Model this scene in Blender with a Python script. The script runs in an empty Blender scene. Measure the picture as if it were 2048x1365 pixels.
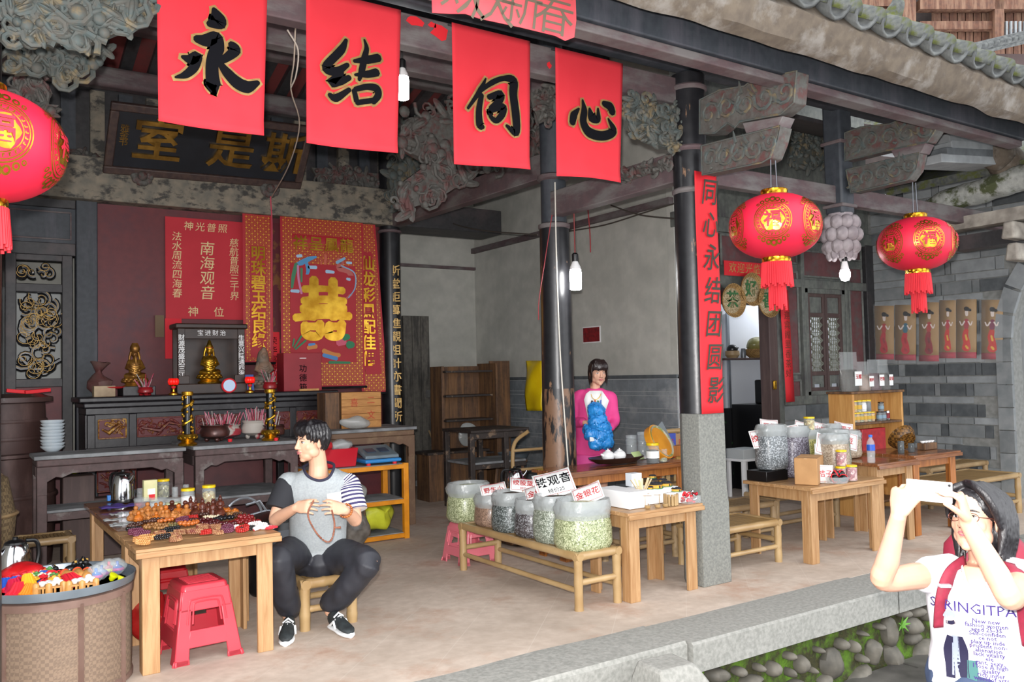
import bpy,bmesh,math,random
import numpy as np
from mathutils import Vector as V,Matrix,Euler,noise as mnoise
random.seed(7)
PI=math.pi
SC=bpy.context.scene
COL=SC.collection
# ------------------------------------------------------------------ camera (calibrated from two vanishing points)
PX,PY,FPX=1024.0,682.5,1705.54
_ex=V((3590-PX,693-PY,FPX)).normalized();_ey=V((-110-PX,775-PY,FPX)).normalized()
_ez=_ex.cross(_ey)
if _ez.y>0:_ez=-_ez
RIGHT=V((_ex.x,_ey.x,_ez.x));DOWN=V((_ex.y,_ey.y,_ez.y));FWD=V((_ex.z,_ey.z,_ez.z))
CAM=V((0,0,1.48))
cam=bpy.data.objects.new('camera',bpy.data.cameras.new('camera'));COL.objects.link(cam)
cam.data.sensor_width=36;cam.data.sensor_fit='HORIZONTAL';cam.data.lens=FPX/2048*36;cam.data.clip_start=.05
_m=Matrix((RIGHT,-DOWN,-FWD)).transposed().to_4x4();_m.translation=CAM
cam.matrix_world=_m
SC.camera=cam
def ray(x,y):return RIGHT*(x-PX)+DOWN*(y-PY)+FWD*FPX
def on(x,y,ax,val):                      # pixel -> point on the plane axis = val
    i='xyz'.index(ax);d=ray(x,y);return CAM+d*((val-CAM[i])/d[i])
def proj(p):
    q=V(p)-CAM;f=q.dot(FWD);return PX+FPX*q.dot(RIGHT)/f,PY+FPX*q.dot(DOWN)/f
def at(x,y,dep):                          # pixel -> point at this depth
    return CAM+ray(x,y)*(dep/FPX)
# ------------------------------------------------------------------ world, lights, exposure
SC.view_settings.view_transform='Standard';SC.view_settings.look='None'
SC.view_settings.gamma=1;SC.view_settings.use_curve_mapping=False
SC.view_settings.exposure=0.15
wd=bpy.data.worlds.new('overcast_sky');SC.world=wd;wd.use_nodes=True
wd.node_tree.nodes['Background'].inputs[0].default_value=(.94,.965,1,1)
wd.node_tree.nodes['Background'].inputs[1].default_value=2.5
def lamp(name,typ,loc,power,color=(1,1,1),size=.1,**k):
    l=bpy.data.lights.new(name,typ);l.energy=power;l.color=color
    if typ=='AREA':l.size=size
    else:l.shadow_soft_size=size
    for a,b in k.items():setattr(l,a,b)
    o=bpy.data.objects.new(name,l);COL.objects.link(o);o.location=loc;return o
# the camera's own flash, a hand's breadth above and beside the lens
lamp('camera_flash','POINT',CAM+RIGHT*-.03-DOWN*.11,1050,(1,.97,.95),.03)
# ------------------------------------------------------------------ materials
MATS={}
def lin(h):
    if isinstance(h,str):
        h=h.lstrip('#');c=[int(h[i:i+2],16)/255 for i in(0,2,4)]
    else:c=h
    return tuple((x/12.92 if x<=.04045 else((x+.055)/1.055)**2.4)for x in c)+(1,)
def M(name,c1,c2=None,rough=.6,metal=0,scale=6,stretch=(1,1,1),bump=0,lo=.35,hi=.65,detail=4,rnd=0,alpha=1,emit=0,kind='noise',trans=0,coat=0,c3=None,sheen=0,spec=.5,coord='Object'):
    if name in MATS:return MATS[name]
    m=bpy.data.materials.new(name);m.use_nodes=True;MATS[name]=m
    nt=m.node_tree;N=nt.nodes;L=nt.links;p=N['Principled BSDF']
    p.inputs['Base Color'].default_value=lin(c1);p.inputs['Roughness'].default_value=rough;p.inputs['Metallic'].default_value=metal
    p.inputs['Specular IOR Level'].default_value=spec
    if alpha<1:p.inputs['Alpha'].default_value=alpha
    if trans:p.inputs['Transmission Weight'].default_value=trans
    if coat:p.inputs['Coat Weight'].default_value=coat;p.inputs['Coat Roughness'].default_value=.08
    if emit:p.inputs['Emission Color'].default_value=lin(c1);p.inputs['Emission Strength'].default_value=emit
    src=None
    if c2 is not None or bump:
        tc=N.new('ShaderNodeTexCoord');mp=N.new('ShaderNodeMapping');mp.inputs['Scale'].default_value=stretch
        if coord=='World':gm=N.new('ShaderNodeNewGeometry');L.new(gm.outputs['Position'],mp.inputs[0])
        else:L.new(tc.outputs[coord],mp.inputs[0])
        if kind=='noise':
            t=N.new('ShaderNodeTexNoise');t.inputs['Scale'].default_value=scale;t.inputs['Detail'].default_value=detail
            if max(stretch)>2.5*min(stretch):t.inputs['Distortion'].default_value=.6
            o=t.outputs['Fac']
        elif kind=='voro':
            t=N.new('ShaderNodeTexVoronoi');t.inputs['Scale'].default_value=scale;o=t.outputs['Distance']
        elif kind=='cell':
            t=N.new('ShaderNodeTexVoronoi');t.inputs['Scale'].default_value=scale;o=t.outputs['Color']
        elif kind=='wave':
            t=N.new('ShaderNodeTexWave');t.inputs['Scale'].default_value=scale;t.inputs['Distortion'].default_value=detail;t.inputs['Detail'].default_value=2
            o=t.outputs['Fac']
        elif kind=='stripe':
            t=N.new('ShaderNodeTexWave');t.inputs['Scale'].default_value=scale;o=t.outputs['Fac']
        elif kind=='check':
            t=N.new('ShaderNodeTexChecker');t.inputs['Scale'].default_value=scale;o=t.outputs['Fac']
        elif kind=='magic':
            t=N.new('ShaderNodeTexMagic');t.inputs['Scale'].default_value=scale;t.turbulence_depth=3;o=t.outputs['Fac']
        L.new(mp.outputs[0],t.inputs['Vector'])
        if c2 is not None:
            r=N.new('ShaderNodeValToRGB');r.color_ramp.elements[0].color=lin(c1);r.color_ramp.elements[1].color=lin(c2)
            r.color_ramp.elements[0].position=lo;r.color_ramp.elements[1].position=hi
            if c3 is not None:
                e=r.color_ramp.elements.new(min(.99,hi+.12));e.color=lin(c3)
            if kind in('cell',):
                sp=N.new('ShaderNodeSeparateColor');L.new(o,sp.inputs[0]);L.new(sp.outputs[0],r.inputs[0])
            else:L.new(o,r.inputs[0])
            src=r.outputs[0]
        if bump:
            b=N.new('ShaderNodeBump');b.inputs['Strength'].default_value=bump;b.inputs['Distance'].default_value=.01
            if kind=='cell':
                sp2=N.new('ShaderNodeSeparateColor');L.new(o,sp2.inputs[0]);L.new(sp2.outputs[1],b.inputs['Height'])
            else:L.new(o,b.inputs['Height'])
            L.new(b.outputs[0],p.inputs['Normal'])
    if rnd:
        oi=N.new('ShaderNodeObjectInfo');mr=N.new('ShaderNodeMapRange');mr.inputs[3].default_value=1-rnd;mr.inputs[4].default_value=1+rnd
        L.new(oi.outputs['Random'],mr.inputs[0]);hs=N.new('ShaderNodeHueSaturation');L.new(mr.outputs[0],hs.inputs['Value'])
        if src:L.new(src,hs.inputs['Color'])
        else:hs.inputs['Color'].default_value=lin(c1)
        src=hs.outputs[0]
    if src:L.new(src,p.inputs['Base Color'])
    return m
def patchy(name,base,spot,scale=4,lo=.55,hi=.6,stretch=(1,1,1),rough=.5,fine=30,base2=None,bump=.2,world=False):
    """a base colour with a fine grain and worn / stained patches of another colour"""
    m=M(name,base,base2 or base,rough=rough,scale=fine,bump=bump,coord='World' if world else 'Object')
    nt=m.node_tree;N=nt.nodes;L=nt.links;p=N['Principled BSDF']
    src=p.inputs['Base Color'].links[0].from_socket
    tc=N.new('ShaderNodeTexCoord');mp=N.new('ShaderNodeMapping');mp.inputs['Scale'].default_value=stretch;L.new(N.new('ShaderNodeNewGeometry').outputs['Position']if world else tc.outputs['Object'],mp.inputs[0])
    t=N.new('ShaderNodeTexNoise');t.inputs['Scale'].default_value=scale;t.inputs['Detail'].default_value=7;t.inputs['Roughness'].default_value=.65
    L.new(mp.outputs[0],t.inputs['Vector'])
    r=N.new('ShaderNodeValToRGB');r.color_ramp.elements[0].position=lo;r.color_ramp.elements[1].position=hi;L.new(t.outputs['Fac'],r.inputs[0])
    mx=N.new('ShaderNodeMixRGB');L.new(r.outputs[0],mx.inputs[0]);L.new(src,mx.inputs[1]);mx.inputs[2].default_value=lin(spot)
    L.new(mx.outputs[0],p.inputs['Base Color'])
    return m
# ------------------------------------------------------------------ mesh builder
def frames(pts):
    pts=[V(p)for p in pts];n=len(pts);T=[]
    for i in range(n):
        d=pts[min(i+1,n-1)]-pts[max(i-1,0)]
        T.append(d.normalized()if d.length>1e-9 else V((0,0,1)))
    up=V((0,0,1))if abs(T[0].z)<.9 else V((0,1,0))
    a=(up-T[0]*up.dot(T[0])).normalized();out=[]
    for t in T:
        a=a-t*a.dot(t)
        if a.length<1e-6:a=t.orthogonal()
        a.normalize();out.append((a,t.cross(a)))
    return pts,T,out
def smooth_path(pts,k=6):
    pts=[V(p)for p in pts]
    if len(pts)<3:return pts
    P=[pts[0]*2-pts[1]]+pts+[pts[-1]*2-pts[-2]];out=[]
    for i in range(1,len(P)-2):
        p0,p1,p2,p3=P[i-1:i+3]
        for j in range(k):
            t=j/k;out.append(.5*((2*p1)+(p2-p0)*t+(2*p0-5*p1+4*p2-p3)*t*t+(3*p1-p0-3*p2+p3)*t**3))
    out.append(pts[-1]);return out
class B:
    def __init__(s):s.v=[];s.f=[]
    def add(s,vs,fs):
        o=len(s.v);s.v+=[tuple(v)for v in vs];s.f+=[tuple(i+o for i in f)for f in fs];return s
    def box(s,c,d,rot=None,top=1.0,topy=None):
        topy=top if topy is None else topy
        x,y,z=d[0]/2,d[1]/2,d[2]/2
        vs=[V((-x,-y,-z)),V((x,-y,-z)),V((x,y,-z)),V((-x,y,-z)),V((-x*top,-y*topy,z)),V((x*top,-y*topy,z)),V((x*top,y*topy,z)),V((-x*top,y*topy,z))]
        R=None
        if rot is not None:R=Euler(rot).to_matrix()if not isinstance(rot,Matrix)else rot.to_3x3()
        c=V(c);vs=[(R@v if R else v)+c for v in vs]
        return s.add(vs,[(3,2,1,0),(4,5,6,7),(0,1,5,4),(1,2,6,5),(2,3,7,6),(3,0,4,7)])
    def bb(s,x0,x1,y0,y1,z0,z1):return s.box(((x0+x1)/2,(y0+y1)/2,(z0+z1)/2),(x1-x0,y1-y0,z1-z0))
    def beam(s,p,q,w,h,up=(0,0,1)):
        p=V(p);q=V(q);t=(q-p).normalized();u=V(up);u=(u-t*u.dot(t))
        if u.length<1e-5:u=t.orthogonal()
        u.normalize();r=t.cross(u);vs=[]
        for e in(p,q):vs+=[e-r*w/2-u*h/2,e+r*w/2-u*h/2,e+r*w/2+u*h/2,e-r*w/2+u*h/2]
        return s.add(vs,[(0,1,2,3),(7,6,5,4),(1,0,4,5),(2,1,5,6),(3,2,6,7),(0,3,7,4)])
    def tube(s,pts,r,n=8,caps=True,flat=1.0,closed=False,round_=False):
        P,T,F=frames(pts);m=len(P);R=r if isinstance(r,(list,tuple))else[r]*m
        if len(R)!=m:R=list(np.interp(np.linspace(0,1,m),np.linspace(0,1,len(R)),R))
        rows=[]
        if round_ and not closed:
            for e in(.95,.7):rows.append((P[0]-T[0]*R[0]*e,F[0],R[0]*math.sqrt(1-e*e)))
        for i in range(m):rows.append((P[i],F[i],R[i]))
        if round_ and not closed:
            for e in(.7,.95):rows.append((P[-1]+T[-1]*R[-1]*e,F[-1],R[-1]*math.sqrt(1-e*e)))
        vs=[];k=len(rows)
        for c,(a,b),rr in rows:
            for j in range(n):
                w=2*PI*j/n;vs.append(c+a*math.cos(w)*rr+b*math.sin(w)*rr*flat)
        fs=[(i*n+j,i*n+(j+1)%n,(i+1)*n+(j+1)%n,(i+1)*n+j)for i in range(k-1)for j in range(n)]
        if closed:fs+=[((k-1)*n+j,(k-1)*n+(j+1)%n,(j+1)%n,j)for j in range(n)]
        elif caps:fs+=[tuple(range(n))[::-1],tuple(range((k-1)*n,k*n))]
        return s.add(vs,fs)
    def cyl(s,p,q,r,n=12,r2=None):return s.tube([p,q],[r,r if r2 is None else r2],n)
    def lathe(s,prof,n=20,c=(0,0,0),mat=None,caps=True,sx=1,sy=1):
        c=V(c);vs=[]
        for r,z in prof:
            for j in range(n):
                w=2*PI*j/n;v=V((r*math.cos(w)*sx,r*math.sin(w)*sy,z));vs.append((mat@v if mat else v)+c)
        k=len(prof);fs=[(i*n+j,i*n+(j+1)%n,(i+1)*n+(j+1)%n,(i+1)*n+j)for i in range(k-1)for j in range(n)]
        if caps:fs+=[tuple(range(n))[::-1],tuple(range((k-1)*n,k*n))]
        return s.add(vs,fs)
    def ell(s,c,r,n=12,m=8,rot=None):
        if not isinstance(r,(list,tuple,V)):r=(r,r,r)
        R=None
        if rot is not None:R=Euler(rot).to_matrix()if not isinstance(rot,Matrix)else rot.to_3x3()
        vs=[];c=V(c)
        def P(x,y,z):
            v=V((x*r[0],y*r[1],z*r[2]));return(R@v if R else v)+c
        vs.append(P(0,0,-1))
        for i in range(1,m):
            a=-PI/2+PI*i/m
            for j in range(n):w=2*PI*j/n;vs.append(P(math.cos(a)*math.cos(w),math.cos(a)*math.sin(w),math.sin(a)))
        vs.append(P(0,0,1));e=len(vs)-1;fs=[]
        for j in range(n):fs.append((0,1+(j+1)%n,1+j));fs.append((e,1+(m-2)*n+j,1+(m-2)*n+(j+1)%n))
        for i in range(m-2):
            for j in range(n):a=1+i*n;fs.append((a+j,a+(j+1)%n,a+n+(j+1)%n,a+n+j))
        return s.add(vs,fs)
    def prism(s,poly,h,mat=None,z0=0):
        n=len(poly);A=sum(poly[i][0]*poly[(i+1)%n][1]-poly[(i+1)%n][0]*poly[i][1]for i in range(n))
        if A<0:poly=poly[::-1]
        vs=[V((x,y,z0))for x,y in poly]+[V((x,y,z0+h))for x,y in poly]
        if mat:vs=[mat@v for v in vs]
        return s.add(vs,[tuple(range(n))[::-1],tuple(range(n,2*n))]+[(i,(i+1)%n,n+(i+1)%n,n+i)for i in range(n)])
    def grid(s,fn,nu,nv,closeu=False):
        vs=[fn(i/(nu if closeu else nu-1)if True else 0,j/(nv-1))for j in range(nv)for i in range(nu)]
        fs=[]
        for j in range(nv-1):
            for i in range(nu if closeu else nu-1):
                a=j*nu+i;b=j*nu+(i+1)%nu;fs.append((a,b,b+nu,a+nu))
        return s.add(vs,fs)
    def loft(s,rings,caps=True):
        n=len(rings[0]);vs=[v for r in rings for v in r];k=len(rings)
        fs=[(i*n+j,i*n+(j+1)%n,(i+1)*n+(j+1)%n,(i+1)*n+j)for i in range(k-1)for j in range(n)]
        if caps:fs+=[tuple(range(n))[::-1],tuple(range((k-1)*n,k*n))]
        return s.add(vs,fs)
    def xf(s,mat):
        s.v=[tuple(mat@V(v))for v in s.v];return s
    def mesh(s,name):
        me=bpy.data.meshes.new(name);me.from_pydata(s.v,[],s.f);me.update();return me
    def build(s,name,mat,parent=None,sm=True,bev=0,ang=38,w=False,solid=0,sub=0):
        if w and parent is not None:
            inv=Matrix.Translation(parent.location)@parent.rotation_euler.to_matrix().to_4x4();s.xf(inv.inverted())
        me=s.mesh(name)
        return mobj(name,me,mat,parent,sm,bev,ang,solid,sub)
def mobj(name,me,mat,parent=None,sm=True,bev=0,ang=38,solid=0,sub=0):
    o=bpy.data.objects.new(name,me);COL.objects.link(o)
    for m in(mat if isinstance(mat,(list,tuple))else[mat]):
        if m:me.materials.append(m)
    if sm:
        me.polygons.foreach_set('use_smooth',[True]*len(me.polygons))
        try:me.set_sharp_from_angle(angle=math.radians(ang))
        except Exception:pass
    if parent:o.parent=parent
    if solid:d=o.modifiers.new('thickness','SOLIDIFY');d.thickness=solid;d.offset=0
    if bev:b=o.modifiers.new('bevel','BEVEL');b.width=bev;b.segments=2;b.limit_method='ANGLE';b.angle_limit=.6
    if sub:d=o.modifiers.new('sub','SUBSURF');d.levels=sub;d.render_levels=sub
    return o
def T(name,label,cat,loc=(0,0,0),rz=0,group=None,rot=None):
    o=bpy.data.objects.new(name,None);COL.objects.link(o);o.empty_display_size=.05
    o.location=loc;o.rotation_euler=rot if rot else(0,0,rz)
    return tag(o,label,cat,group)
def tag(o,label,cat,group=None,kind=None):
    o['label']=label;o['category']=cat
    if group:o['group']=group
    if kind:o['kind']=kind
    return o
def struct(o,label=None):
    o['kind']='structure'
    if label:o['label']=label
    return o
def S(name,label=None,loc=(0,0,0)):
    o=bpy.data.objects.new(name,None);COL.objects.link(o);o.location=loc;o.empty_display_size=.05;return struct(o,label)
def dup(root,loc,rz=None,label=None,group=None,sc=None,rot=None):
    r=root.copy();COL.objects.link(r);r.location=loc
    if rz is not None:r.rotation_euler=(0,0,rz)
    if rot is not None:r.rotation_euler=rot
    if sc:r.scale=(sc,sc,sc)if not isinstance(sc,(tuple,list))else sc
    if label:r['label']=label
    if group:r['group']=group
    for ch in list(root.children):
        c=ch.copy();COL.objects.link(c);c.parent=r
        for g in list(ch.children):
            d=g.copy();COL.objects.link(d);d.parent=c
    return r
UNIT={}
def unit_box(mat,bev=.01):
    if mat.name not in UNIT:
        bm=bmesh.new();bmesh.ops.create_cube(bm,size=1);me=bpy.data.meshes.new('piece_'+mat.name);bm.to_mesh(me);bm.free();me.materials.append(mat);UNIT[mat.name]=me
    return UNIT[mat.name]
def piece(name,mat,c,d,parent,rot=None):
    o=bpy.data.objects.new(name,unit_box(mat));COL.objects.link(o);o.parent=parent
    o.location=V(c)-(parent.location if parent else V());o.scale=d
    if rot:o.rotation_euler=rot
    return o
def basis(o,x,y,z=None):
    """matrix that puts local x, y (and z = x cross y) along the given world vectors at o"""
    x=V(x).normalized();y=V(y).normalized();z=V(z).normalized()if z else x.cross(y).normalized()
    m=Matrix((x,y,z)).transposed().to_4x4();m.translation=V(o);return m
def txt(s,size,mat,parent,mat4,name='lettering',bold=0.0,ext=0.0006,vertical=False,shear=0,gap=1.0,sx=1.0):
    """lettering as a flat mesh centred at mat4's origin, in its local xy plane"""
    cu=bpy.data.curves.new(name,'FONT');cu.body='\n'.join(s)if vertical else s
    cu.size=size;cu.align_x='CENTER';cu.align_y='CENTER';cu.extrude=ext;cu.offset=bold*size;cu.shear=shear;cu.resolution_u=2
    cu.space_line=gap
    if not vertical:cu.space_character=gap
    t=bpy.data.objects.new(name,cu);COL.objects.link(t)
    dg=bpy.context.evaluated_depsgraph_get();me=bpy.data.meshes.new_from_object(t.evaluated_get(dg))
    bpy.data.objects.remove(t);bpy.data.curves.remove(cu)
    if sx!=1:me.transform(Matrix.Diagonal((sx,1,1,1)))
    me.transform(mat4)
    if parent:me.transform((Matrix.Translation(parent.location)@parent.rotation_euler.to_matrix().to_4x4()).inverted())
    me.materials.clear();me.materials.append(mat)
    o=bpy.data.objects.new(name,me);COL.objects.link(o)
    if parent:o.parent=parent
    return o
def brush(strokes,size,mat,parent,mat4,name='character',grow=0.0,z=0.0):
    """brush lettering: strokes are lists of (x, y, width) in a unit square centred on 0"""
    b=B()
    for k,st in enumerate(strokes):
        pts=smooth_path([V((x,y,0))for x,y,w in st],6);W=np.interp(np.linspace(0,1,len(pts)),np.linspace(0,1,len(st)),[w for _,_,w in st])
        P,Tn,F=frames(pts);vs=[];zz=z+k*.00015
        ext=[(P[0]-Tn[0]*(W[0]*.35+grow),Tn[0],W[0]*.5)]+[(P[i],Tn[i],W[i])for i in range(len(P))]+[(P[-1]+Tn[-1]*(W[-1]*.35+grow),Tn[-1],W[-1]*.5)]
        for p,t,w in ext:
            nrm=V((-t.y,t.x,0));hw=w/2+grow
            vs+=[V((*(p+nrm*hw).xy*size,zz)),V((*(p-nrm*hw).xy*size,zz))]
        b.add(vs,[(2*i,2*i+1,2*i+3,2*i+2)for i in range(len(ext)-1)])
    b.xf(mat4)
    return b.build(name,mat,parent,sm=False,w=True)
def remesh(b,voxel,smooth=4,dec=1.0,fac=.5):
    """one continuous closed surface out of overlapping closed shapes"""
    me=b.mesh('tmp');o=bpy.data.objects.new('tmp',me);COL.objects.link(o)
    r=o.modifiers.new('r','REMESH');r.mode='VOXEL';r.voxel_size=voxel;r.use_smooth_shade=True
    if smooth:s_=o.modifiers.new('s','SMOOTH');s_.iterations=smooth;s_.factor=fac
    if dec<1:d=o.modifiers.new('d','DECIMATE');d.ratio=dec
    dg=bpy.context.evaluated_depsgraph_get();out=bpy.data.meshes.new_from_object(o.evaluated_get(dg))
    bpy.data.objects.remove(o);bpy.data.meshes.remove(me);out.materials.clear();return out
def local(me,parent):
    me.transform((Matrix.Translation(parent.location)@parent.rotation_euler.to_matrix().to_4x4()).inverted());return me
X_,Y_,Z_=V((1,0,0)),V((0,1,0)),V((0,0,1))
# ================================================================== shared materials
m_conc=patchy('worn_concrete','#bfae9f','#a39384',scale=1.1,lo=.45,hi=.75,rough=.75,fine=14,base2='#cdbdae',bump=.12)
def score_lines(m):
    nt=m.node_tree;N=nt.nodes;L=nt.links;p=N['Principled BSDF'];src=p.inputs['Base Color'].links[0].from_socket
    tc=N.new('ShaderNodeTexCoord');mp=N.new('ShaderNodeMapping');mp.inputs['Rotation'].default_value=(0,0,.78);L.new(tc.outputs['Object'],mp.inputs[0])
    t=N.new('ShaderNodeTexBrick');t.inputs['Scale'].default_value=1;t.inputs['Brick Width'].default_value=.42;t.inputs['Row Height'].default_value=.42;t.inputs['Mortar Size'].default_value=.003;t.offset=0
    t.inputs['Mortar Smooth'].default_value=.5
    L.new(mp.outputs[0],t.inputs['Vector']);mx=N.new('ShaderNodeMixRGB');mx.blend_type='MIX'
    ml=N.new('ShaderNodeMath');ml.operation='MULTIPLY';ml.inputs[1].default_value=.3;L.new(t.outputs['Fac'],ml.inputs[0])
    L.new(ml.outputs[0],mx.inputs[0]);L.new(src,mx.inputs[1]);mx.inputs[2].default_value=lin('#d5cdc2')
    t2=N.new('ShaderNodeTexNoise');t2.inputs['Scale'].default_value=1.6;t2.inputs['Detail'].default_value=9;t2.inputs['Roughness'].default_value=.7;L.new(tc.outputs['Object'],t2.inputs['Vector'])
    r=N.new('ShaderNodeValToRGB');r.color_ramp.elements[0].position=.52;r.color_ramp.elements[1].position=.72;L.new(t2.outputs['Fac'],r.inputs[0])
    m2=N.new('ShaderNodeMixRGB');L.new(r.outputs[0],m2.inputs[0]);L.new(mx.outputs[0],m2.inputs[1]);m2.inputs[2].default_value=lin('#b08c76')
    L.new(m2.outputs[0],p.inputs['Base Color'])
score_lines(m_conc)
m_gran=M('granite','#85857f','#9a9993',rough=.85,scale=45,bump=.35,detail=8)
m_gran2=M('grey_stone_post','#6c6d69','#83847d',rough=.85,scale=70,bump=.3,detail=8)
m_cob=M('river_cobble','#4e4b44','#6c675d',rough=.7,scale=9,bump=.25,rnd=.25,detail=8)
m_moss=patchy('moss_bank','#2b2d18','#4f7016',scale=7,lo=.45,hi=.62,rough=.95,fine=60,base2='#3a3719',bump=.9)
m_pave=M('wet_flagstone','#3d3b38','#6a6762',rough=.5,scale=3,bump=.2,detail=8,coord='World')
m_plast=patchy('grey_plaster','#b3b2ab','#989890',scale=1.3,lo=.4,hi=.8,rough=.9,fine=5,base2='#c0bfb7',bump=.06)
m_tile=patchy('dado_slate','#6d7378','#a8aaab',scale=2.2,lo=.52,hi=.75,rough=.7,fine=12,base2='#7b8186',bump=.1,world=True)
m_joint=M('white_joint','#b6b8b8',rough=.9)
m_dwood=patchy('dark_timber','#2c2b2d','#4a4142',scale=3,lo=.5,hi=.7,rough=.55,fine=20,base2='#363537',bump=.15)
m_bwood=patchy('blue_black_timber','#32363d','#515058',scale=2,lo=.5,hi=.75,stretch=(3,3,.5),rough=.6,fine=20,base2='#3b4046',bump=.12)
m_paint=patchy('faded_red_paint_timber','#544649','#6d6867',scale=4,lo=.45,hi=.62,stretch=(.6,.6,2),rough=.75,fine=14,base2='#5f4c4e',bump=.15)
m_painted=patchy('painted_lintel','#6c685f','#3d3b38',scale=6,lo=.5,hi=.6,stretch=(1,1,1.6),rough=.75,fine=9,base2='#8a8070',bump=.25)
m_carve=patchy('carved_timber','#55534d','#75664a',scale=11,lo=.52,hi=.66,rough=.75,fine=25,base2='#4a5453',bump=.35)
m_carve2=patchy('carved_timber_red','#4d4945','#5a3a38',scale=10,lo=.5,hi=.62,rough=.75,fine=25,base2='#5c5c58',bump=.3)
m_redbd=patchy('red_ceiling_board','#6f2f2e','#54302f',scale=3,lo=.5,hi=.7,rough=.8,fine=10,bump=.1)
m_redpan=patchy('dark_red_lacquer','#5a2127','#4a2530',scale=2,lo=.5,hi=.7,rough=.55,fine=14,base2='#64262a',bump=.05)
m_blacq=patchy('black_lacquer','#17171a','#2c2c30',scale=4,lo=.5,hi=.7,rough=.32,fine=14,bump=.05)
m_gold=M('gold_leaf','#d6a637','#8f6a1e',rough=.32,metal=.9,scale=40,bump=.1)
m_goldp=M('gold_paint','#c9a765','#9c7b3e',rough=.5,metal=.3,scale=30)
m_tilegrey=M('roof_tile','#3f4142','#646664',rough=.75,scale=14,bump=.4,detail=7,rnd=.2)
m_tilemoss=patchy('mossy_roof_tile','#494c4b','#525824',scale=11,lo=.47,hi=.6,rough=.85,fine=30,base2='#5f615c',bump=.6)
m_mortar=patchy('stained_mortar','#544a40','#7d7770',scale=5,lo=.52,hi=.68,rough=.85,fine=16,base2='#64594c',bump=.5)
m_white=M('white_plain','#e9e9e9',rough=.6)
# ================================================================== floor, kerb, courtyard
struct(B().bb(-4,11,3.75,11.2,-.3,0).build('floor',m_conc),'worn beige concrete floor of the open hall')
kerb=S('trim_1','grey granite kerb along the edge of the hall floor',(3,3.55,0))
ks=[(-4.2,-1.3,.01),(-1.28,.9,.0),(.92,3.37,.008),(3.385,5.29,0.0),(5.305,7.6,-.004),(7.615,10.8,0)]
for i,(a,b_,dz)in enumerate(ks):
    g=B();random.seed(i);n=14
    y0=3.38+(.03 if i in(2,)else 0)
    def fn(u,v):pass
    xs=np.linspace(a,b_,n);prof=lambda x:[(y0+mnoise.noise(V((x*2,0,i)))*.012,-.165),(y0+mnoise.noise(V((x*3,1,i)))*.012,-.09),(y0+mnoise.noise(V((x*3,2,i)))*.008,-.012),(y0+.014,dz),(3.58,dz+.003),(3.76+mnoise.noise(V((x*1.7,5,i)))*.03,dz+.002),(3.78,-.165)]
    g.loft([[V((x,y,z))for y,z in prof(x)]for x in xs]);g.build('kerb_stone',m_gran,kerb,w=True,ang=30)
wf=S('wall_front','mossy cobble retaining wall under the kerb',(4.6,3.46,-.4))
ZC=on(1868,1300,'y',3.42).z
def bank(u,v):
    x=-4+15*u;z=-.15+(ZC-.05+.15)*v
    return V((x,3.47-.03*v+mnoise.noise(V((x*6,z*9,0)))*.018+mnoise.noise(V((x*18,z*20,3)))*.008,z))
B().grid(bank,240,14).build('moss',m_moss,wf,w=True)
cob=[(1505,515,60,68,0),(1365,520,27,40,0),(1240,540,30,32,.4),(1080,552,22,20,0),(1170,535,14,18,0),(1310,482,18,18,0),(1310,555,12,20,0),(1440,455,12,14,0),(1548,432,24,26,0),(1600,440,13,28,0),(1693,465,34,60,-.2),(1762,375,32,72,.1),(1785,490,42,80,.6),(1875,345,52,38,-.2),(1890,280,30,25,0),(1940,290,28,34,.2),(1920,460,64,45,.3),(1870,400,32,25,.3),(1988,385,42,58,.2),(1985,240,32,20,0),(1630,575,78,36,.2),(985,570,55,35,-.2),(1715,348,15,14,0),(1640,380,18,11,0),(1640,495,17,18,0),(1410,545,10,14,0),(1830,290,22,18,0),(1470,590,38,22,0),(1330,620,60,25,0),(1140,595,52,22,0),(2040,330,40,50,0),(2060,450,50,45,.2)]
for i,(cx,cy,rx,ry,a)in enumerate(cob):
    px,py=1000+cx/2.2756,1100+cy/2.2756
    p=on(px,py,'y',3.44);s=(p-CAM).dot(FWD)/FPX/2.2756
    g=B();random.seed(100+i)
    g.ell((0,0,0),(rx*s*1.25,.07,ry*s*1.0),12,8,rot=(0,-a,0))
    g.v=[tuple(V(v)*(1+.22*mnoise.noise(V(v)*14+V((i*3,0,0)))))for v in g.v]
    o=g.build('stone',m_cob,wf);o.location=p-wf.location
random.seed(11)
for k in range(10):
    x=6.2+k*.5+random.uniform(-.1,.1)
    for z in(-.3,-.48):
        g=B().ell((0,0,0),(random.uniform(.1,.2),.07,random.uniform(.06,.11)),12,8,rot=(0,random.uniform(-.6,.6),0));g.v=[tuple(V(v)*(1+.25*mnoise.noise(V(v)*12+V((k*3,z*40,0)))))for v in g.v]
        o=g.build('stone',m_cob,wf);o.location=V((x,3.44,z))-wf.location
fl2=S('floor_courtyard','dark wet flagstone courtyard floor below the kerb',(3,1,ZC))
B().bb(-5,12,-4,3.5,ZC-.2,ZC-.025).build('bedding',M('dark_mud','#2b2925','#3a3630',rough=.8,scale=8,bump=.3),fl2,w=True)
random.seed(5);yy=-.3
while yy<3.4:
    hh=random.uniform(.35,.5);xx=1.2+random.uniform(-.3,.3)
    while xx<9:
        ww=random.uniform(.45,.8)
        piece('flagstone',m_pave,(xx+ww/2,min(yy+hh/2,3.22),ZC-.012+random.uniform(-.006,.004)),(ww-.02,hh-.02,.04),fl2);xx+=ww
    yy+=hh
gb=B();
ring=[(-.16,-.13),(.14,-.15),(.17,.12),(-.13,.14)]
for v in[(0,1.1),(.22,1.05),(.42,.92),(.5,.7)]:pass
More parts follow.
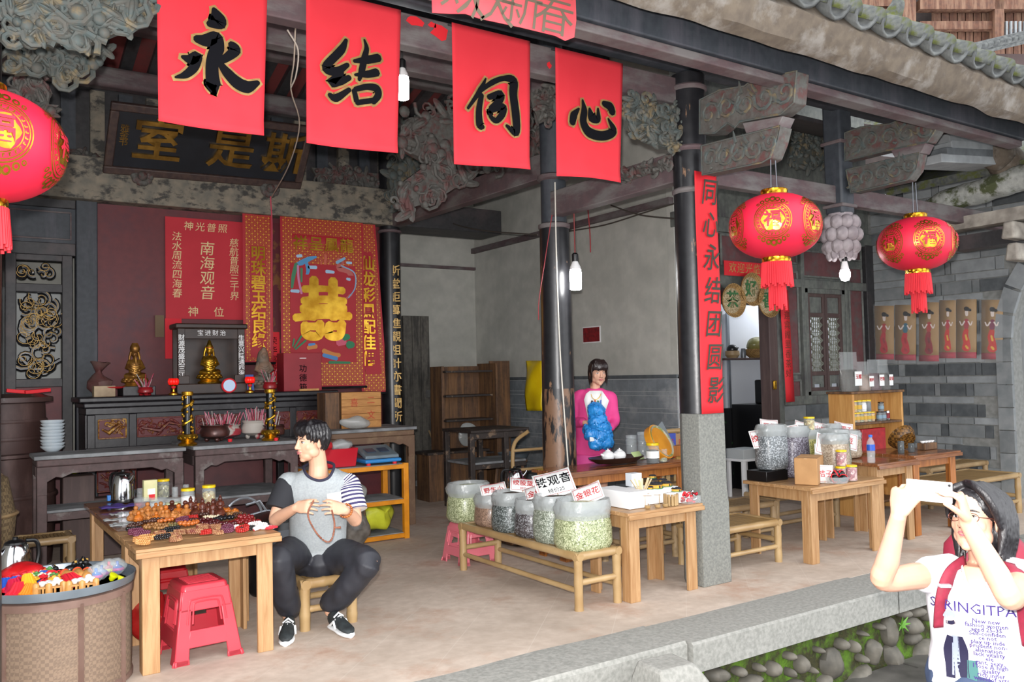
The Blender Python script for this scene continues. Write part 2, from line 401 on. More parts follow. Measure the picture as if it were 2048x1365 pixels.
gb.loft([[V((x*k+ox,y*k,z))for x,y in ring]for z,k,ox in[(0,1.15,0),(.25,1.08,.01),(.42,.98,0),(.5,.72,-.02)]])
pb=on(1325,1318,'y',3.18)
o=gb.build('stone_block',m_gran,None,bev=.015);o.location=(pb.x,3.14,ZC);o.scale=(1,1,(pb.z-ZC)/.5)
tag(o,'rough grey stone block standing against the kerb','stone')
# ================================================================== walls
WX,WYB,WYD,RX=6.3,10.4,6.4,9.72
ws=S('wall_side','grey plastered side wall of the bay with a slate dado',(WX,8.4,0))
B().bb(WX+.012,WX+.25,WYD+.1,WYB+.2,0,5.6).build('plaster',m_plast,ws,w=True,sm=False)
B().bb(WX+.006,WX+.02,WYD,WYB,0,1.42).build('joints',m_joint,ws,w=True,sm=False)
B().bb(WX-.012,WX+.02,WYD,WYB,1.405,1.445).build('dado_cap',M('dado_cap','#4c5154','#5d6266',scale=9),ws,w=True,sm=False)
wb=S('wall_back','grey plastered back wall of the bay with a slate dado',(5.3,WYB,0))
B().bb(4.3,WX+.2,WYB+.012,WYB+.25,0,5.4).build('plaster',m_plast,wb,w=True,sm=False)
B().bb(4.3,WX,WYB+.006,WYB+.02,0,1.42).build('joints',m_joint,wb,w=True,sm=False)
B().bb(4.3,WX,WYB-.012,WYB+.02,1.405,1.445).build('dado_cap',MATS['dado_cap'],wb,w=True,sm=False)
def dado(parent,a0,a1,fixed,axis):
    random.seed(3);z=1.4;row=0
    while z>.05:
        h=.135 if row%2==0 else .045
        a=a0+.004;first=row%4==0
        while a<a1-.02:
            w=(.29 if(int(a*10)+row)%3 else .06)if row%2==0 else .42
            if first:w,first=.15,False
            w=min(w,a1-a)
            c=(fixed,a+w/2,z-h/2)if axis=='x' else(a+w/2,fixed,z-h/2)
            d=(.018,w-.007,h-.006)if axis=='x' else(w-.007,.018,h-.006)
            piece('dado_tile',m_tile,c,d,parent);a+=w
        z-=h;row+=1
dado(ws,WYD,WYB,WX+.004,'x');dado(wb,4.5,WX,WYB+.004,'y')
# picture-rail moulding and a painted board on the side wall
B().bb(WX-.05,WX+.02,WYD,WYB,3.22,3.29).build('moulding',m_paint,ws,w=True,sm=False)
B().bb(4.4,WX,WYB-.04,WYB+.02,2.98,3.02).build('moulding',m_paint,wb,w=True,sm=False)
# ---- brick wall on the right, with the arch
wr=S('wall_right','grey brick wall at the right end of the hall',(RX,5.5,0))
m_bjoint=M('brick_joint','#8e8f8c','#7d7e7b',rough=.9,scale=20)
m_bd=M('dark_grey_brick','#4d5154','#5f6366',rough=.8,scale=9,bump=.15,rnd=.22,coord='World')
m_bl=M('light_grey_brick','#979b9d','#838789',rough=.85,scale=7,bump=.15,rnd=.12,coord='World')
m_bm=M('mid_grey_brick','#767b7d','#888b8c',rough=.85,scale=8,bump=.15,rnd=.15,coord='World')
AY0,AZ0,AR=3.55,1.75,1.2      # arch centre and radius
wallpoly=[(WYD+.3,0),(WYD+.3,5.2),(1.6,5.2),(1.6,0)]
def inarch(y,z):return abs(y-AY0)<AR and z<AZ0 or(y-AY0)**2+(z-AZ0)**2<AR*AR
# backing with the arch cut out
arc=[(AY0+AR*math.cos(t),AZ0+AR*math.sin(t))for t in np.linspace(0,PI,20)]
poly=[(WYD+.3,0),(WYD+.3,3.6),(2.0,3.6),(2.0,0),(AY0-AR,0)]+arc[::-1]+[(AY0+AR,0)]
B().prism(poly,.22,Matrix(((0,0,1,RX+.01),(1,0,0,0),(0,1,0,0),(0,0,0,1)))).build('mortar',m_bjoint,wr,w=True,sm=False)
random.seed(21);z=1.352+.15+.075*0;zz=1.352+.15
rows=[];z=1.352;k=0
zt=1.352
while zt<3.5:rows.append((zt,.15,'d'));zt+=.15;rows.append((zt,.085,'l'));zt+=.085
zt=1.352
while zt>.1:rows.append((zt-.085,.085,'l'));zt-=.085;rows.append((zt-.15,.15,'d'));zt-=.15
for z0,h,t in rows:
    y=WYD-.02;j=0
    while y>2.1:
        if t=='d':
            w=random.choice([.3,.42,.36])if j%2==0 else random.choice([.07,.09])
            mt=random.choice([m_bd,m_bd,m_bm])if z0<2.3 else random.choice([m_bd,m_bl,m_bl,m_bm])
            if z0>2.3 and j%2==0:w*=1.2
        else:w=random.choice([.3,.45,.6]);mt=random.choice([m_bl,m_bl,m_bm])
        j+=1
        if not any(inarch(yy_,zz_)for yy_ in(y,y-w)for zz_ in(z0,z0+h))and y-w>3.0 or(y-w>AY0+AR):
            if 4.77<y<5.05 and z0<1.2:mt=m_bl
            piece('brick',mt,(RX+.004,y-w/2,z0+h/2),(.03,w-.012,h-.012),wr)
        y-=w
ga=B();r0,r1=AR-.02,AR+.16
for k in range(14):
    t0,t1=PI*k/14+.012,PI*(k+1)/14-.012
    g=B().prism([(AY0+r*math.cos(t),AZ0+r*math.sin(t))for r,t in((r0,t0),(r1,t0),(r1,t1),(r0,t1))],.05,Matrix(((0,0,1,RX-.03),(1,0,0,0),(0,1,0,0),(0,0,0,1))))
    g.build('arch_stone',m_bl,wr,w=True,sm=False)
for k in range(7):piece('arch_stone',m_bm,(RX-.005,AY0+AR+.07,k*.25+.125),(.05,.16,.24),wr)
struct(B().bb(11.5,11.7,1,6.5,0,4).build('wall_passage',M('passage_plaster','#77797a','#8b8d8d',scale=3,rough=.9),None,sm=False),'grey wall seen through the brick arch')
# ---- outer shell that keeps the light out where the real building does
struct(B().bb(-1.9,-1.7,4.2,11,0,5.6).build('wall_left',m_plast,None,sm=False),'left side wall of the hall')
struct(B().bb(-1.9,4.35,10.6,10.8,0,5.4).build('wall_rear',m_plast,None,sm=False),'rear wall behind the altar screen')
# ================================================================== altar screen (back of the main bay)
AX0,AX1,AY=.15,4.38,9.2
sc_=S('wall_altar','dark timber altar screen with a red lacquer panel',(2.27,AY,0))
B().bb(1.22,4.3,AY,AY+.06,0,3.3).build('red_panel',m_redpan,sc_,w=True,sm=False)
for x0,x1 in((1.05,1.24),(3.32,3.45),(-1.7,.42)):B().bb(x0,x1,AY-.06,AY+.08,0,3.3).build('post',m_bwood,sc_,w=True,bev=.01)
B().bb(.42,1.05,AY+.0,AY+.05,2.78,3.3).build('upper_panel',m_bwood,sc_,w=True,sm=False)
for a in((.42,1.05,3.18,3.3),(.42,1.05,2.72,2.84)):B().bb(a[0],a[1],AY-.03,AY+.04,a[2],a[3]).build('rail',m_dwood,sc_,w=True,bev=.006)
gg=B()
for a,b_ in(((.46,2.88),(1.01,2.88)),((.46,3.14),(1.01,3.14)),((.46,2.88),(.46,3.14)),((1.01,2.88),(1.01,3.14))):gg.cyl((a[0],AY-.012,a[1]),(b_[0],AY-.012,b_[1]),.008,6)
gg.build('bead',m_paint,sc_,w=True)
# carved lattice door at the left of the screen
dr=S('door_1','dark carved lattice door with gilt scrollwork beside the altar',(.73,AY,0))
D0,D1=.46,1.02
for x0,x1 in((D0,D0+.09),(D1-.09,D1)):B().bb(x0,x1,AY-.05,AY+.03,0,2.72).build('stile',m_dwood,dr,w=True,bev=.006)
for z0,z1 in((2.66,2.72),(2.36,2.44),(1.46,1.54),(.0,.1)):B().bb(D0,D1,AY-.04,AY+.02,z0,z1).build('rail',m_dwood,dr,w=True,bev=.006)
B().bb(D0+.05,D1-.05,AY,AY+.02,.1,1.5).build('lower_panel',m_redpan,dr,w=True,sm=False)
def spiral(c,r,turns,ax,ay,start=0,rev=1,n=14,k=.15):
    return[V(c)+V(ax)*(r*(1-(1-k)*i/n)*math.cos(start+rev*turns*2*PI*i/n))+V(ay)*(r*(1-(1-k)*i/n)*math.sin(start+rev*turns*2*PI*i/n))for i in range(n+1)]
random.seed(4);g=B();gd=B()
def lattice(x0,x1,z0,z1,n,r):
    for k in range(n):
        cx,cz=random.uniform(x0+r*.6,x1-r*.6),random.uniform(z0+r*.6,z1-r*.6);rr=r*random.uniform(.6,1.25);st=random.uniform(0,6.28);rv=random.choice((-1,1))
        pts=spiral((cx,AY-.012,cz),rr,random.uniform(.8,1.35),X_,Z_,st,rv)
        g.tube(pts,[.026,.017,.01],6,flat=.8)
        gd.tube([p+V((0,-.024,.006))for p in pts],[.0028]*len(pts),5)
random.seed(6);lattice(D0+.09,D1-.09,1.54,2.36,46,.085);lattice(D0+.1,D1-.1,2.46,2.64,7,.06)
g.tube(smooth_path([(D0+.12,AY-.012,1.75),(D0+.2,AY-.012,1.66),(.73,AY-.012,1.63),(D1-.2,AY-.012,1.66),(D1-.1,AY-.012,1.72)]),.02,6)
g.build('scroll_lattice',m_blacq,dr,w=True);gd.build('gilt_edge',m_goldp,dr,w=True)
B().bb(D0,D1,10.2,10.22,1.2,2.5).build('rear_light_panel',M('pale_back_wall','#cfd3d2',rough=.9),dr,w=True,sm=False)
# ================================================================== columns
m_colb=patchy('worn_black_column','#1a1a1d','#8a6a52',scale=9,lo=.66,hi=.7,stretch=(1.6,1.6,.45),rough=.33,fine=18,base2='#232326',bump=.1)
m_colw=patchy('column_bare_wood','#17171a','#7b5c46',scale=6.5,lo=.47,hi=.53,stretch=(2.2,2.2,.5),rough=.4,fine=18,bump=.15)
def column(name,label,x,y,r,z0,z1,mat,ring=()):
    t=T(name,label,'column',(x,y,0));g=B()
    prof=[(r*(1+.015*math.sin(k)),z0+(z1-z0)*k/12)for k in range(13)]
    g.lathe(prof,28).build('shaft',mat,t)
    for zr in ring:B().lathe([(r+.006,zr-.02),(r+.02,zr-.01),(r+.02,zr+.01),(r+.006,zr+.02)],28).build('ring',m_paint,t)
    return t
c1=T('front_column','grey stone column with black timber upper shaft carrying the long red couplet','column',(4.45,4.33,0))
def stone_ring(s,z,ch):return[V((-.13*s,-.14*s,z)),V((.125*s,-.14*s,z)),V((.13*s,-.13*s,z)),V((.13*s,.02,z)),(V((.07,.12,z))),V((-.06,.12,z)),V((-.13*s,.03,z)),V((-.132*s,-.135*s,z))]
B().loft([stone_ring(1.06,0,0),stone_ring(1.05,.55,0),stone_ring(1.0,.64,0),stone_ring(.98,1.18,0)]).build('stone_base',m_gran2,c1,bev=.008,ang=25)
B().lathe([(.125,1.18),(.124,2),(.122,2.8),(.12,3.6)],28).build('shaft',m_colb,c1)
for zr in(2.76,3.06,3.5):B().lathe([(.124,zr-.02),(.135,zr-.008),(.135,zr+.008),(.124,zr+.02)],28).build('ring',m_paint,c1)
c2=T('middle_column','tall round black column with flaking paint down to bare wood','column',(4.45,5.98,0))
B().lathe([(.155,0),(.15,.5),(.145,1.0),(.14,1.35)],32).build('bare_wood_foot',m_colw,c2)
B().lathe([(.14,1.35),(.135,2),(.13,2.78)],32).build('shaft',m_colb,c2)
B().lathe([(.112,2.78),(.108,4.6)],28).build('upper_shaft',m_bwood,c2)
for zr in(2.77,3.2):B().lathe([(.12,zr-.03),(.14,zr-.015),(.14,zr+.015),(.11,zr+.03)],28).build('ring',m_paint,c2)
B().lathe([(.2,0),(.23,.03),(.23,.1),(.17,.14)],24).build('plinth',m_gran2,c2)
c3=column('back_column','black lacquered column with gilt characters beside the scrolls',4.38,9.15,.12,0,4.6,m_blacq,(3.2,))
for x,lab in((.15,'black column at the left edge behind the hanging lantern'),):c4=column('front_column',lab,.075,4.33,.13,0,3.6,m_blacq,(3.3,))
for k,(ch)in enumerate('斯堂詎萬進觀祖計亦書聞所'):
    txt(ch,.13,m_goldp,c3,basis((4.375,9.022,2.72-k*.155),(.86,-.5,0),Z_),bold=.012)
# pendant (hanging) column with the carved lotus end
pc=T('pendant_column','hanging timber post ending in a carved lotus pendant','column',(6.22,4.36,2.4))
B().bb(-.085,.085,-.085,.085,.35,1.3).build('shaft',m_bwood,pc,bev=.02)
g=B();
for k in range(3):
    zc=.28-k*.1;rr=(.15,.165,.14)[k]
    for j in range(9):
        a=j*2*PI/9+k*.35;g.ell((rr*.75*math.cos(a),rr*.75*math.sin(a),zc),(.055,.055,.062),8,6)
g.lathe([(.04,0),(.1,.03),(.12,.15),(.1,.36)],16)
for j in range(10):a=j*2*PI/10;g.ell((.1*math.cos(a),.1*math.sin(a),.02),(.03,.03,.05),8,6)
g.build('lotus_pendant',M('weathered_pendant','#8a8084','#a39a9c',scale=14,bump=.3,rough=.8),pc)
for zr in(.42,.95):B().box((0,0,zr),(.2,.2,.03)).build('ring',m_paint,pc,bev=.008)
# ================================================================== beams
def timber(name,label,p,q,w,h,mat,cat='beam',bev=.008):
    p=V(p);q=V(q);o=B().beam(p-q*.5-p*.5,q-p*.5-q*.5,w,h).build(name,mat,None,bev=bev);o.location=(p+q)/2;return tag(o,label,cat)
timber('banner_beam','faded red tie beam carrying the four calligraphy banners',(.16,4.38,3.48),(4.45,4.38,3.48),.1,.19,m_paint)
timber('purlin','dark purlin above the banner beam',(-1.8,4.3,3.71),(8.6,4.3,3.71),.17,.2,m_bwood,bev=.05)
timber('eave_beam','long dark eave beam with reddish underside over the brackets',(-1.6,3.45,3.43),(7.35,3.45,3.4),.13,.2,m_bwood)
timber('eave_beam_soffit','reddish board under the long eave beam',(-1.6,3.46,3.3),(7.3,3.46,3.27),.11,.05,m_paint)
timber('tie_beam','painted tie beam from middle column to back column',(4.42,5.98,3.31),(4.42,9.15,3.36),.12,.22,m_paint)
timber('tie_beam','painted tie beam between front and middle columns',(4.42,4.33,2.95),(4.42,5.98,2.95),.11,.22,m_paint)
timber('side_lintel','reddish lintel beam right of the front column',(4.45,4.38,2.92),(9.7,4.38,2.9),.09,.15,m_paint)
timber('altar_lintel','thick mottled painted lintel above the altar screen',(.0,9.12,3.47),(4.38,9.12,3.47),.2,.42,m_painted)
timber('bay_board','dark board ceiling beam over the side bay',(4.42,9.3,3.42),(5.9,9.3,3.42),.5,.3,m_dwood)
for k,(y,z,lab)in enumerate(((9.0,4.46,'upper purlin above the altar plaque'),(8.3,4.78,'middle purlin of the hall roof'),(7.4,5.02,'high purlin of the hall roof'),(6.2,5.3,'ridge purlin of the hall roof'))):
    timber('purlin',lab,(-1.6,y,z),(6.3,y,z),.18,.2,m_paint if k<2 else m_bwood,bev=.04)
timber('cross_beam','dark beam between the two middle columns',(-.0,5.98,3.98),(4.45,5.98,3.98),.12,.2,m_paint)
# upper altar wall with short posts between the lintel and the purlin
uw=S('wall_altar_top','timber panelling above the altar lintel',(2.27,9.3,3.7))
B().bb(-1.7,4.4,9.3,9.36,3.6,5.0).build('boarding',m_dwood,uw,w=True,sm=False)
random.seed(2)
for k in range(17):B().bb(.15+k*.26,.28+k*.26,9.24,9.31,3.72,4.4).build('batten',m_bwood if k%2 else m_painted,uw,w=True,sm=False)
# roof boards and rafters
rf=S('ceiling','red boarded ceiling with dark rafters',(2.5,6.2,5.4))
def slope(y):return 5.42-.30*(y-6.2)if y>6.2 else 5.42-.62*(6.2-y)
for y0,y1 in((3.2,6.2),(6.2,10.8)):
    B().add([V((-2,y0,slope(y0)+.06)),V((8.6,y0,slope(y0)+.06)),V((8.6,y1,slope(y1)+.06)),V((-2,y1,slope(y1)+.06)),V((-2,y0,slope(y0)+.1)),V((8.6,y0,slope(y0)+.1)),V((8.6,y1,slope(y1)+.1)),V((-2,y1,slope(y1)+.1))],[(3,2,1,0),(4,5,6,7),(0,1,5,4),(1,2,6,5),(2,3,7,6),(3,0,4,7)]).build('boards',m_redbd,rf,w=True,sm=False)
for k in range(40):
    x=-1.9+k*.26
    for y0,y1 in((3.0,6.2),(6.2,10.6)):
        g=B().beam((x,y0,slope(y0)+.03),(x,y1,slope(y1)+.03),.11,.07);g.build('rafter',m_dwood,rf,w=True,sm=False)
# ================================================================== carved work
def curls(g,pts2d,P,ax,ay,nrm,r0,seed,depth=.02,n=12):
    """relief of scrolls and leaves laid over a face; P maps local (a, b) to a point"""
    random.seed(seed)
    for(a,b_,r)in pts2d:
        st=random.uniform(0,6.28);rv=random.choice((-1,1));c=P(a,b_)
        g.tube(spiral(c,r,1.25,ax,ay,st,rv,n),[r0,r0*.75,r0*.45],6)
        for q in range(2):
            t=st+random.uniform(-1,1);d=V(ax)*math.cos(t)+V(ay)*math.sin(t)
            g.tube([c+d*r*.9,c+d*r*1.3+V(ay)*r*.2,c+d*r*1.6+V(ay)*r*.55],[r0*.9,r0*.8,r0*.2],6)
def bracket(label,X,th,up,low,blk,seed):
    def f(pts):return[(p.y,p.z)for p in(on(a,b_,'x',X-th/2)for a,b_ in pts)]
    base=V((X,4.25,2.85));t=T('carved_bracket',label,'bracket',base)
    MX=Matrix(((0,0,1,X-th/2),(1,0,0,0),(0,1,0,0),(0,0,0,1)))
    for nm,pts in(('upper_arm',up),('lower_arm',low),('bearing_block',blk)):
        pl=f(pts);B().prism(pl,th,MX).build(nm,m_carve2 if nm!='bearing_block' else m_paint,t,w=True,bev=.006,sm=True)
        if nm=='bearing_block':continue
        ys=[p[0]for p in pl];zs=[p[1]for p in pl];g=B();y0,y1=min(ys),max(ys);n=5
        cy=[(y0+(y1-y0)*(k+.6)/(n+.2),0)for k in range(n)]
        def zmid(y):
            c=[]
            for i in range(len(pl)):
                (ya,za),(yb,zb)=pl[i],pl[(i+1)%len(pl)]
                if(ya-y)*(yb-y)<0:c.append(za+(zb-za)*(y-ya)/(yb-ya))
            return(min(c),max(c))if len(c)>1 else(zs[0],zs[0])
        lst=[]
        for y,_ in cy:
            a,b_=zmid(y);lst.append((y,(a+b_)/2,(b_-a)*.36))
        curls(g,lst,lambda a,b_:V((X-th/2-.004,a,b_)),Y_,Z_,-X_,.014,seed)
        edge=[V((X-th/2-.002,y,z))for y,z in pl]+[V((X-th/2-.002,*pl[0]))]
        g.tube(edge,.007,5)
        g.build('scroll_relief',m_carve,t,w=True)
    return t
bracket('carved scroll bracket on the front column under the eave beam',4.40,.12,
        [(1400,200),(1440,180),(1490,172),(1500,164),(1520,168),(1530,155),(1594,142),(1588,205),(1562,228),(1480,243),(1470,255),(1455,246),(1430,266),(1400,268)],
        [(1403,292),(1560,252),(1552,285),(1540,316),(1525,325),(1405,350)],[(1484,246),(1566,232),(1556,254),(1492,268)],31)
bracket('carved scroll bracket on the pendant post under the eave beam',6.25,.12,
        [(1690,266),(1720,255),(1780,248),(1800,240),(1875,233),(1870,262),(1855,284),(1770,302),(1690,322)],
        [(1692,340),(1838,306),(1830,340),(1815,360),(1702,386)],[(1780,300),(1852,286),(1842,306),(1790,317)],32)
def spandrel(label,pts,Y,th,seed,n,mat,r=.055,cat='carving',ax='y'):
    """pierced carving: an irregular board crowded with leaves, scales and curls"""
    P3=[on(a,b_,ax,Y)for a,b_ in pts]
    uv=[((p.x if ax=='y' else p.y),p.z)for p in P3]
    mk=(lambda a,b_,d=0:V((a,Y+d,b_)))if ax=='y' else(lambda a,b_,d=0:V((Y+d,a,b_)))
    nb=-1
    g=B();MX=Matrix(((1,0,0,0),(0,0,-1,Y+th),(0,1,0,0),(0,0,0,1)))if ax=='y' else Matrix(((0,0,1,Y),(1,0,0,0),(0,1,0,0),(0,0,0,1)))
    cx=sum(u for u,v in uv)/len(uv);cz=sum(v for u,v in uv)/len(uv)
    g.prism([(cx+(u-cx)*.86,cz+(v-cz)*.86)for u,v in uv],th,MX)
    random.seed(seed)
    def inside(x,y):
        c=False
        for i in range(len(uv)):
            (x1,y1),(x2,y2)=uv[i],uv[i-1]
            if(y1>y)!=(y2>y)and x<(x2-x1)*(y-y1)/(y2-y1)+x1:c=not c
        return c
    us=[u for u,v in uv];vs=[v for u,v in uv];k=0;tries=0
    A1=X_ if ax=='y' else Y_
    while k<n and tries<n*30:
        tries+=1;a,b_=random.uniform(min(us),max(us)),random.uniform(min(vs),max(vs))
        if not inside(a,b_):continue
        k+=1;d=-random.uniform(.0,.05);c=mk(a,b_,d);rr=r*random.uniform(.5,1.2);q=random.random()
        if q<.4:g.tube(spiral(c,rr,1.2,A1,Z_,random.uniform(0,6),random.choice((-1,1)),10),[.017,.013,.006],6)
        elif q<.75:
            t=random.uniform(0,6.28);rot=(0,t,0)if ax=='y' else(t,0,0)
            g.ell(c,(rr*1.1,.02,rr*.4)if ax=='y' else(.02,rr*1.1,rr*.4),8,6,rot)
            g.ell(c+V((0,-.012,0))if ax=='y' else c+V((-.012,0,0)),(rr*.7,.02,rr*.18)if ax=='y' else(.02,rr*.7,rr*.18),8,5,rot)
        else:g.ell(c,(rr*.5,.03,rr*.5)if ax=='y' else(.03,rr*.5,rr*.5),8,6)
    b0=V((sum(p.x for p in P3)/len(P3),sum(p.y for p in P3)/len(P3),min(p.z for p in P3)))
    g.v=[tuple(V(v)-b0)for v in g.v];o=g.build('carved_spandrel',mat,None,ang=50);o.location=b0
    return tag(o,label,cat)
spandrel('large pierced dragon and leaf carving at the top left corner',[(14,-30),(330,-40),(305,10),(295,40),(250,65),(200,85),(170,95),(120,80),(85,92),(14,82)],4.30,.06,41,150,m_carve,.075)
spandrel('smaller pierced carving below the top left dragon carving',[(16,95),(110,92),(215,100),(205,125),(150,155),(125,165),(90,145),(16,150)],5.4,.06,42,80,m_carve,.07)
spandrel('dim scroll bracket carving behind the left lantern',[(16,155),(100,162),(110,185),(60,205),(125,212),(100,235),(60,225),(16,240)],6.3,.06,47,40,m_carve2,.08)
spandrel('pierced figure carving beside the front column under the banner beam',[(1246,188),(1374,215),(1368,270),(1366,305),(1330,300),(1290,285),(1246,252)],4.34,.05,43,110,m_carve,.05)
spandrel('painted carving on the beam right of the last banner',[(1240,345),(1345,312),(1345,335),(1240,370)],4.36,.03,48,36,m_carve2,.035,ax='x')
spandrel('carved bracket cluster above the tie beam behind the third banner',[(800,225),(905,205),(1000,250),(1075,180),(1085,250),(1080,310),(960,355),(860,420),(785,440),(780,380),(850,330),(795,300)],6.6,.08,44,150,m_carve2,.1)
spandrel('carved corner bracket under the altar purlin',[(785,245),(870,240),(905,300),(870,380),(830,400),(785,440),(770,370)],8.9,.08,49,90,m_carve,.12)
spandrel('low carved frieze right of the altar plaque',[(610,330),(770,345),(772,400),(640,385)],9.2,.05,50,60,m_carve2,.08)
spandrel('low carved frieze left of the altar plaque',[(118,300),(195,305),(195,345),(110,338)],9.2,.05,51,30,m_carve2,.07)
spandrel('arched carved panel between the front column and the pendant post',[(1575,330),(1578,270),(1600,245),(1630,245),(1645,262),(1652,300),(1655,335),(1600,345)],5.6,.05,45,60,m_carve,.06)
spandrel('carved bracket below the right end of the banner beam',[(1060,180),(1110,165),(1112,240),(1085,250)],5.2,.05,46,30,m_carve2,.05)
# ================================================================== eaves: fascia and roof tiles
rt=S('roof','mossy grey tiled eaves above the hall front',(3,3.0,3.4))
random.seed(9)
def fasc(x):
    n=lambda s,f=3:mnoise.noise(V((x*f,s,0)))*.03
    sag=.05*((x-3)/4)**2 if x>3 else 0
    return[V((x,3.06+n(1),3.27-sag+n(2)*.6)),V((x,3.0+n(3),3.30-sag)),V((x,2.96+n(4,5),3.38-sag+n(5))),V((x,2.93+n(6,5),3.44-sag)),V((x,2.99,3.53-sag+n(7,6)*.7)),V((x,3.2,3.6)),V((x,3.3,3.48))]
B().loft([fasc(x)for x in np.linspace(-2,8.3,150)]).build('mortar_fascia',m_mortar,rt,w=True)
def tile_mesh(name,r,ln,mat,up=True,cap=True):
    g=B();n=9;rows=[]
    for yy,k in((0,1.0),(ln,.86)):
        outer=[V((r*k*math.cos(PI*j/(n-1)),yy,r*k*math.sin(PI*j/(n-1))*(1 if up else-1)))for j in range(n)]
        inner=[V((r*k*.8*math.cos(PI*j/(n-1)),yy,r*k*.8*math.sin(PI*j/(n-1))*(1 if up else-1)))for j in range(n-1,-1,-1)]
        rows.append(outer+inner)
    g.loft(rows);
    if cap:g.prism([(r*.98*math.cos(PI*j/(n-1)),r*.98*math.sin(PI*j/(n-1)))for j in range(n)],.02,Matrix(((1,0,0,0),(0,0,-1,.015),(0,1,0,0),(0,0,0,1))))
    if not up:g.v=[(x,y,z+r*.6)for x,y,z in g.v]
    g.v=[(x*(1+.04*mnoise.noise(V((x*30,y*20,z*30)))),y,z*(1+.08*mnoise.noise(V((x*20,y*20,z*20+4)))))for x,y,z in g.v]
    me=g.mesh(name);me.materials.append(mat);me.polygons.foreach_set('use_smooth',[True]*len(me.polygons));return me
me_c0=tile_mesh('cover_tile_end',.088,.3,m_tilemoss);me_c=tile_mesh('cover_tile',.085,.3,m_tilegrey,cap=False);me_p=tile_mesh('pan_tile',.1,.3,m_tilegrey,up=False,cap=False)
ang=math.atan(.62)
for k in range(37):
    x=-.7+k*.25;sag=.05*((x-3)/4)**2 if x>3 else 0
    for j in range(3):
        for nm,me,dx,dz in(('cover_tile',me_c0 if j==0 else me_c,0,.03),('pan_tile',me_p,.125,0)):
            o=bpy.data.objects.new(nm,me);COL.objects.link(o);o.parent=rt
            y=2.9+j*.24;o.location=V((x+dx+random.uniform(-.01,.01),y,3.48+(y-2.9)*.62+dz-sag+random.uniform(-.008,.008)))-rt.location
            o.rotation_euler=(ang+random.uniform(-.05,.05),random.uniform(-.06,.06),random.uniform(-.05,.05))
B().add([V((-2,3.3,3.72)),V((8.6,3.3,3.72)),V((8.6,6.2,5.55)),V((-2,6.2,5.55)),V((8.6,10.9,4.25)),V((-2,10.9,4.25))],[(0,1,2,3),(3,2,4,5)]).build('roof_deck',m_tilegrey,rt,w=True,sm=False,solid=.04)
# ================================================================== door and window wall (right bay)
wdw=S('wall_door','weathered timber partition with a doorway and a lattice window',(8,WYD,0))
m_gwood=patchy('grey_green_timber','#5b5f5b','#4a4648',scale=4,lo=.5,hi=.7,stretch=(2,2,.5),rough=.75,fine=16,base2='#6d706a',bump=.15)
m_bwn=patchy('brown_door_timber','#4b3a38','#5c4a45',scale=4,lo=.5,hi=.7,stretch=(3,3,.4),rough=.65,fine=20,bump=.15)
m_redold=patchy('old_red_panel','#5f3a3c','#57504f',scale=6,lo=.48,hi=.66,rough=.75,fine=14,base2='#6a4244',bump=.1)
B().bb(6.312,6.72,WYD,WYD+.098,0,5.0).build('plaster',m_plast,wdw,w=True,sm=False)
B().bb(6.56,RX,WYD+.02,WYD+.1,2.36,4.9).build('upper_boarding',m_gwood,wdw,w=True,sm=False)
B().bb(7.95,8.34,WYD+.02,WYD+.06,1.06,2.4).build('boarding',m_gwood,wdw,w=True,sm=False)
B().bb(9.13,RX,WYD+.02,WYD+.06,1.06,2.4).build('boarding',m_gwood,wdw,w=True,sm=False)
for x0,x1,z0,z1 in((8.06,8.26,1.42,2.6),(8.06,8.26,1.14,1.34),(9.24,9.5,1.2,2.7),(8.36,9.1,2.56,2.86),(8.06,8.26,2.7,2.95),(9.24,9.5,2.8,2.98),(7.0,7.7,2.62,2.95)):
    B().bb(x0,x1,WYD-.002,WYD+.03,z0,z1).build('painted_panel',m_redold,wdw,w=True,sm=False)
    g=B()
    for a,b_ in(((x0,z0),(x1,z0)),((x1,z0),(x1,z1)),((x1,z1),(x0,z1)),((x0,z1),(x0,z0))):g.beam((a[0],WYD-.008,a[1]),(b_[0],WYD-.008,b_[1]),.022,.022)
    g.build('panel_frame',m_gwood,wdw,w=True)
for x0,x1,z0,z1 in((8.30,8.36,1.06,3.0),(9.12,9.18,1.06,3.0),(9.56,9.72,0,3.0),(7.95,8.02,1.06,3.0)):B().bb(x0,x1,WYD-.04,WYD+.06,z0,z1).build('post',m_gwood if x0<9.5 else m_dwood,wdw,w=True,bev=.008)
for z0,z1 in((2.98,3.14),(2.42,2.52),(1.06,1.16)):B().bb(7.95 if z0<2.9 else 6.3,RX,WYD-.03,WYD+.04,z0,z1).build('rail',m_gwood,wdw,w=True,bev=.006)
B().bb(7.93,RX,WYD+.02,WYD+.12,0,1.06).build('mortar',m_bjoint,wdw,w=True,sm=False)
random.seed(8)
for r_ in range(6):
    x=7.93-(.15 if r_%2 else 0)
    while x<RX:
        w=.42;a=max(x,7.93);b_=min(x+w,RX)
        if b_-a>.03:piece('brick',random.choice([m_bm,m_bd,m_bm]),((a+b_)/2,WYD+.015,.97-r_*.175),(b_-a-.012,.03,.163),wdw)
        x+=w
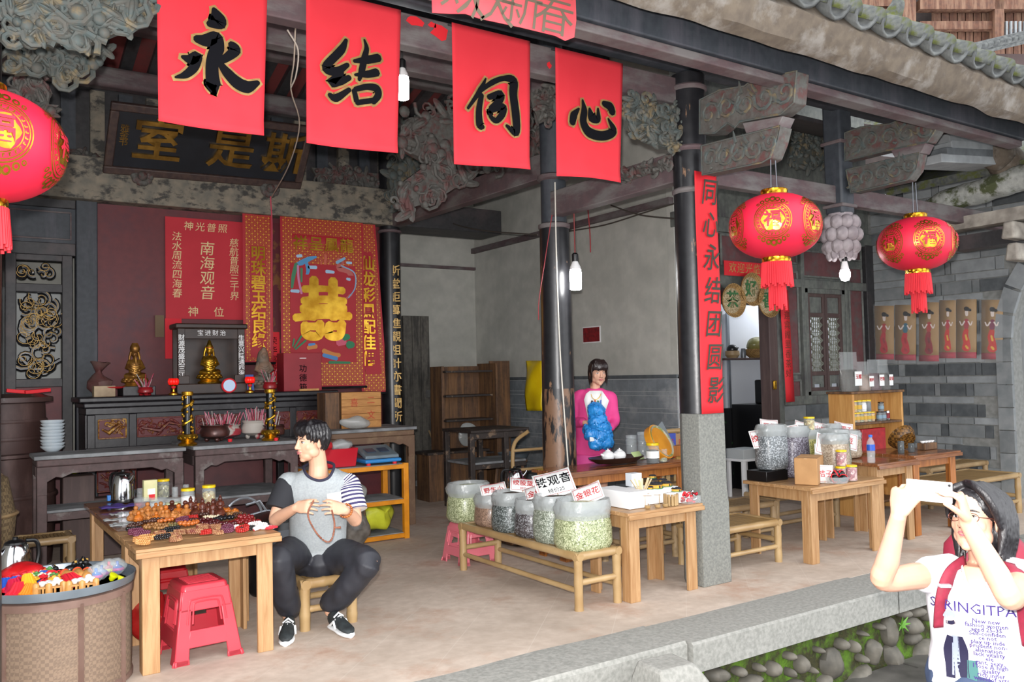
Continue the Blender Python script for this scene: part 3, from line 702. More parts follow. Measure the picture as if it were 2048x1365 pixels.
# doorway
d2=S('door_2','dark brown doorway into a white room',(7.3,WYD,0))
B().bb(7.69,7.83,WYD-.05,WYD+.1,0,2.36).build('door_post',m_bwn,d2,w=True,bev=.01);B().bb(7.83,7.95,WYD-.02,WYD+.1,0,2.36).build('jamb',m_gwood,d2,w=True,bev=.008)
B().bb(6.72,6.86,WYD-.05,WYD+.1,0,2.36).build('door_post',m_bwn,d2,w=True,bev=.01)
B().bb(6.86,7.69,WYD-.05,WYD+.1,2.2,2.36).build('head',m_bwn,d2,w=True,bev=.01)
B().box((7.73,WYD-.07,1.3),(.05,.02,.1)).build('padlock',m_gold,d2,w=True,bev=.008)
m_rw=M('room_white','#d9dde4',rough=.9)
rm=S('wall_room','white wall of the lit room behind the doorway',(7.6,7.5,0))
B().bb(6.4,9.6,7.5,7.55,0,2.9).build('back',m_rw,rm,w=True,sm=False);B().bb(6.56,6.6,6.5,7.5,0,2.9).build('side',m_rw,rm,w=True,sm=False)
B().bb(6.4,9.6,6.5,7.55,2.9,2.95).build('top',m_rw,rm,w=True,sm=False);B().bb(9.6,9.65,6.5,7.5,0,2.9).build('side',m_rw,rm,w=True,sm=False)
lamp('room_fill_light','POINT',(9.1,7.0,2.6),24,(.95,.97,1),.12)  # unseen fill light, added out of view so the white room reads bright
rs=T('wall_shelf','thin wall shelf on metal brackets inside the white room','shelf',(8.6,7.45,1.60))
B().bb(-.9,.6,-.25,.04,0,.025).build('board',m_bwn,rs,bev=.004)
for x in(-.34,):
    B().bb(x-.02,x+.02,.01,.04,-.6,.6).build('upright',M('brushed_steel','#b5bcc4',rough=.3,metal=.8),rs)
# lattice window
w1=S('window_1','pair of carved lattice sashes in the timber partition',(8.74,WYD,1.1))
for x0,x1,z0,z1 in((8.36,8.42,1.16,2.42),(9.06,9.12,1.16,2.42),(8.36,9.12,2.36,2.42),(8.36,9.12,1.16,1.21)):B().bb(x0,x1,WYD-.03,WYD+.05,z0,z1).build('frame',m_gwood,w1,w=True,bev=.006)
def sash(x0,x1):
    s=B()
    for a in((x0,x0+.04,1.21,2.36),(x1-.04,x1,1.21,2.36)):B().bb(a[0],a[1],WYD-.02,WYD+.03,a[2],a[3]).build('stile',m_bwn,w1,w=True,bev=.005)
    for z0,z1 in((2.32,2.36),(2.08,2.13),(1.39,1.44),(1.21,1.25)):B().bb(x0+.04,x1-.04,WYD-.02,WYD+.03,z0,z1).build('rail',m_bwn,w1,w=True,bev=.004)
    B().bb(x0+.04,x1-.04,WYD,WYD+.02,2.13,2.32).build('panel',m_gwood,w1,w=True,sm=False)
    g=B();g.bb(x0+.04,x1-.04,WYD,WYD+.02,1.29,1.39);g.bb(x0+.04,x0+.1,WYD,WYD+.02,1.25,1.29);g.bb(x1-.1,x1-.04,WYD,WYD+.02,1.25,1.29);g.build('apron',m_gwood,w1,w=True,sm=False)
    xa,xb=x0+.04,x1-.04;g=B();w=xb-xa
    for k in range(7):
        zc=1.44+.64*(k+.5)/7;dz=.64/14
        g.beam((xa,WYD,zc-dz),(xa+w*.35,WYD,zc),.02,.011);g.beam((xa+w*.35,WYD,zc),(xa,WYD,zc+dz),.02,.011)
        g.beam((xb,WYD,zc-dz),(xb-w*.35,WYD,zc),.02,.011);g.beam((xb-w*.35,WYD,zc),(xb,WYD,zc+dz),.02,.011)
        g.beam((xa+w*.35,WYD,zc),(xb-w*.35,WYD,zc),.02,.011)
        g.beam((xa,WYD,zc+dz),(xb,WYD,zc+dz),.016,.007)
    for q in(.2,.35,.5,.65,.8):g.beam((xa+w*q,WYD,1.44),(xa+w*q,WYD,2.08),.016,.009)
    g.build('lattice',M('lattice_timber','#7b7d72','#696a60',scale=12,rough=.8),w1,w=True,sm=False)
sash(8.42,8.735);sash(8.745,9.06)
# ================================================================== neighbouring roofs on the right
nr=S('roof_wing','mossy plastered eaves of the side wing at the right edge',(8.3,4.3,3.0))
pa=[on(x,y,'x',8.2)for x,y in((1862,420),(1900,400),(1960,385),(2010,365),(2060,352),(2120,330))]
g=B().tube(smooth_path(pa,5),[.11,.12,.115,.13,.12,.12],12,round_=True);g.v=[tuple(V(v)+mnoise.noise_vector(V(v)*6)*.025)for v in g.v];g.build('eave_roll',patchy('lichen_plaster','#8f918c','#4d5336',scale=7,lo=.48,hi=.58,rough=.9,fine=20,base2='#a9aaa4',bump=.6),nr,w=True)
g=B();q0=on(1905,452,'x',8.2);q1=on(2120,415,'x',8.2);g.beam(q0,q1,.22,.12);g.v=[tuple(V(v)+mnoise.noise_vector(V(v)*9)*.02)for v in g.v];g.build('plaster_edge',M('whitewash_timber','#a8a196','#7d766e',scale=8,bump=.4,rough=.9),nr,w=True)
g=B();g.beam(q0+V((.1,0,-.18)),q1+V((.1,0,-.18)),.2,.14);g.build('eave_beam',m_dwood,nr,w=True)
for a,b_ in((2030,462),(2038,505)):
    p=on(a,b_,'x',8.1);g=B().box(p,(.3,.12,.16),top=.8);g.build('corbel',M('whitewash_timber','#a8a196'),nr,w=True,bev=.02)
B().add([V((8.2,5.2,3.3)),V((8.2,2.5,3.3)),V((9.9,2.5,3.95)),V((9.9,5.2,3.95))],[(0,1,2,3)]).build('roof_deck',m_tilemoss,nr,w=True,solid=.08,sm=False)
gs=S('roof_gable','stacked tile and mortar end of the eaves behind the right bracket',(7.8,4.2,3.3))
for k,(px0,px1,py0,py1,mt)in enumerate(((1868,1975,262,276,m_paint),(1866,1985,276,290,m_bm),(1870,1990,290,302,m_bl),(1862,1990,302,318,m_bd),(1850,1975,318,328,m_bl))):
    a=on(px0,(py0+py1)/2,'y',4.1);b_=on(px1,(py0+py1)/2+6,'y',4.1);B().beam(a,b_,.3,.075).build('course',mt,gs,w=True,bev=.008)
g=B();p=on(1990,300,'y',4.0);g.ell(p,(.16,.15,.2),12,8);g.ell(p+V((.2,0,-.1)),(.2,.15,.18),12,8);g.v=[tuple(V(v)+mnoise.noise_vector(V(v)*7)*.03)for v in g.v];g.build('mortar_end',m_mortar,gs,w=True)
g=B()
for k in range(8):
    a=on(1700+k*13,236+k*1.8,'y',7.4);g.ell(a,(.12,.1,.045),8,6)
g.build('mossy_tiles',m_tilemoss,gs,w=True)
timber('wing_rafter','dark rafter board under the side wing eaves',on(1850,330,'y',5.4),on(1990,400,'y',5.4),.1,.16,m_bwn)
B().add([V((5.8,4.45,3.55)),V((9.9,4.45,3.55)),V((9.9,6.4,4.2)),V((5.8,6.4,4.2))],[(0,1,2,3)]).build('soffit',m_dwood,rt,w=True,solid=.03,sm=False)
# ================================================================== timber house seen above the eaves
bh=T('timber_house','tall brown timber house with balconies behind the tiled eaves','building',at(1880,320,17))
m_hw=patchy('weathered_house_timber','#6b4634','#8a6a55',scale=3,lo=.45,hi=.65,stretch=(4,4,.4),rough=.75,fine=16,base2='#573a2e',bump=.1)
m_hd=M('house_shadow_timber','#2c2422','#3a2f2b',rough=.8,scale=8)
def fb(nm,x0,x1,y0,y1,dep,th,mt):
    a,b_,c,d=(at(x,y,dep)for x,y in((x0,y1),(x1,y1),(x1,y0),(x0,y0)));k=FWD*th
    B().add([a,b_,c,d,a+k,b_+k,c+k,d+k],[(0,1,2,3),(7,6,5,4),(0,4,5,1),(1,5,6,2),(2,6,7,3),(3,7,4,0)]).build(nm,mt,bh,w=True,sm=False)
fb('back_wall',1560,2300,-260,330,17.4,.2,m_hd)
for k in range(12):fb('plank',1868+k*16,1882+k*16,-20+k*-1,112,17.0,.1,m_hw)
fb('post',1806,1832,-200,150,16.6,.25,m_hw);fb('post',1990,2008,-200,110,16.7,.2,m_hw)
fb('rail',1840,2300,-2,18,16.7,.2,m_hw);fb('rail',1840,2300,42,58,16.8,.15,m_hw);fb('rail',1640,1806,-12,12,16.8,.2,m_hw);fb('rail',1640,1806,18,30,16.7,.2,m_hw)
for k in range(8):fb('slat',2012+k*9,2016+k*9,42,76,16.75,.06,m_bl)
fb('pane',2005,2100,40,80,17.05,.02,M('pale_window','#b9bdc4',rough=.3))
fb('red_paper',1890,1926,84,106,16.6,.02,M('red_paper','#d5202b',rough=.7));fb('yellow_patch',1897,1920,89,102,16.58,.015,M('yellow_paper','#e9b23c',rough=.7))
pts=[at(x,y,15.6)for x,y in((1900,108),(1950,98),(2000,86),(2060,72),(2140,52))]
B().tube(smooth_path(pts),.12,8).build('lower_eave',m_tilegrey,bh,w=True)
for k in range(16):
    p=at(1905+k*12,105-k*2.6,15.4);B().ell(p,(.07,.1,.06),8,6).build('eave_tile',m_tilegrey,bh,w=True)
fb('eave_board',1900,2300,108,140,15.9,.3,m_bwn)
o=B();pp=[at(x,y,7.6)for x,y in((1765,60),(1780,45),(1788,20),(1800,-15))]
o.tube(smooth_path(pp),[.12,.09,.06,.04],8);o.v=[tuple(V(v)+mnoise.noise_vector(V(v)*8)*.04)for v in o.v]
tag(o.build('ridge_finial',m_tilemoss,None),'upturned mossy ridge end rising above the eaves','ridge')
# ================================================================== banners, papers, lanterns, bulbs
m_redcl=M('red_banner_cloth','#d8303c','#d02a36',rough=.85,scale=3,bump=.0)
m_ink=M('black_ink','#121216',rough=.9,spec=.08)
m_outl=M('bronze_outline','#8f6f42','#a98a55',rough=.5,metal=.3,scale=20)
m_red_p=M('red_paper','#d5202b',rough=.7)
m_goldfoil=M('gold_foil','#e0b23c','#b88420',rough=.28,metal=.85,scale=8)
def px2(c,off,s):return[[(off[0]+x/s,off[1]+y/s,w/s)for x,y,w in st]for st in c]
def pxbrush(strokes,ax,val,mat,parent,nrm,grow=0,lift=.0,name='character'):
    """brush strokes given as (pixel x, pixel y, pixel width) on the plane ax = val"""
    b=B()
    e1=X_ if ax=='y' else-Y_;e2=Z_
    for k,st in enumerate(strokes):
        P3=[on(x,y,ax,val)for x,y,w in st];W=[]
        for(x,y,w),p in zip(st,P3):W.append(w*(p-CAM).dot(FWD)/FPX*1.08)
        pts=smooth_path([V(((p.x if ax=='y' else-p.y),p.z,0))for p in P3],6);WW=np.interp(np.linspace(0,1,len(pts)),np.linspace(0,1,len(W)),W)
        P,Tn,F=frames(pts);vs=[]
        ext=[(P[0]-Tn[0]*(WW[0]*.3+grow),Tn[0],WW[0]*.45)]+[(P[i],Tn[i],WW[i])for i in range(len(P))]+[(P[-1]+Tn[-1]*(WW[-1]*.3+grow),Tn[-1],WW[-1]*.45)]
        for p,t,w in ext:
            n=V((-t.y,t.x,0)).normalized()*(w/2+grow)
            for q in(p+n,p-n):
                base=V((q.x,val,q.y))if ax=='y' else V((val,-q.x,q.y));vs.append(base+V(nrm)*(lift+k*.0002))
        b.add(vs,[(2*i,2*i+1,2*i+3,2*i+2)for i in range(len(ext)-1)])
    return b.build(name,mat,parent,sm=False,w=True)
CH={}
CH['yong']=px2([[(1245,60,25),(1262,100,70),(1270,135,90),(1215,150,35)],[(1140,235,40),(1200,245,70),(1260,225,60),(1265,290,75),(1240,350,65),(1235,430,70),(1245,510,80),(1255,530,50),(1200,490,15)],[(1060,340,20),(1110,355,60),(1150,335,50),(1130,400,50),(1080,445,40),(1020,460,12)],[(1345,265,40),(1370,300,60),(1320,345,45),(1275,365,40)],[(1275,370,30),(1320,430,55),(1380,490,70),(1440,515,70),(1505,490,25)]],(0,0),2.926)
CH['jie']=px2([[(-30,240,20),(-60,300,45),(-150,400,45),(-90,425,50),(-20,385,25)],[(-55,430,30),(-115,490,50),(-60,480,45),(-10,460,30)],[(-130,560,25),(-90,580,45),(-10,530,25)],[(75,240,12),(88,290,28),(75,350,38),(60,420,38),(45,475,20)],[(15,365,20),(90,358,45),(160,345,45)],[(20,445,15),(90,442,40),(150,430,45)],[(15,535,30),(30,600,32)],[(20,530,28),(90,515,35),(145,525,45),(155,565,40),(125,605,32)],[(30,608,30),(140,592,30)]],(700,0),2.926)
CH['tong']=px2([[(785,465,10),(755,530,32),(680,640,16)],[(760,560,30),(745,650,38),(750,735,48),(770,750,25)],[(745,545,20),(820,490,30),(890,465,28),(945,480,55),(945,560,52),(960,680,52),(960,780,45),(905,740,18)],[(800,575,30),(870,560,50),(855,605,45),(810,640,25)],[(805,655,30),(885,630,38),(880,675,40),(845,712,32),(815,690,28),(808,660,22)]],(700,0),2.926)
CH['xin']=px2([[(1330,640,12),(1300,680,48),(1290,725,40)],[(1350,590,12),(1360,650,42),(1355,720,48),(1390,780,58),(1470,800,52),(1530,770,50),(1500,700,12)],[(1390,640,15),(1405,690,62),(1440,700,38),(1440,640,14)],[(1470,610,30),(1510,630,52),(1525,665,45)]],(700,0),2.926)
names=['leftmost','second','third','rightmost']
for i,(x0,x1,xb0,xb1,key,lab)in enumerate(((.84,1.38,.845,1.345,'yong','red cloth banner with a black brush character, leftmost of the four'),(1.585,2.14,1.575,2.105,'jie','red cloth banner with a black brush character, second from the left'),(2.47,3.03,2.475,3.0,'tong','red cloth banner with a black brush character, third from the left'),(3.225,3.79,3.215,3.735,'xin','red cloth banner with a black brush character, rightmost and nearest the column'))):
    t=T('calligraphy_banner',lab,'banner',((x0+x1)/2,4.27,3.54),group='calligraphy banners on the front beam')
    def cl(u,v,i=i,x0=x0,x1=x1,xb0=xb0,xb1=xb1):
        xa=x0+(xb0-x0)*v;xe=x1+(xb1-x1)*v;x=xa+(xe-xa)*u
        return V((x,4.275+.008*math.sin(u*5+i)*v+.012*v*math.sin(3+u*3.1+i*2)-(.012*max(0,v-.9)*10*u),3.545-.815*v-.012*math.sin(u*2.4+i)*v+(.01*(1-v))))
    B().grid(cl,22,22).build('cloth',m_redcl,t,w=True,solid=.0025)
    for q,(m_,gr,li)in enumerate(((m_outl,.011,.016),(m_ink,0,.02))):pxbrush(CH[key],'y',4.27,m_,t,(0,-1,0),gr,li,'gilt_outline' if q==0 else 'character')
    B().cyl((x0-.01,4.3,3.55),(x1+.01,4.3,3.55),.008,8).build('hanging_rod',m_dwood,t,w=True)
# faded new-year strip on the eave beam
t=T('paper_strip','torn faded red paper strip with brushed characters at top centre','banner',(2.4,3.36,3.45))
pl=[on(x,y,'y',3.36)for x,y in((862,-70),(1150,-25),(1152,40),(1148,75),(1130,82),(1110,72),(1040,55),(960,38),(930,28),(900,28),(864,26))]
B().prism([(p.x,p.z)for p in pl],.003,Matrix(((1,0,0,0),(0,0,-1,3.36),(0,1,0,0),(0,0,0,1)))).build('paper',M('faded_red_paper','#c8404a','#d65a60',rough=.8,scale=3),t,w=True,sm=False)
for ch,x,y in(('庆',985,8),('新',1040,12),('春',1105,30),('欢',925,-12)):
    txt(ch,.26,M('grey_green_ink','#6a5f50',rough=.7),t,basis(on(x,y,'y',3.354),(1,0,0),Z_),bold=-.006,shear=.15,name='character')
# shreds of old red paper left on the banner beam
for k,(a,b_,w,h)in enumerate(((830,42,34,20),(880,65,40,30),(1098,130,10,12),(865,50,18,12))):
    p=on(a,b_,'y',4.325);s=(p-CAM).dot(FWD)/FPX;random.seed(k)
    o=B().prism([(w*s*.6*math.cos(q*.7)*random.uniform(.6,1.1),h*s*.6*math.sin(q*.7)*random.uniform(.6,1.1))for q in range(9)],.002,Matrix(((1,0,0,0),(0,0,-1,0),(0,1,0,0),(0,0,0,1)))).build('paper_scrap',m_red_p,None,sm=False);o.location=p
    tag(o,['torn red paper scrap on the beam right of the second banner','larger red paper scrap on the beam left of the third banner','tiny red paper scrap between third and fourth banners','small red paper flake beside the larger beam scrap'][k],'paper')
# couplet on the front column (folded round it) and the two by the left column
m_dink=M('dark_green_ink','#2c2f22',rough=.6)
t=T('red_couplet','long red paper couplet with seven brushed characters on the front column','couplet',(4.45,4.17,1.17))
def cp(u,v):
    x=4.335+.24*u;return V((x,4.178+(.03*(u-.88)*6 if u>.88 else 0)+.003*math.sin(v*9),2.87-1.69*v))
B().grid(cp,14,24).build('paper',m_red_p,t,w=True,solid=.002)
for k,ch in enumerate('同心永结团圆影'):txt(ch,.2,m_dink,t,basis((4.46,4.168,2.72-k*.232),(1,-.02,0),Z_),bold=.006,shear=.22,name='character',sx=.8)
t=T('red_couplet','red paper couplet on the column at the left edge','couplet',(.2,4.18,1.2))
B().grid(lambda u,v:V((.01+.18*u,4.19,3.06-1.9*v)),4,8).build('paper',m_red_p,t,w=True,solid=.002)
# altar plaque
Bl,Br,Tl,Tr=on(205,345,'y',9.0),on(600,378,'y',9.0),on(232,203,'y',8.6),on(620,262,'y',8.6)
t=T('altar_plaque','black wooden name plaque with gold characters above the altar','plaque',(Bl+Br)/2)
ex_=(Br-Bl).normalized();ey_=((Tl-Bl)+(Tr-Br)).normalized();wP=(Br-Bl).length;hP=(Tl-Bl).length
mp=basis((Bl+Br)/2,ex_,ey_);
g=B().box((0,hP/2,-.02),(wP-.1,hP-.1,.03));g.xf(mp);g.build('board',M('plaque_black','#14161c','#1d2028',rough=.45,scale=4),t,w=True,sm=False)
for c,d in(((0,.04,0),(wP,.08,.06)),((0,hP-.04,0),(wP,.08,.06)),((-wP/2+.04,hP/2,0),(.08,hP-.16,.06)),((wP/2-.04,hP/2,0),(.08,hP-.16,.06))):
    g=B().box(c,d);g.xf(mp);g.build('frame_rail',M('plaque_frame','#3a2b2a','#4c3a33',rough=.55,scale=20,bump=.4),t,w=True,bev=.012)
m_gch=M('gold_relief','#c59a4a','#7a5c2c',rough=.3,metal=.85,scale=6)
for ch,fx in(('室',-.27),('是',.09),('斯',.37)):txt(ch,.46,m_gch,t,mp@Matrix.Translation((fx*wP,hP*.5,.012)),bold=.012,ext=.014,name='character',sx=1.05)
txt('雅金书',.085,m_gch,t,mp@Matrix.Translation((-wP*.425,hP*.55,.0)),vertical=True,ext=.003,gap=.8)
for k in range(2):
    g=B();
    for j in range(10):a=j*2*PI/10;g.ell((math.cos(a)*.07,.0,math.sin(a)*.06),(.04,.03,.04),8,6)
    g.ell((0,-.02,0),.05,8,6);o=g.build('plaque_bracket',m_carve2,t,w=False);o.location=V(on((284,540)[k],(353,378)[k],'y',8.98))-t.location
# red poster behind the shrine
YP=9.17
t=T('deity_poster','red paper poster with gold handwritten characters behind the shrine','poster',(2.26,YP,2.13))
B().bb(1.87,2.66,YP-.004,YP,2.13,3.18).build('paper',M('red_poster','#b5202e','#bd2633',rough=.7,scale=3),t,w=True,sm=False)
m_gt=M('pale_gold_ink','#d8c48f',rough=.55)
def ytxt(s,x,z,size,par,Y,vertical=True,gap=1.0,mat=None,**k):return txt(s,size,mat or m_gt,par,basis((x,Y,z),X_,Z_),vertical=vertical,gap=gap,name='lettering',**k)
ytxt('神光普照',2.27,3.09,.1,t,YP-.006,False,1.3,shear=.1);ytxt('南海观音',2.28,2.63,.155,t,YP-.006,True,1.0,shear=.1)
ytxt('慈航普照三千界',2.56,2.66,.1,t,YP-.006,True,.95,shear=.1);ytxt('法水周流四海春',1.98,2.68,.1,t,YP-.006,True,.98,shear=.1)
ytxt('神    位',2.27,2.2,.11,t,YP-.006,False,1.1)
o=B().bb(1.86,2.02,YP-.02,YP-.01,1.72,2.13).build('red_cloth_strip',m_redcl,None,sm=False);tag(o,'red cloth strip hanging below the poster beside the shrine','cloth')
o=B().bb(1.765,1.85,YP-.02,YP-.012,1.94,2.16).build('paper_note',M('brown_note','#6e5a45',rough=.8),None,sm=False);tag(o,'brown paper slip stuck on the red panel','paper')
# ---------------- wedding scrolls
def latt(name,k=52.0):
    m=M(name,'#a01422',rough=.45);nt=m.node_tree;N=nt.nodes;L=nt.links;p=N['Principled BSDF']
    tc=N.new('ShaderNodeTexCoord');sp=N.new('ShaderNodeSeparateXYZ');L.new(tc.outputs['Object'],sp.inputs[0])
    def mth(op,a,b_=None):
        n=N.new('ShaderNodeMath');n.operation=op
        for i,q in enumerate((a,b_)):
            if q is None:continue
            if isinstance(q,(int,float)):n.inputs[i].default_value=q
            else:L.new(q,n.inputs[i])
        return n.outputs[0]
    sx=mth('SINE',mth('MULTIPLY',sp.outputs[0],k));sz=mth('SINE',mth('MULTIPLY',sp.outputs[2],k))
    pr=mth('ABSOLUTE',mth('MULTIPLY',sx,sz));sm_=mth('ABSOLUTE',mth('ADD',sx,sz))
    a=mth('LESS_THAN',pr,.045);b2=mth('GREATER_THAN',pr,.9);c=mth('LESS_THAN',mth('ABSOLUTE',mth('SUBTRACT',pr,.5)),.03)
    fac=mth('MINIMUM',mth('ADD',mth('ADD',a,b2),c),1.0)
    mx=N.new('ShaderNodeMixRGB');L.new(fac,mx.inputs[0]);mx.inputs[1].default_value=lin('#a01422');mx.inputs[2].default_value=lin('#d9a93a');L.new(mx.outputs[0],p.inputs['Base Color'])
    mt=mth('MULTIPLY',fac,.55);L.new(mt,p.inputs['Metallic']);return m
m_lat=latt('gold_coin_lattice');m_sred=M('scroll_red','#a31524','#ad1a28',rough=.5,scale=4)
def scroll(label,x0,x1,z0,z1,Y,lean=0,bord=.07):
    t=T('wedding_scroll',label,'scroll',((x0+x1)/2,Y,z0),group='wedding scrolls beside the altar')
    def sh(u,v,a=x0,b_=x1,c=z0,d=z1,off=0):
        z=c+(d-c)*v;return V((a+(b_-a)*u+lean*(z1-z),Y-off+.006*math.sin(v*6),z))
    def flat(nm,a,b_,c,d,off,mt):B().grid(lambda u,v:sh(u,v,a,b_,c,d,off),2,16).build(nm,mt,t,w=True)
    flat('paper',x0,x1,z0,z1,0,m_sred);flat('gold_border',x0+.025,x1-.025,z0+.03,z1-.03,.003,m_lat)
    B().cyl((x0-.03,Y,z1),(x1+.03,Y,z1),.012,8).build('top_rod',m_blacq,t,w=True);B().cyl((x0-.02+lean*(z1-z0),Y,z0),(x1+.02+lean*(z1-z0),Y,z0),.014,8).build('bottom_rod',m_blacq,t,w=True)
    return t,flat
YS=9.06
t,fl=scroll('large red wedding scroll with gold double happiness, dragon and phoenix',3.03,4.0,1.38,3.33,YS)
fl('field',3.13,3.9,1.66,2.78,.006,m_sred);fl('title_field',3.16,3.88,2.86,3.08,.006,m_sred)
ytxt('祥呈鳳龍',3.52,2.97,.17,t,YS-.022,False,1.12,m_goldfoil,bold=.015)
xi=px2([[(775,540,60),(772,700,70),(765,800,80)],[(905,550,62),(905,700,70),(910,800,80)],[(705,610,48),(850,608,40),(975,622,48)],[(700,690,50),(850,680,50),(985,695,50)],[(700,745,70),(840,750,70),(980,745,70)],[(645,805,50),(840,790,45),(1020,795,52)],[(715,850,60),(725,920,60),(810,925,55),(815,840,60)],[(885,850,60),(875,920,60),(950,925,55),(965,840,60)],[(715,865,50),(815,865,50)],[(885,865,50),(965,865,50)]],(400,400),3.412)
pxbrush(xi,'y',YS,m_goldfoil,t,(0,-1,0),0,.012,'double_happiness')
def cstroke(st,col,nm='figure',lift=.011):return pxbrush(px2(st,(400,400),3.412),'y',YS,M('print_'+col.strip('#'),col,rough=.6),t,(0,-1,0),0,lift,nm)
cstroke([[(940,410,30),(960,430,40),(945,470,30),(1010,490,35),(1040,560,30),(1030,640,22),(990,680,10)]],'#b8605a','dragon');cstroke([[(930,430,20),(985,400,16)],[(960,450,8),(1050,500,8),(1055,600,8),(1010,670,6)]],'#7fa9c8','dragon',.013)
cstroke([[(790,390,14),(740,405,30),(690,430,34),(660,440,20)],[(720,420,20),(735,480,26),(720,530,10)]],'#4f8fc0','phoenix');cstroke([[(655,440,26),(635,520,26),(625,600,16)],[(690,470,16),(690,560,12)]],'#3f7d5a','phoenix',.012);cstroke([[(665,450,14),(670,540,14),(690,640,14)]],'#c07aa0','phoenix',.013)
cstroke([[(660,385,18),(690,382,20)],[(740,460,20),(790,462,22)],[(1000,430,16),(1030,432,16)],[(860,490,22),(910,495,18)],[(1000,540,16),(1020,545,18)],[(620,622,18),(670,625,22)]],'#9fc0dc','cloud')
cstroke([[(640,1010,10),(690,930,12)],[(650,1020,10),(720,960,12)],[(630,1000,8),(640,950,10)],[(880,1110,18),(1020,1112,14)],[(980,940,44),(1010,935,36)],[(1010,990,50),(1040,990,40)]],'#2f7d55','leaves');cstroke([[(940,975,44),(985,970,40)]],'#cc5a72','lotus');cstroke([[(735,1010,26),(790,1000,30)],[(840,1030,30),(900,1060,40),(950,1060,24)]],'#c9803f','duck');cstroke([[(840,1060,24),(930,1085,26)],[(740,990,16),(780,985,14)]],'#4f86c0','duck',.013)
cstroke([[(850,440,14),(855,395,18),(850,370,6)],[(825,440,10),(822,400,4)],[(880,440,10),(885,400,4)]],'#c0604a','flame')
t,fl=scroll('narrow red wedding scroll with gold verse, left of the large scroll',2.63,2.95,1.66,3.28,YS+.02)
fl('field',2.70,2.88,1.72,2.98,.006,m_sred);ytxt('明珠碧玉结良缘',2.79,2.36,.165,t,YS-.0,True,.95,m_goldfoil,bold=.02)
t,fl=scroll('narrow red wedding scroll with gold verse, right of the large scroll',3.84,4.17,1.3,3.29,YS+.04,lean=.07)
fl('field',3.9,4.1,1.52,2.98,.006,m_sred);ytxt('仙龙彩鳳配佳偶',4.06,2.24,.18,t,YS+.012,True,1.02,m_goldfoil,bold=.02,shear=-.0)
t=T('dim_scroll','darker printed scroll half hidden between the wedding scrolls','scroll',(2.97,YS+.1,1.6))
B().bb(2.86,3.08,YS+.1,YS+.104,1.66,3.2).build('paper',M('dark_print','#5a1520','#7a4a20',rough=.6,scale=9,lo=.5,hi=.6),t,w=True,sm=False)
B().bb(2.9,3.04,YS+.09,YS+.094,1.45,2.0).build('red_strip',m_red_p,t,w=True,sm=False);ytxt('荣华富贵',2.97,1.75,.09,t,YS+.086,True,1.1,m_ink)
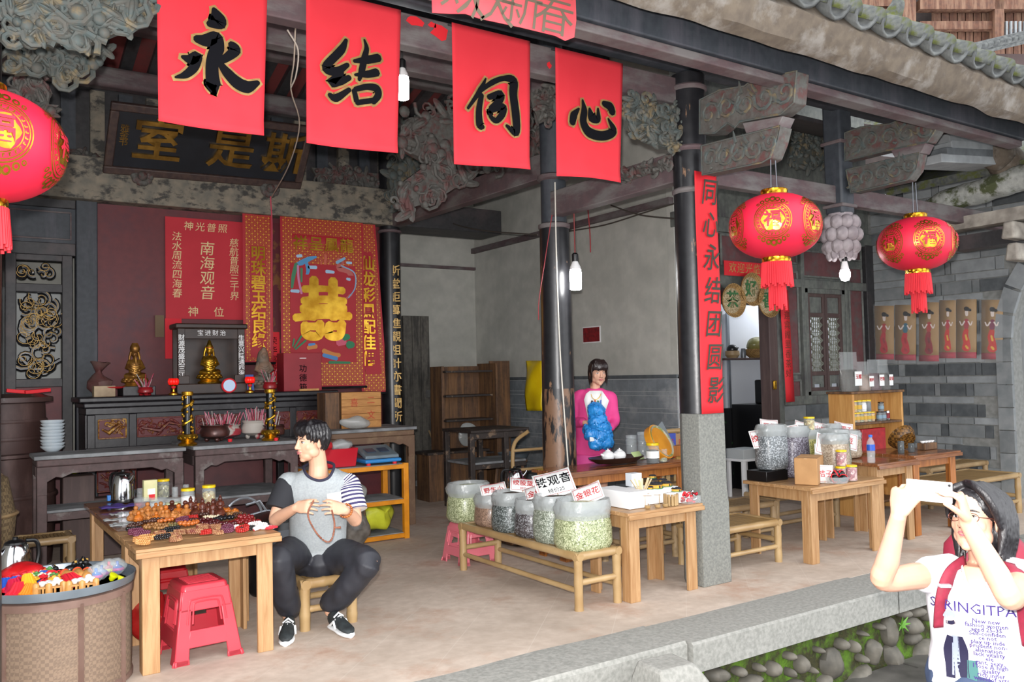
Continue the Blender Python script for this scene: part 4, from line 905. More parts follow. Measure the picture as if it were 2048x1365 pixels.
# ================================================================== lanterns
m_lan=M('lantern_silk','#d8203f','#cf1a3a',rough=.55,scale=3,stretch=(1,1,.2));m_lan.node_tree.nodes['Principled BSDF'].inputs['Subsurface Weight'].default_value=.0
m_fri=M('red_fringe','#d9222f','#b81826',rough=.7,scale=60,stretch=(1,1,.05));m_goldf=M('gold_foil_band','#d9a92c','#8a5f10',rough=.25,metal=.9,scale=40,bump=.6,kind='voro')
LA,LC=.285,.21
def lan_r(z):
    q=min(1,abs(z)/LC);return LA*(1-q**2.25)**.5 if q<1 else 0
def on_lan(x,z,ph,off=.004):
    r=lan_r(z)+off;a=ph+x/max(.12,lan_r(z));return V((r*math.cos(a),r*math.sin(a),z))
def lantern(label,c,phis,strings=.24,scale=1.0):
    t=T('red_lantern',label,'lantern',c,group='red silk lanterns under the eaves');t.scale=(scale,)*3
    n=64;prof=[(z,lan_r(z))for z in np.linspace(-LC*.965,LC*.965,25)]
    g=B();g.loft([[V((r*(1-.012*abs(math.sin(j*PI/8)))*math.cos(2*PI*j/n),r*(1-.012*abs(math.sin(j*PI/8)))*math.sin(2*PI*j/n),z))for j in range(n)]for z,r in prof]);g.build('silk_body',m_lan,t,ang=60)
    for z0,z1,r in((.195,.235,.08),(-.235,-.195,.085)):B().lathe([(r,z0),(r+.004,z0+.004),(r+.004,z1-.004),(r,z1)],28).build('gold_cap',m_goldf,t)
    g=B()
    for j in range(44):a=j*2*PI/44;g.cyl((.085*math.cos(a),.085*math.sin(a),-.23),(.095*math.cos(a),.095*math.sin(a),-.37-.01*(j%3)),.0075,5)
    g.build('fringe',m_fri,t)
    g=B()
    for j in range(22):a=j*2*PI/22;g.cyl((.045*math.cos(a),.045*math.sin(a),-.3),(.05*math.cos(a),.05*math.sin(a),-.5-.012*(j%4)),.008,5)
    g.build('tassel',m_fri,t)
    for s in(-1,1):B().cyl((s*.03,0,.22),(s*.02,0,.22+strings),.004,6).build('hanging_wire',M('steel_wire','#70747a',rough=.4,metal=.7),t)
    m_medal=M('gold_print','#d8a938','#9c7420',rough=.25,metal=.85,scale=12)
    for ph in phis:
        gd=B()
        for r0,r1 in((.108,.113),(.075,.079),(.098,.102)):
            N_=40;vs=[]
            for j in range(N_):a=2*PI*j/N_;vs+=[on_lan(r0*math.cos(a),r0*math.sin(a),ph),on_lan(r1*math.cos(a),r1*math.sin(a),ph)]
            gd.add(vs,[(2*j,2*j+1,(2*j+3)%(2*N_),(2*j+2)%(2*N_))for j in range(N_)])
        for j in range(26):   # key-fret ring
            a=2*PI*j/26
            for q0,q1,d in((.084,.094,.05),(.082,.086,.1)):
                gd.add([on_lan(q*math.cos(a+e),q*math.sin(a+e),ph)for q,e in((q0,0),(q1,0),(q1,d),(q0,d))],[(0,1,2,3)])
        N_=24;vs=[on_lan(0,0,ph,.003)]+[on_lan((.066+.006*math.cos(6*2*PI*j/N_))*math.cos(2*PI*j/N_),(.066+.006*math.cos(6*2*PI*j/N_))*math.sin(2*PI*j/N_),ph,.003)for j in range(N_)]
        gd.add(vs,[(0,1+j,1+(j+1)%N_)for j in range(N_)])
        for sgn in(1,-1):   # cloud scrolls above and below
            for(x,z,r)in((0,.135,.02),(.03,.13,.016),(-.03,.13,.016),(.06,.115,.014),(-.06,.115,.014),(.085,.1,.01),(-.085,.1,.01)):
                vs=[];N2=12
                for j in range(N2):a=2*PI*j/N2;vs+=[on_lan(x+r*.5*math.cos(a),sgn*(z+r*.5*math.sin(a)),ph),on_lan(x+r*math.cos(a),sgn*(z+r*math.sin(a)),ph)]
                gd.add(vs,[(2*j,2*j+1,(2*j+3)%(2*N2),(2*j+2)%(2*N2))for j in range(N2)])
        o_=gd.build('gold_medallion',m_medal,t,sm=False);o_['kind']='stuff'
    cu=bpy.data.curves.new('fu','FONT');cu.body='福';cu.size=.105;cu.align_x='CENTER';cu.align_y='CENTER';cu.offset=.0022
    ob=bpy.data.objects.new('fu',cu);COL.objects.link(ob);dg=bpy.context.evaluated_depsgraph_get();me0=bpy.data.meshes.new_from_object(ob.evaluated_get(dg));bpy.data.objects.remove(ob)
    for ph in phis:B().add([on_lan(v.co.x,v.co.y,ph,.0065)for v in me0.vertices],[tuple(p.vertices)for p in me0.polygons]).build('character',M('lantern_red_print','#c81c38',rough=.55),t,sm=False)
    return t
fc=math.atan2(-FWD.y,-FWD.x)
lantern('red lantern hanging from the front column bracket',V((4.39,3.55,2.385)),[fc-.35+k*2*PI/6 for k in range(6)],.29)
lantern('red lantern hanging from the pendant post bracket, farthest right',V((6.25,3.72,2.42)),[fc-.12+k*2*PI/6 for k in range(6)],.26)
p=at(-38,292,3.22);lantern('red lantern cut off by the left edge of the picture',p,[fc-1.45,fc-.25,fc+.75,fc+1.8],.5,1.02)
# ================================================================== bulbs and wires
m_bulb=M('lit_bulb','#ffffff',rough=.3,emit=45);m_sock=M('black_socket','#101012',rough=.4);m_cer=M('white_ceramic','#e6e6e6',rough=.35)
def bulb(label,p,kind,cord,s=1.0,cm='#7a2b2b'):
    t=T('light_bulb',label,'light bulb',p,group='bare hanging bulbs');t.scale=(s,)*3
    if kind=='cfl':
        B().lathe([(.028,-.09),(.036,-.085),(.038,.02),(.034,.035),(.026,.04)],18).build('glass',m_bulb,t)
        B().lathe([(.036,.04),(.034,.055),(.022,.08),(.018,.09)],18).build('ballast',m_cer,t)
    else:
        B().lathe([(.004,-.055),(.025,-.048),(.038,-.02),(.038,.005),(.03,.03)],18).build('glass',m_bulb,t)
        B().lathe([(.03,.03),(.028,.045),(.02,.08),(.018,.09)],18).build('ballast',m_cer,t)
    B().lathe([(.02,.09),(.021,.095),(.021,.135),(.012,.145)],14).build('socket',m_sock,t)
    B().cyl((0,0,.14),(0,0,.14+cord/s),.004,6).build('cord',M('cord_'+cm.strip('#'),cm,rough=.6),t);return t
bulb('bright spiral bulb hanging between second and third banners',on(805,168,'y',5.0),'cfl',.3,1.15,'#333333')
bulb('large bright bulb on a red cord beside the middle column',on(1151,552,'x',4.46),'cfl',.44,1.35)
bulb('small lit globe bulb below the carved pendant',on(1690,548,'y',4.36),'led',.18,1.15,'#222222')
def wire(label,pts,r,col,cat='wire'):
    o=B().tube(smooth_path(pts,5),r,6).build('wire',M('wire_'+col.strip('#'),col,rough=.6),None);return tag(o,label,cat)
wire('loose pale wire dangling in front of the altar plaque',[on(592,20,'y',4.9),on(588,120,'y',5.2),on(582,180,'y',5.6),on(599,250,'y',6.2),on(578,330,'y',7),on(543,395,'y',8.4)],.005,'#b9a99a')
wire('twisted pale wires behind the first banner gap',[on(575,60,'y',4.9),on(596,100,'y',5),on(592,150,'y',5.2),on(582,175,'y',5.4)],.005,'#c8bdb2')
wire('pink cord hanging left of the large wedding scroll',[on(541,393,'y',8.9),on(544,470,'y',8.9),on(541,700,'y',8.9)],.007,'#c2455a')
wire('white cable running down the middle column',[on(1110,365,'y',5.82),on(1113,520,'y',5.82),on(1120,700,'y',5.8),on(1131,860,'y',5.8),on(1137,940,'y',5.8)],.006,'#d8d3c8')
wire('red thread slanting down the middle column',[on(1104,430,'y',5.81),on(1090,520,'y',5.81),on(1078,600,'y',5.82),on(1077,640,'y',5.85)],.004,'#8f2f35')
wire('dark cable crossing the plaster side wall',[on(1136,463,'x',6.2),on(1210,450,'x',6.2),on(1290,425,'x',6.2),on(1350,407,'x',6.2)],.008,'#4b453f')
wire('dark cable sagging to the right over the side wall',[on(1222,411,'x',6.15),on(1280,430,'x',6.15),on(1352,438,'x',6.15)],.008,'#4b453f')
wire('dark cable sagging below the tie beam',[on(882,436,'x',5.2),on(920,452,'x',5.2),on(980,463,'x',5.2),on(1075,470,'x',5.2)],.008,'#4b453f')
wire('thin red thread hanging on the side wall',[on(1176,420,'x',6.2),on(1180,470,'x',6.2),on(1181,505,'x',6.2)],.007,'#a8363c')
# ================================================================== doorway decorations
t=T('door_couplet','red paper strip with gold characters above the doorway','couplet',(7.4,WYD-.06,2.5))
B().bb(6.98,7.66,WYD-.064,WYD-.06,2.5,2.66).build('paper',m_red_p,t,w=True,sm=False);ytxt('欢迎光临',7.3,2.58,.12,t,WYD-.067,False,1.15,m_goldp,shear=.1)
t=T('door_couplet','long vertical red paper couplet right of the doorway','couplet',(7.97,WYD-.05,1.08))
B().grid(lambda u,v:V((7.88+.15*u+.05*v,WYD-.055,2.38-1.28*v)),2,10).build('paper',m_red_p,t,w=True,solid=.002);ytxt('迎宾阁里香茶好',7.99,1.75,.1,t,WYD-.059,True,1.1,M('brown_ink','#6a2a1a',rough=.6))
m_bamtr=M('woven_tray','#a5834f','#7a5c35',rough=.75,scale=60,bump=.5,kind='check')
m_seed=M('cream_seeds','#cdbfa2','#8d7a58',rough=.8,scale=90,kind='voro',lo=.2,hi=.5)
for ch,x,y in(('茶',1462,602),('好',1499,580),('香',1533,603)):
    p=on(x,y,'y',WYD-.1);t=T('winnowing_tray',{'茶':'round bamboo tray with a green character, lowest left above the doorway','好':'round bamboo tray with a green character, topmost above the doorway','香':'round bamboo tray with a green character, right one above the doorway'}[ch],'tray',p,group='character trays over the doorway')
    R_=Matrix.Rotation(PI/2,4,'X')
    B().lathe([(0.001,.0),(.15,.0),(.17,.02),(.185,.05),(.175,.052),(.155,.02),(.14,.012),(.001,.012)],28,mat=R_).build('tray',m_bamtr,t);B().lathe([(.001,.014),(.138,.014),(.13,.02),(.001,.02)],24,mat=R_).build('seeds',m_seed,t)
    txt(ch,.19,M('green_leaves','#2c5a35','#3d6b3a',rough=.8,scale=50),t,basis(p+V((0,-.024,0)),X_,Z_),bold=.02,ext=.004,name='character')
# ================================================================== furniture
m_fir=M('fir_planks','#9c744b','#b38e64',rough=.5,scale=5,stretch=(9,9,.8),detail=5,bump=.05,c3='#96683c')
m_firx=M('fir_planks_top','#9c744b','#b38e64',rough=.45,scale=5,stretch=(.9,9,9),detail=5,bump=.05,c3='#96683c')
m_var=M('varnished_top','#6b3f24','#8f5a34',rough=.25,scale=5,stretch=(.9,9,9),detail=5,bump=.04,coat=.5)
m_varl=M('varnished_leg','#8f5526','#b06f35',rough=.4,scale=5,stretch=(9,9,.8),detail=5,bump=.04)
m_dustw=patchy('dusty_dark_wood','#4a3b3a','#8d8a86',scale=5,lo=.55,hi=.75,rough=.7,fine=22,base2='#574544',bump=.15)
m_dust=M('dusty_shelf','#6d6f71','#8f9294',rough=.85,scale=6)
m_knot=M('wood_knot','#6b3a1e',rough=.6)
def table(label,x0,x1,y0,y1,h,top,leg,rz=0,planks=4,lw=.085,ov=.035,group=None,name='wooden_table'):
    cx,cy=(x0+x1)/2,(y0+y1)/2;w,d=x1-x0,y1-y0
    t=T(name,label,'table',(cx,cy,0),rz,group);th=.026;pw=d/planks
    for k in range(planks):B().box((0,-d/2+pw*(k+.5),h-th/2),(w,pw-.003,th)).build('top_plank',top,t,bev=.003)
    B().box((0,-d/2-.004,h-th-.004),(w+.004,.022,.03)).build('edge_strip',top,t,bev=.003)
    for sx in(-1,1):
        for sy in(-1,1):
            xx=sx*(w/2-ov);yy=sy*(d/2-ov);g=B()
            g.box((xx-sx*lw/2,yy-sy*.011,(h-th)/2),(lw,.022,h-th));g.box((xx-sx*.011,yy-sy*(lw/2+.012),(h-th)/2),(.022,lw-.02,h-th));g.build('leg',leg,t,bev=.003)
    for sy in(-1,1):B().box((0,sy*(d/2-ov-.025),h-th-.045),(w-2*ov-2*lw+.02,.02,.088)).build('apron',leg,t,bev=.002)
    for sx in(-1,1):B().box((sx*(w/2-ov-.025),0,h-th-.045),(.02,d-2*ov-2*lw+.02,.088)).build('apron',leg,t,bev=.002)
    return t
table('light fir table covered with beads, nearest the camera',.80,1.54,4.65,5.30,.64,m_firx,m_fir)
table('dark topped table behind the bead table',.82,1.60,5.305,6.75,.635,m_var,m_fir,planks=5)
table('small fir table of white boxes beside the stone column',3.62,4.29,4.15,4.63,.58,m_firx,m_fir)
table('reddish varnished tea table in front of the pink jacket woman',4.02,5.4,5.36,5.80,.70,m_var,m_varl)
table('fir table loaded with tea sacks right of the stone column',5.40,6.33,4.12,4.78,.58,m_firx,m_fir)
table('taller fir table next to the sack table',6.37,6.95,4.2,4.80,.68,m_var,m_fir)
table('dark varnished table nearest the brick wall',6.98,7.72,4.25,4.85,.70,m_var,m_varl)
# ---------------- bamboo
m_bam=M('bamboo_culm','#987a50','#b09469',rough=.35,scale=4,stretch=(1,1,1),detail=4,coat=.3,c3='#7d6038');m_bamd=M('bamboo_old','#8d7350','#a78f6c',rough=.45,scale=5,c3='#6f5a40');m_slat=M('bamboo_slat','#7c6038','#9b7d4c',rough=.5,scale=8,rnd=.15)
def culm(p,q,r,mat,parent,name,nodes=3,seed=0):
    p=V(p);q=V(q);pts=[];rr=[];n=nodes*6
    for i in range(n+1):
        f=i/n;ph=(f*nodes+.37+seed*.31)%1;dd=min(ph,1-ph)
        pts.append(p.lerp(q,f));rr.append(r*(1.0+.1*math.exp(-(dd*9)**2)))
    return B().tube(pts,rr,12).build(name,mat,parent)
def bench(label,x0,x1,y0,y1,h,axis='y',r=.028,mat=None,slats=22,group='bamboo benches',name='bamboo_bench',low=True):
    mat=mat or m_bam;cx,cy=(x0+x1)/2,(y0+y1)/2;L_,W_=(y1-y0,x1-x0)if axis=='y' else(x1-x0,y1-y0)
    t=T(name,label,'bench' if 'bench' in name else 'stool',(cx,cy,0),PI/2 if axis=='y' else 0,group)
    a,b_=L_/2-r,W_/2-r
    for i,(sx,sy)in enumerate(((-1,-1),(1,-1),(-1,1),(1,1))):culm((sx*a,sy*b_,0),(sx*a,sy*b_,h-r*.6),r,mat,t,'leg',2,i)
    for i,sy in enumerate((-1,1)):culm((-a-r,sy*b_,h-r),(a+r,sy*b_,h-r),r*.95,mat,t,'rail',4,i)
    for i,sx in enumerate((-1,1)):culm((sx*a,-b_-r,h-r),(sx*a,b_+r,h-r),r*.95,mat,t,'end_rail',2,i)
    for k in range(slats):
        x=-a+r+(2*a-2*r)*(k+.5)/slats
        o=bpy.data.objects.new('slat',slat_mesh());COL.objects.link(o);o.parent=t;o.location=(x,0,h-r*.55);o.scale=((2*a-2*r)/slats*.82,2*b_,.012)
    if low:
        for i,sy in enumerate((-1,1)):culm((-a,sy*b_,.12),(a,sy*b_,.12),r*.62,mat,t,'stretcher',5,i)
        for i,sx in enumerate((-1,1)):culm((sx*a,-b_,.17),(sx*a,b_,.17),r*.7,mat,t,'stretcher',2,i)
    return t
def slat_mesh():
    return unit_box(m_slat)
bench('bamboo bench carrying the row of tea sacks',3.27,3.64,4.24,5.72,.36,'y')
bench('low bamboo bench to the right of the stone column',4.68,5.36,4.36,4.82,.33,'x')
bench('long bamboo bench behind the sack table',4.85,5.92,4.86,5.22,.36,'x',mat=m_bamd)
bench('bamboo bench under the taller fir table',6.05,6.95,4.98,5.35,.37,'x',mat=m_bamd)
bench('wide bamboo bench at the right edge by the arch',7.78,8.9,4.3,4.85,.40,'x')
bench('bamboo bench along the brick wall',8.45,9.6,4.98,5.3,.42,'x',mat=m_bamd)
bench('bamboo bench behind the bead table at left',.3,1.0-.2,7.0,7.32,.38,'x',mat=m_bamd,slats=16)
bench('small bamboo bench against the tea table legs',4.3,4.9,5.0,5.28,.34,'x',mat=m_bamd,slats=14)
ms=bench('square bamboo stool under the seated man',1.74,2.1,4.90,5.26,.30,'x',r=.032,slats=14,name='bamboo_stool',group='bamboo stools')
ks_=bench('low bamboo stool under the left kettle',.08,.45,5.2,5.56,.42,'x',slats=10,name='bamboo_stool',group='bamboo stools',mat=m_bamd)
# upright bamboo chair behind the tea table
t=T('bamboo_chair','bamboo chair with curved back beside the woman in pink','chair',(4.55,6.35,0))
for i,(sx,sy)in enumerate(((-.2,-.2),(.2,-.2),(-.2,.2),(.2,.2))):culm((sx,sy,0),(sx,sy,.42),.02,m_bam,t,'leg',2,i)
B().box((0,0,.42),(.44,.44,.03)).build('seat',m_slat,t,bev=.01)
for s in(-1,1):B().tube(smooth_path([(s*.2,.2,.4),(s*.2,.22,.7),(s*.18,.2,.86),(s*.1,.1,.96)]),.018,8).build('back_post',m_bam,t)
for z in(.6,.78):culm((-.2,.21,z),(.2,.21,z),.014,m_bam,t,'back_rail',2)
t=T('bamboo_chair','bamboo chair back rising behind the tea jars','chair',(5.75,6.05,0))
for i,(sx,sy)in enumerate(((-.22,-.2),(.22,-.2),(-.22,.2),(.22,.2))):culm((sx,sy,0),(sx,sy,.93 if sy<0 else .42),.02,m_bam,t,'leg',3,i)
culm((-.24,-.2,.92),(.24,-.2,.92),.022,m_bam,t,'back_rail',2);B().box((0,0,.42),(.46,.44,.03)).build('seat',m_slat,t,bev=.01)
for k in range(4):B().box((-.15+k*.1,-.2,.68),(.05,.012,.46)).build('back_slat',m_bam,t,bev=.004)
# ---------------- plastic stools
m_pink=M('red_plastic','#bd3340','#c43c48',rough=.3,scale=3);m_pink2=M('pink_plastic','#d9727e',rough=.35);m_dred=M('deep_red_plastic','#a3141c',rough=.3)
def pstool(label,loc,rz,h,wb,wt,mat,group='plastic stools'):
    t=T('plastic_stool',label,'stool',loc,rz,group);k=lambda z:wt/2+(wb-wt)/2*(1-z/h)
    g=B();g.loft([[V((sx*k(z)*q,sy*k(z)*q,z))for sx,sy in((-1,-.86),(-.86,-1),(.86,-1),(1,-.86),(1,.86),(.86,1),(-.86,1),(-1,.86))]for z,q in((h-.05,1.0),(h-.012,.98),(h,.92))]);g.build('seat',mat,t,bev=.006)
    gr=B()
    for j in range(7):
        y=(j-3)*wt*.11;gr.box((0,y,h+.001),(wt*.66,wt*.035,.005))
    gr.build('grip_ribs',mat,t)
    for ang_ in range(4):
        R_=Matrix.Rotation(ang_*PI/2,4,'Z')
        def strip(a0,z0,a1,z1,b0,b1,nm):   # trapezoid on the side face, a = fraction of half width
            g=B();th=.012
            vs=[]
            for z,(l,r_)in((z0,b0),(z1,b1)):
                kk=k(z);vs+=[V((l*kk,-kk,z)),V((r_*kk,-kk,z)),V((r_*kk,-kk+th,z)),V((l*kk,-kk+th,z))]
            g.add(vs,[(3,2,1,0),(4,5,6,7),(0,1,5,4),(1,2,6,5),(2,3,7,6),(3,0,4,7)]);g.xf(R_);g.build(nm,mat,t,bev=.004)
        for q_ in(.5,.68):
            zz=(h*.5,h*(.62+.2*q_),h*(.66+.22*q_));g=B().tube(smooth_path([(-q_*k(zz[0]),-k(zz[0])-.001,zz[0]),(-q_*.95*k(zz[1]),-k(zz[1])-.001,zz[1]),(-q_*.7*k(zz[2]),-k(zz[2])-.001,zz[2]),(q_*.7*k(zz[2]),-k(zz[2])-.001,zz[2]),(q_*.95*k(zz[1]),-k(zz[1])-.001,zz[1]),(q_*k(zz[0]),-k(zz[0])-.001,zz[0])],4),.005,6);g.xf(R_);g.build('relief_rib',mat,t)
        strip(0,h*.66,0,h-.03,(-.95,.95),(-.95,.95),'skirt')
        strip(0,0,0,h*.7,(-1.0,-.58),(-.98,-.55),'leg');strip(0,0,0,h*.7,(.58,1.0),(.55,.98),'leg')
        strip(0,h*.2,0,h*.42,(-.62,.62),(-.6,.6),'rung');strip(0,0,0,.03,(-1.06,-.55),(-1.03,-.57),'foot');strip(0,0,0,.03,(.55,1.06),(.57,1.03),'foot')
    return t
pstool('red plastic stool under the bead table',(1.16,4.9,0),.06,.40,.36,.245,m_pink)
pstool('darker red plastic stool hidden behind the red stool',(1.10,5.55,0),.0,.38,.34,.24,m_dred)
pstool('pale pink plastic stool under the tea sack at the bench end',(3.50,5.94,0),.0,.31,.33,.25,m_pink2)
# ---------------- bay furniture: open shelf, old dark table, stool
m_oldpl=patchy('old_brown_planks','#5d4330','#7d5a3a',scale=3,lo=.45,hi=.65,stretch=(6,6,.5),rough=.65,fine=22,base2='#4b3628',bump=.15)
m_bdust=patchy('chipped_black_wood','#2b2523','#7a6552',scale=9,lo=.56,hi=.62,rough=.6,fine=22,base2='#39302c',bump=.15)
t=T('plank_shelf','tall brown plank shelf standing in the grey bay','shelf',(5.55,9.2,0))
sx0,sx1=on(898,760,'y',9.0).x-5.55,on(1005,760,'y',9.0).x-5.55;
sx1=on(992,760,'y',9.0).x-5.55
B().bb(sx1-.0,sx1+.03,-.2,.25,0,1.63).build('side_panel',m_oldpl,t,bev=.004);B().bb(sx0-.02,sx0+.02,-.05,.25,0,1.6).build('side_panel',m_oldpl,t,bev=.004)
for k in range(3):
    w=(sx1-sx0)/3;B().bb(sx0+k*w,sx0+(k+1)*w-.004,.2,.23,.1,1.6).build('back_plank',m_oldpl,t,bev=.003)
for z in(1.52,1.22,.92,.5):B().bb(sx0,sx1,-.12,.22,z,z+.025).build('shelf_board',m_bdust,t,bev=.003)
B().bb(sx1+.04,sx1+.34,.0,.03,0,1.66).build('door_leaf',m_oldpl,t,bev=.004)
t=T('plank_box','low brown plank box below the shelf','box',(5.05,8.98,0));
B().bb(-.3,.5,-.02,.3,0,.55).build('body',m_oldpl,t,bev=.004);B().bb(-.33,.53,-.05,.33,.55,.58).build('lid',m_bdust,t,bev=.004)
a=on(950,862,'z',.88);b_=on(1085,862,'z',.88)
t=T('old_table','worn black two tier table left of the middle column','table',((a.x+b_.x)/2+.1,a.y+.05,0));w2=(b_.x-a.x)/2+.15
B().bb(-w2,w2,-.05,.6,.85,.88).build('top',m_bdust,t,bev=.006);B().bb(-w2+.04,w2-.04,-.02,-.0,.78,.85).build('apron',m_bdust,t,bev=.004)
for sx in(-1,.25):
    for y in(0,.55):B().bb(sx*w2-.03*sx-.03,sx*w2-.03*sx+.03,y-.03,y+.03,0,.85).build('leg',m_bdust,t,bev=.006)
B().bb(-w2+.02,w2-.02,0,.55,.5,.525).build('lower_shelf',m_dust,t,bev=.004);B().bb(-w2+.03,w2-.03,-.02,0,.45,.5).build('stretcher',m_bdust,t,bev=.004)
t=T('wooden_stool','small bare wood stool under the old black table','stool',on(1040,1000,'z',0)+V((0,.2,0)))
B().box((0,0,.44),(.34,.26,.03)).build('seat',m_oldpl,t,bev=.006)
for sx in(-1,1):
    for sy in(-1,1):B().beam((sx*.16,sy*.11,0),(sx*.12,sy*.08,.43),.035,.035).build('leg',m_oldpl,t,bev=.004)
# grey bay door leaning at the back wall
t=T('plank_door','grey weathered plank door leaning on the bay wall','door',(4.95,10.28,0))
xa,xb=on(806,800,'y',10.3).x,on(858,800,'y',10.3).x;m_greyw=patchy('grey_weathered_plank','#56534e','#3f3d3a',scale=4,lo=.48,hi=.62,stretch=(4,4,.6),rough=.8,fine=20,base2='#67635c',bump=.2)
for k in range(3):
    w=(xb-xa)/3;B().bb(xa+k*w-4.95,xa+(k+1)*w-4.95-.006,-.03,.03,.12,2.3).build('plank',m_greyw,t,bev=.004)
B().bb(xa-4.95,xb-4.95,-.05,-.03,.1,.2).build('batten',m_greyw,t,bev=.004)
B().bb(xb-5.02,xb-4.98,-.07,-.03,1.2,1.3).build('latch',M('steel_latch','#b5b8ba',rough=.3,metal=.8),t)
t=T('broom','thin bamboo broom leaning against the dado','broom',on(900,985,'z',0));pt1=on(858,862,'y',10.2)
B().tube([V((0,0,.1)),V(pt1)-t.location],.012,8).build('handle',m_bamd,t);B().lathe([(.16,0),(.09,.2),(.03,.38)],14,sy=.5).build('bristles',M('straw','#7d6b4a','#5c4e36',scale=60,stretch=(1,1,.05)),t)
o=B().tube([on(868,978,'z',.02),on(842,980,'z',.02)],.02,8).build('steel_tube',MATS['brushed_steel'],None);tag(o,'short steel tube foot lying by the plank door','tube')
# hanging yellow bag and the red notice
t=T('yellow_bag','bright yellow plastic bag hanging on the side wall','bag',(WX-.1,7.9,1.05));
def yb(u,v):
    p=on(1052+34*u,722+100*v,'x',WX-.06);return p+V((-.05*math.sin(u*3)*math.sin(v*3)+.015*math.sin(v*7+u*5),0,0))
B().grid(yb,12,14).build('plastic',M('yellow_plastic','#f0d018','#e3bd0c',rough=.35,scale=5,bump=.3),t,w=True,solid=.01)
pa,pb2=on(1166,657,'x',WX-.01),on(1199,683,'x',WX-.01)
t=T('wall_notice','small dark red notice on the plaster side wall','notice',(WX,(pa.y+pb2.y)/2,pb2.z));B().bb(WX-.012,WX-.006,pb2.y,pa.y,pb2.z,pa.z).build('board',M('notice_red','#8a1c22','#5f1a1e',rough=.6,scale=30),t,w=True,sm=False);B().bb(WX-.008,WX-.003,pb2.y-.02,pa.y+.01,pb2.z-.012,pa.z+.012).build('border',m_white,t,w=True,sm=False)
# ---------------- jar shelf in the right bay
t=T('jar_shelf','light pine shelf unit holding honey jars by the brick wall','shelf',(7.92,5.33,0));m_pine=M('knotty_pine','#b98345','#d3a160',rough=.5,scale=4,stretch=(6,6,.7),c3='#8a5527')
B().bb(-.43,-.4,-.14,.14,0,1.21).build('side_panel',m_pine,t,bev=.003);B().bb(.40,.43,-.14,.14,0,1.21).build('side_panel',m_pine,t,bev=.003);B().bb(-.45,.45,-.15,.15,1.21,1.235).build('top',m_oldpl,t,bev=.004)
for k in range(5):B().bb(-.4+k*.16,-.4+(k+1)*.16-.003,.12,.14,.05,1.2).build('back_plank',m_pine,t,bev=.002)
for z in(.9,.5,.1):B().bb(-.4,.4,-.14,.13,z,z+.022).build('shelf_board',m_oldpl,t,bev=.003)
o=B().bb(7.7,8.1,5.24,5.3,.55,.85).build('red_gift_box',M('crimson_foil','#8f1420','#b02028',rough=.35,scale=20),None,bev=.006);tag(o,'crimson gift box on the lower board of the jar shelf','box')
# ---------------- yellow steel rack
t=T('steel_rack','yellow painted steel rack behind the seated man','rack',(3.2,7.35,0));m_yst=M('yellow_steel','#d68a12','#c47a10',rough=.45,scale=12)
x0,x1,yf,yb_=-.55,.34,-.2,.25
for x in(x0,x1):
    for y in(yf,yb_):B().bb(x-.025,x+.025,y-.025,y+.025,0,.69).build('leg',m_yst,t,bev=.003)
for z in(.68,.36,.05):
    for y in(yf,yb_):B().bb(x0,x1,y-.02,y+.02,z-.04,z).build('rail',m_yst,t,bev=.003)
    for x in(x0,x1):B().bb(x-.02,x+.02,yf,yb_,z-.04,z).build('rail',m_yst,t,bev=.003)
    B().bb(x0,x1,yf,yb_,z-.005,z+.006).build('tray',m_dust,t)
# ================================================================== altar and offering tables
m_altar=patchy('black_altar_lacquer','#1d1b1e','#4c474a',scale=6,lo=.58,hi=.8,rough=.4,fine=20,base2='#28262a',bump=.1)
m_relief=patchy('red_gilt_relief','#5e2320','#9a7030',scale=22,lo=.55,hi=.68,rough=.5,fine=40,base2='#6e2c26',bump=.4)
m_relief2=patchy('gilt_relief','#8f6020','#c99a3a',scale=18,lo=.5,hi=.66,rough=.4,fine=40,base2='#5a2a1a',bump=.4)
t=T('altar_table','long black lacquered altar table with carved red panels','table',(2.21,8.75,0));w=1.16
B().bb(-w-.06,w+.06,-.3,.28,1.31,1.36).build('top',m_altar,t,bev=.012);B().bb(-w-.02,w+.02,-.27,.27,1.26,1.31).build('cornice',m_altar,t,bev=.012);B().bb(-w,w,-.24,.26,1.2,1.26).build('frieze',m_altar,t,bev=.006)
B().bb(-w,w,-.2,.24,.85,1.2).build('body',m_altar,t,bev=.004)
def carved_panel(x0,x1,z0,z1,y,mat,seed):
    B().bb(x0,x1,y-.012,y,z0,z1).build('panel_ground',m_redpan,t,sm=False)
    g=B();random.seed(seed)
    for k in range(int(26*(x1-x0)/.3)):
        c=V((random.uniform(x0+.02,x1-.02),y-.016,random.uniform(z0+.02,z1-.02)))
        if k%2:g.tube(spiral(c,random.uniform(.015,.035),1.1,X_,Z_,random.uniform(0,6),1,8),[.009,.004],5)
        else:g.ell(c,(random.uniform(.02,.045),.012,random.uniform(.008,.016)),8,5,(0,random.uniform(-1,1),0))
    g.tube([(x0+.03,y-.02,(z0+z1)/2),((x0+x1)/2-.03,y-.025,z0+.05),((x0+x1)/2+.05,y-.025,z1-.05),(x1-.03,y-.02,(z0+z1)/2)],[.01,.022,.018,.006],6)
    g.build('carved_panel',mat,t,ang=60)
    g=B();e=y-.014
    for a,b_ in(((x0,z0),(x1,z0)),((x1,z0),(x1,z1)),((x1,z1),(x0,z1)),((x0,z1),(x0,z0))):g.cyl((a[0],e,a[1]),(b_[0],e,b_[1]),.007,6)
    g.build('panel_bead',mat,t)
for i,(a,b_,mt)in enumerate(((-1.05,-.82,m_relief2),(-.72,-.28,m_relief),(-.2,.22,m_relief),(.3,.72,m_relief),(.8,1.06,m_relief))):carved_panel(a,b_,.98,1.15,-.2,mt,i)
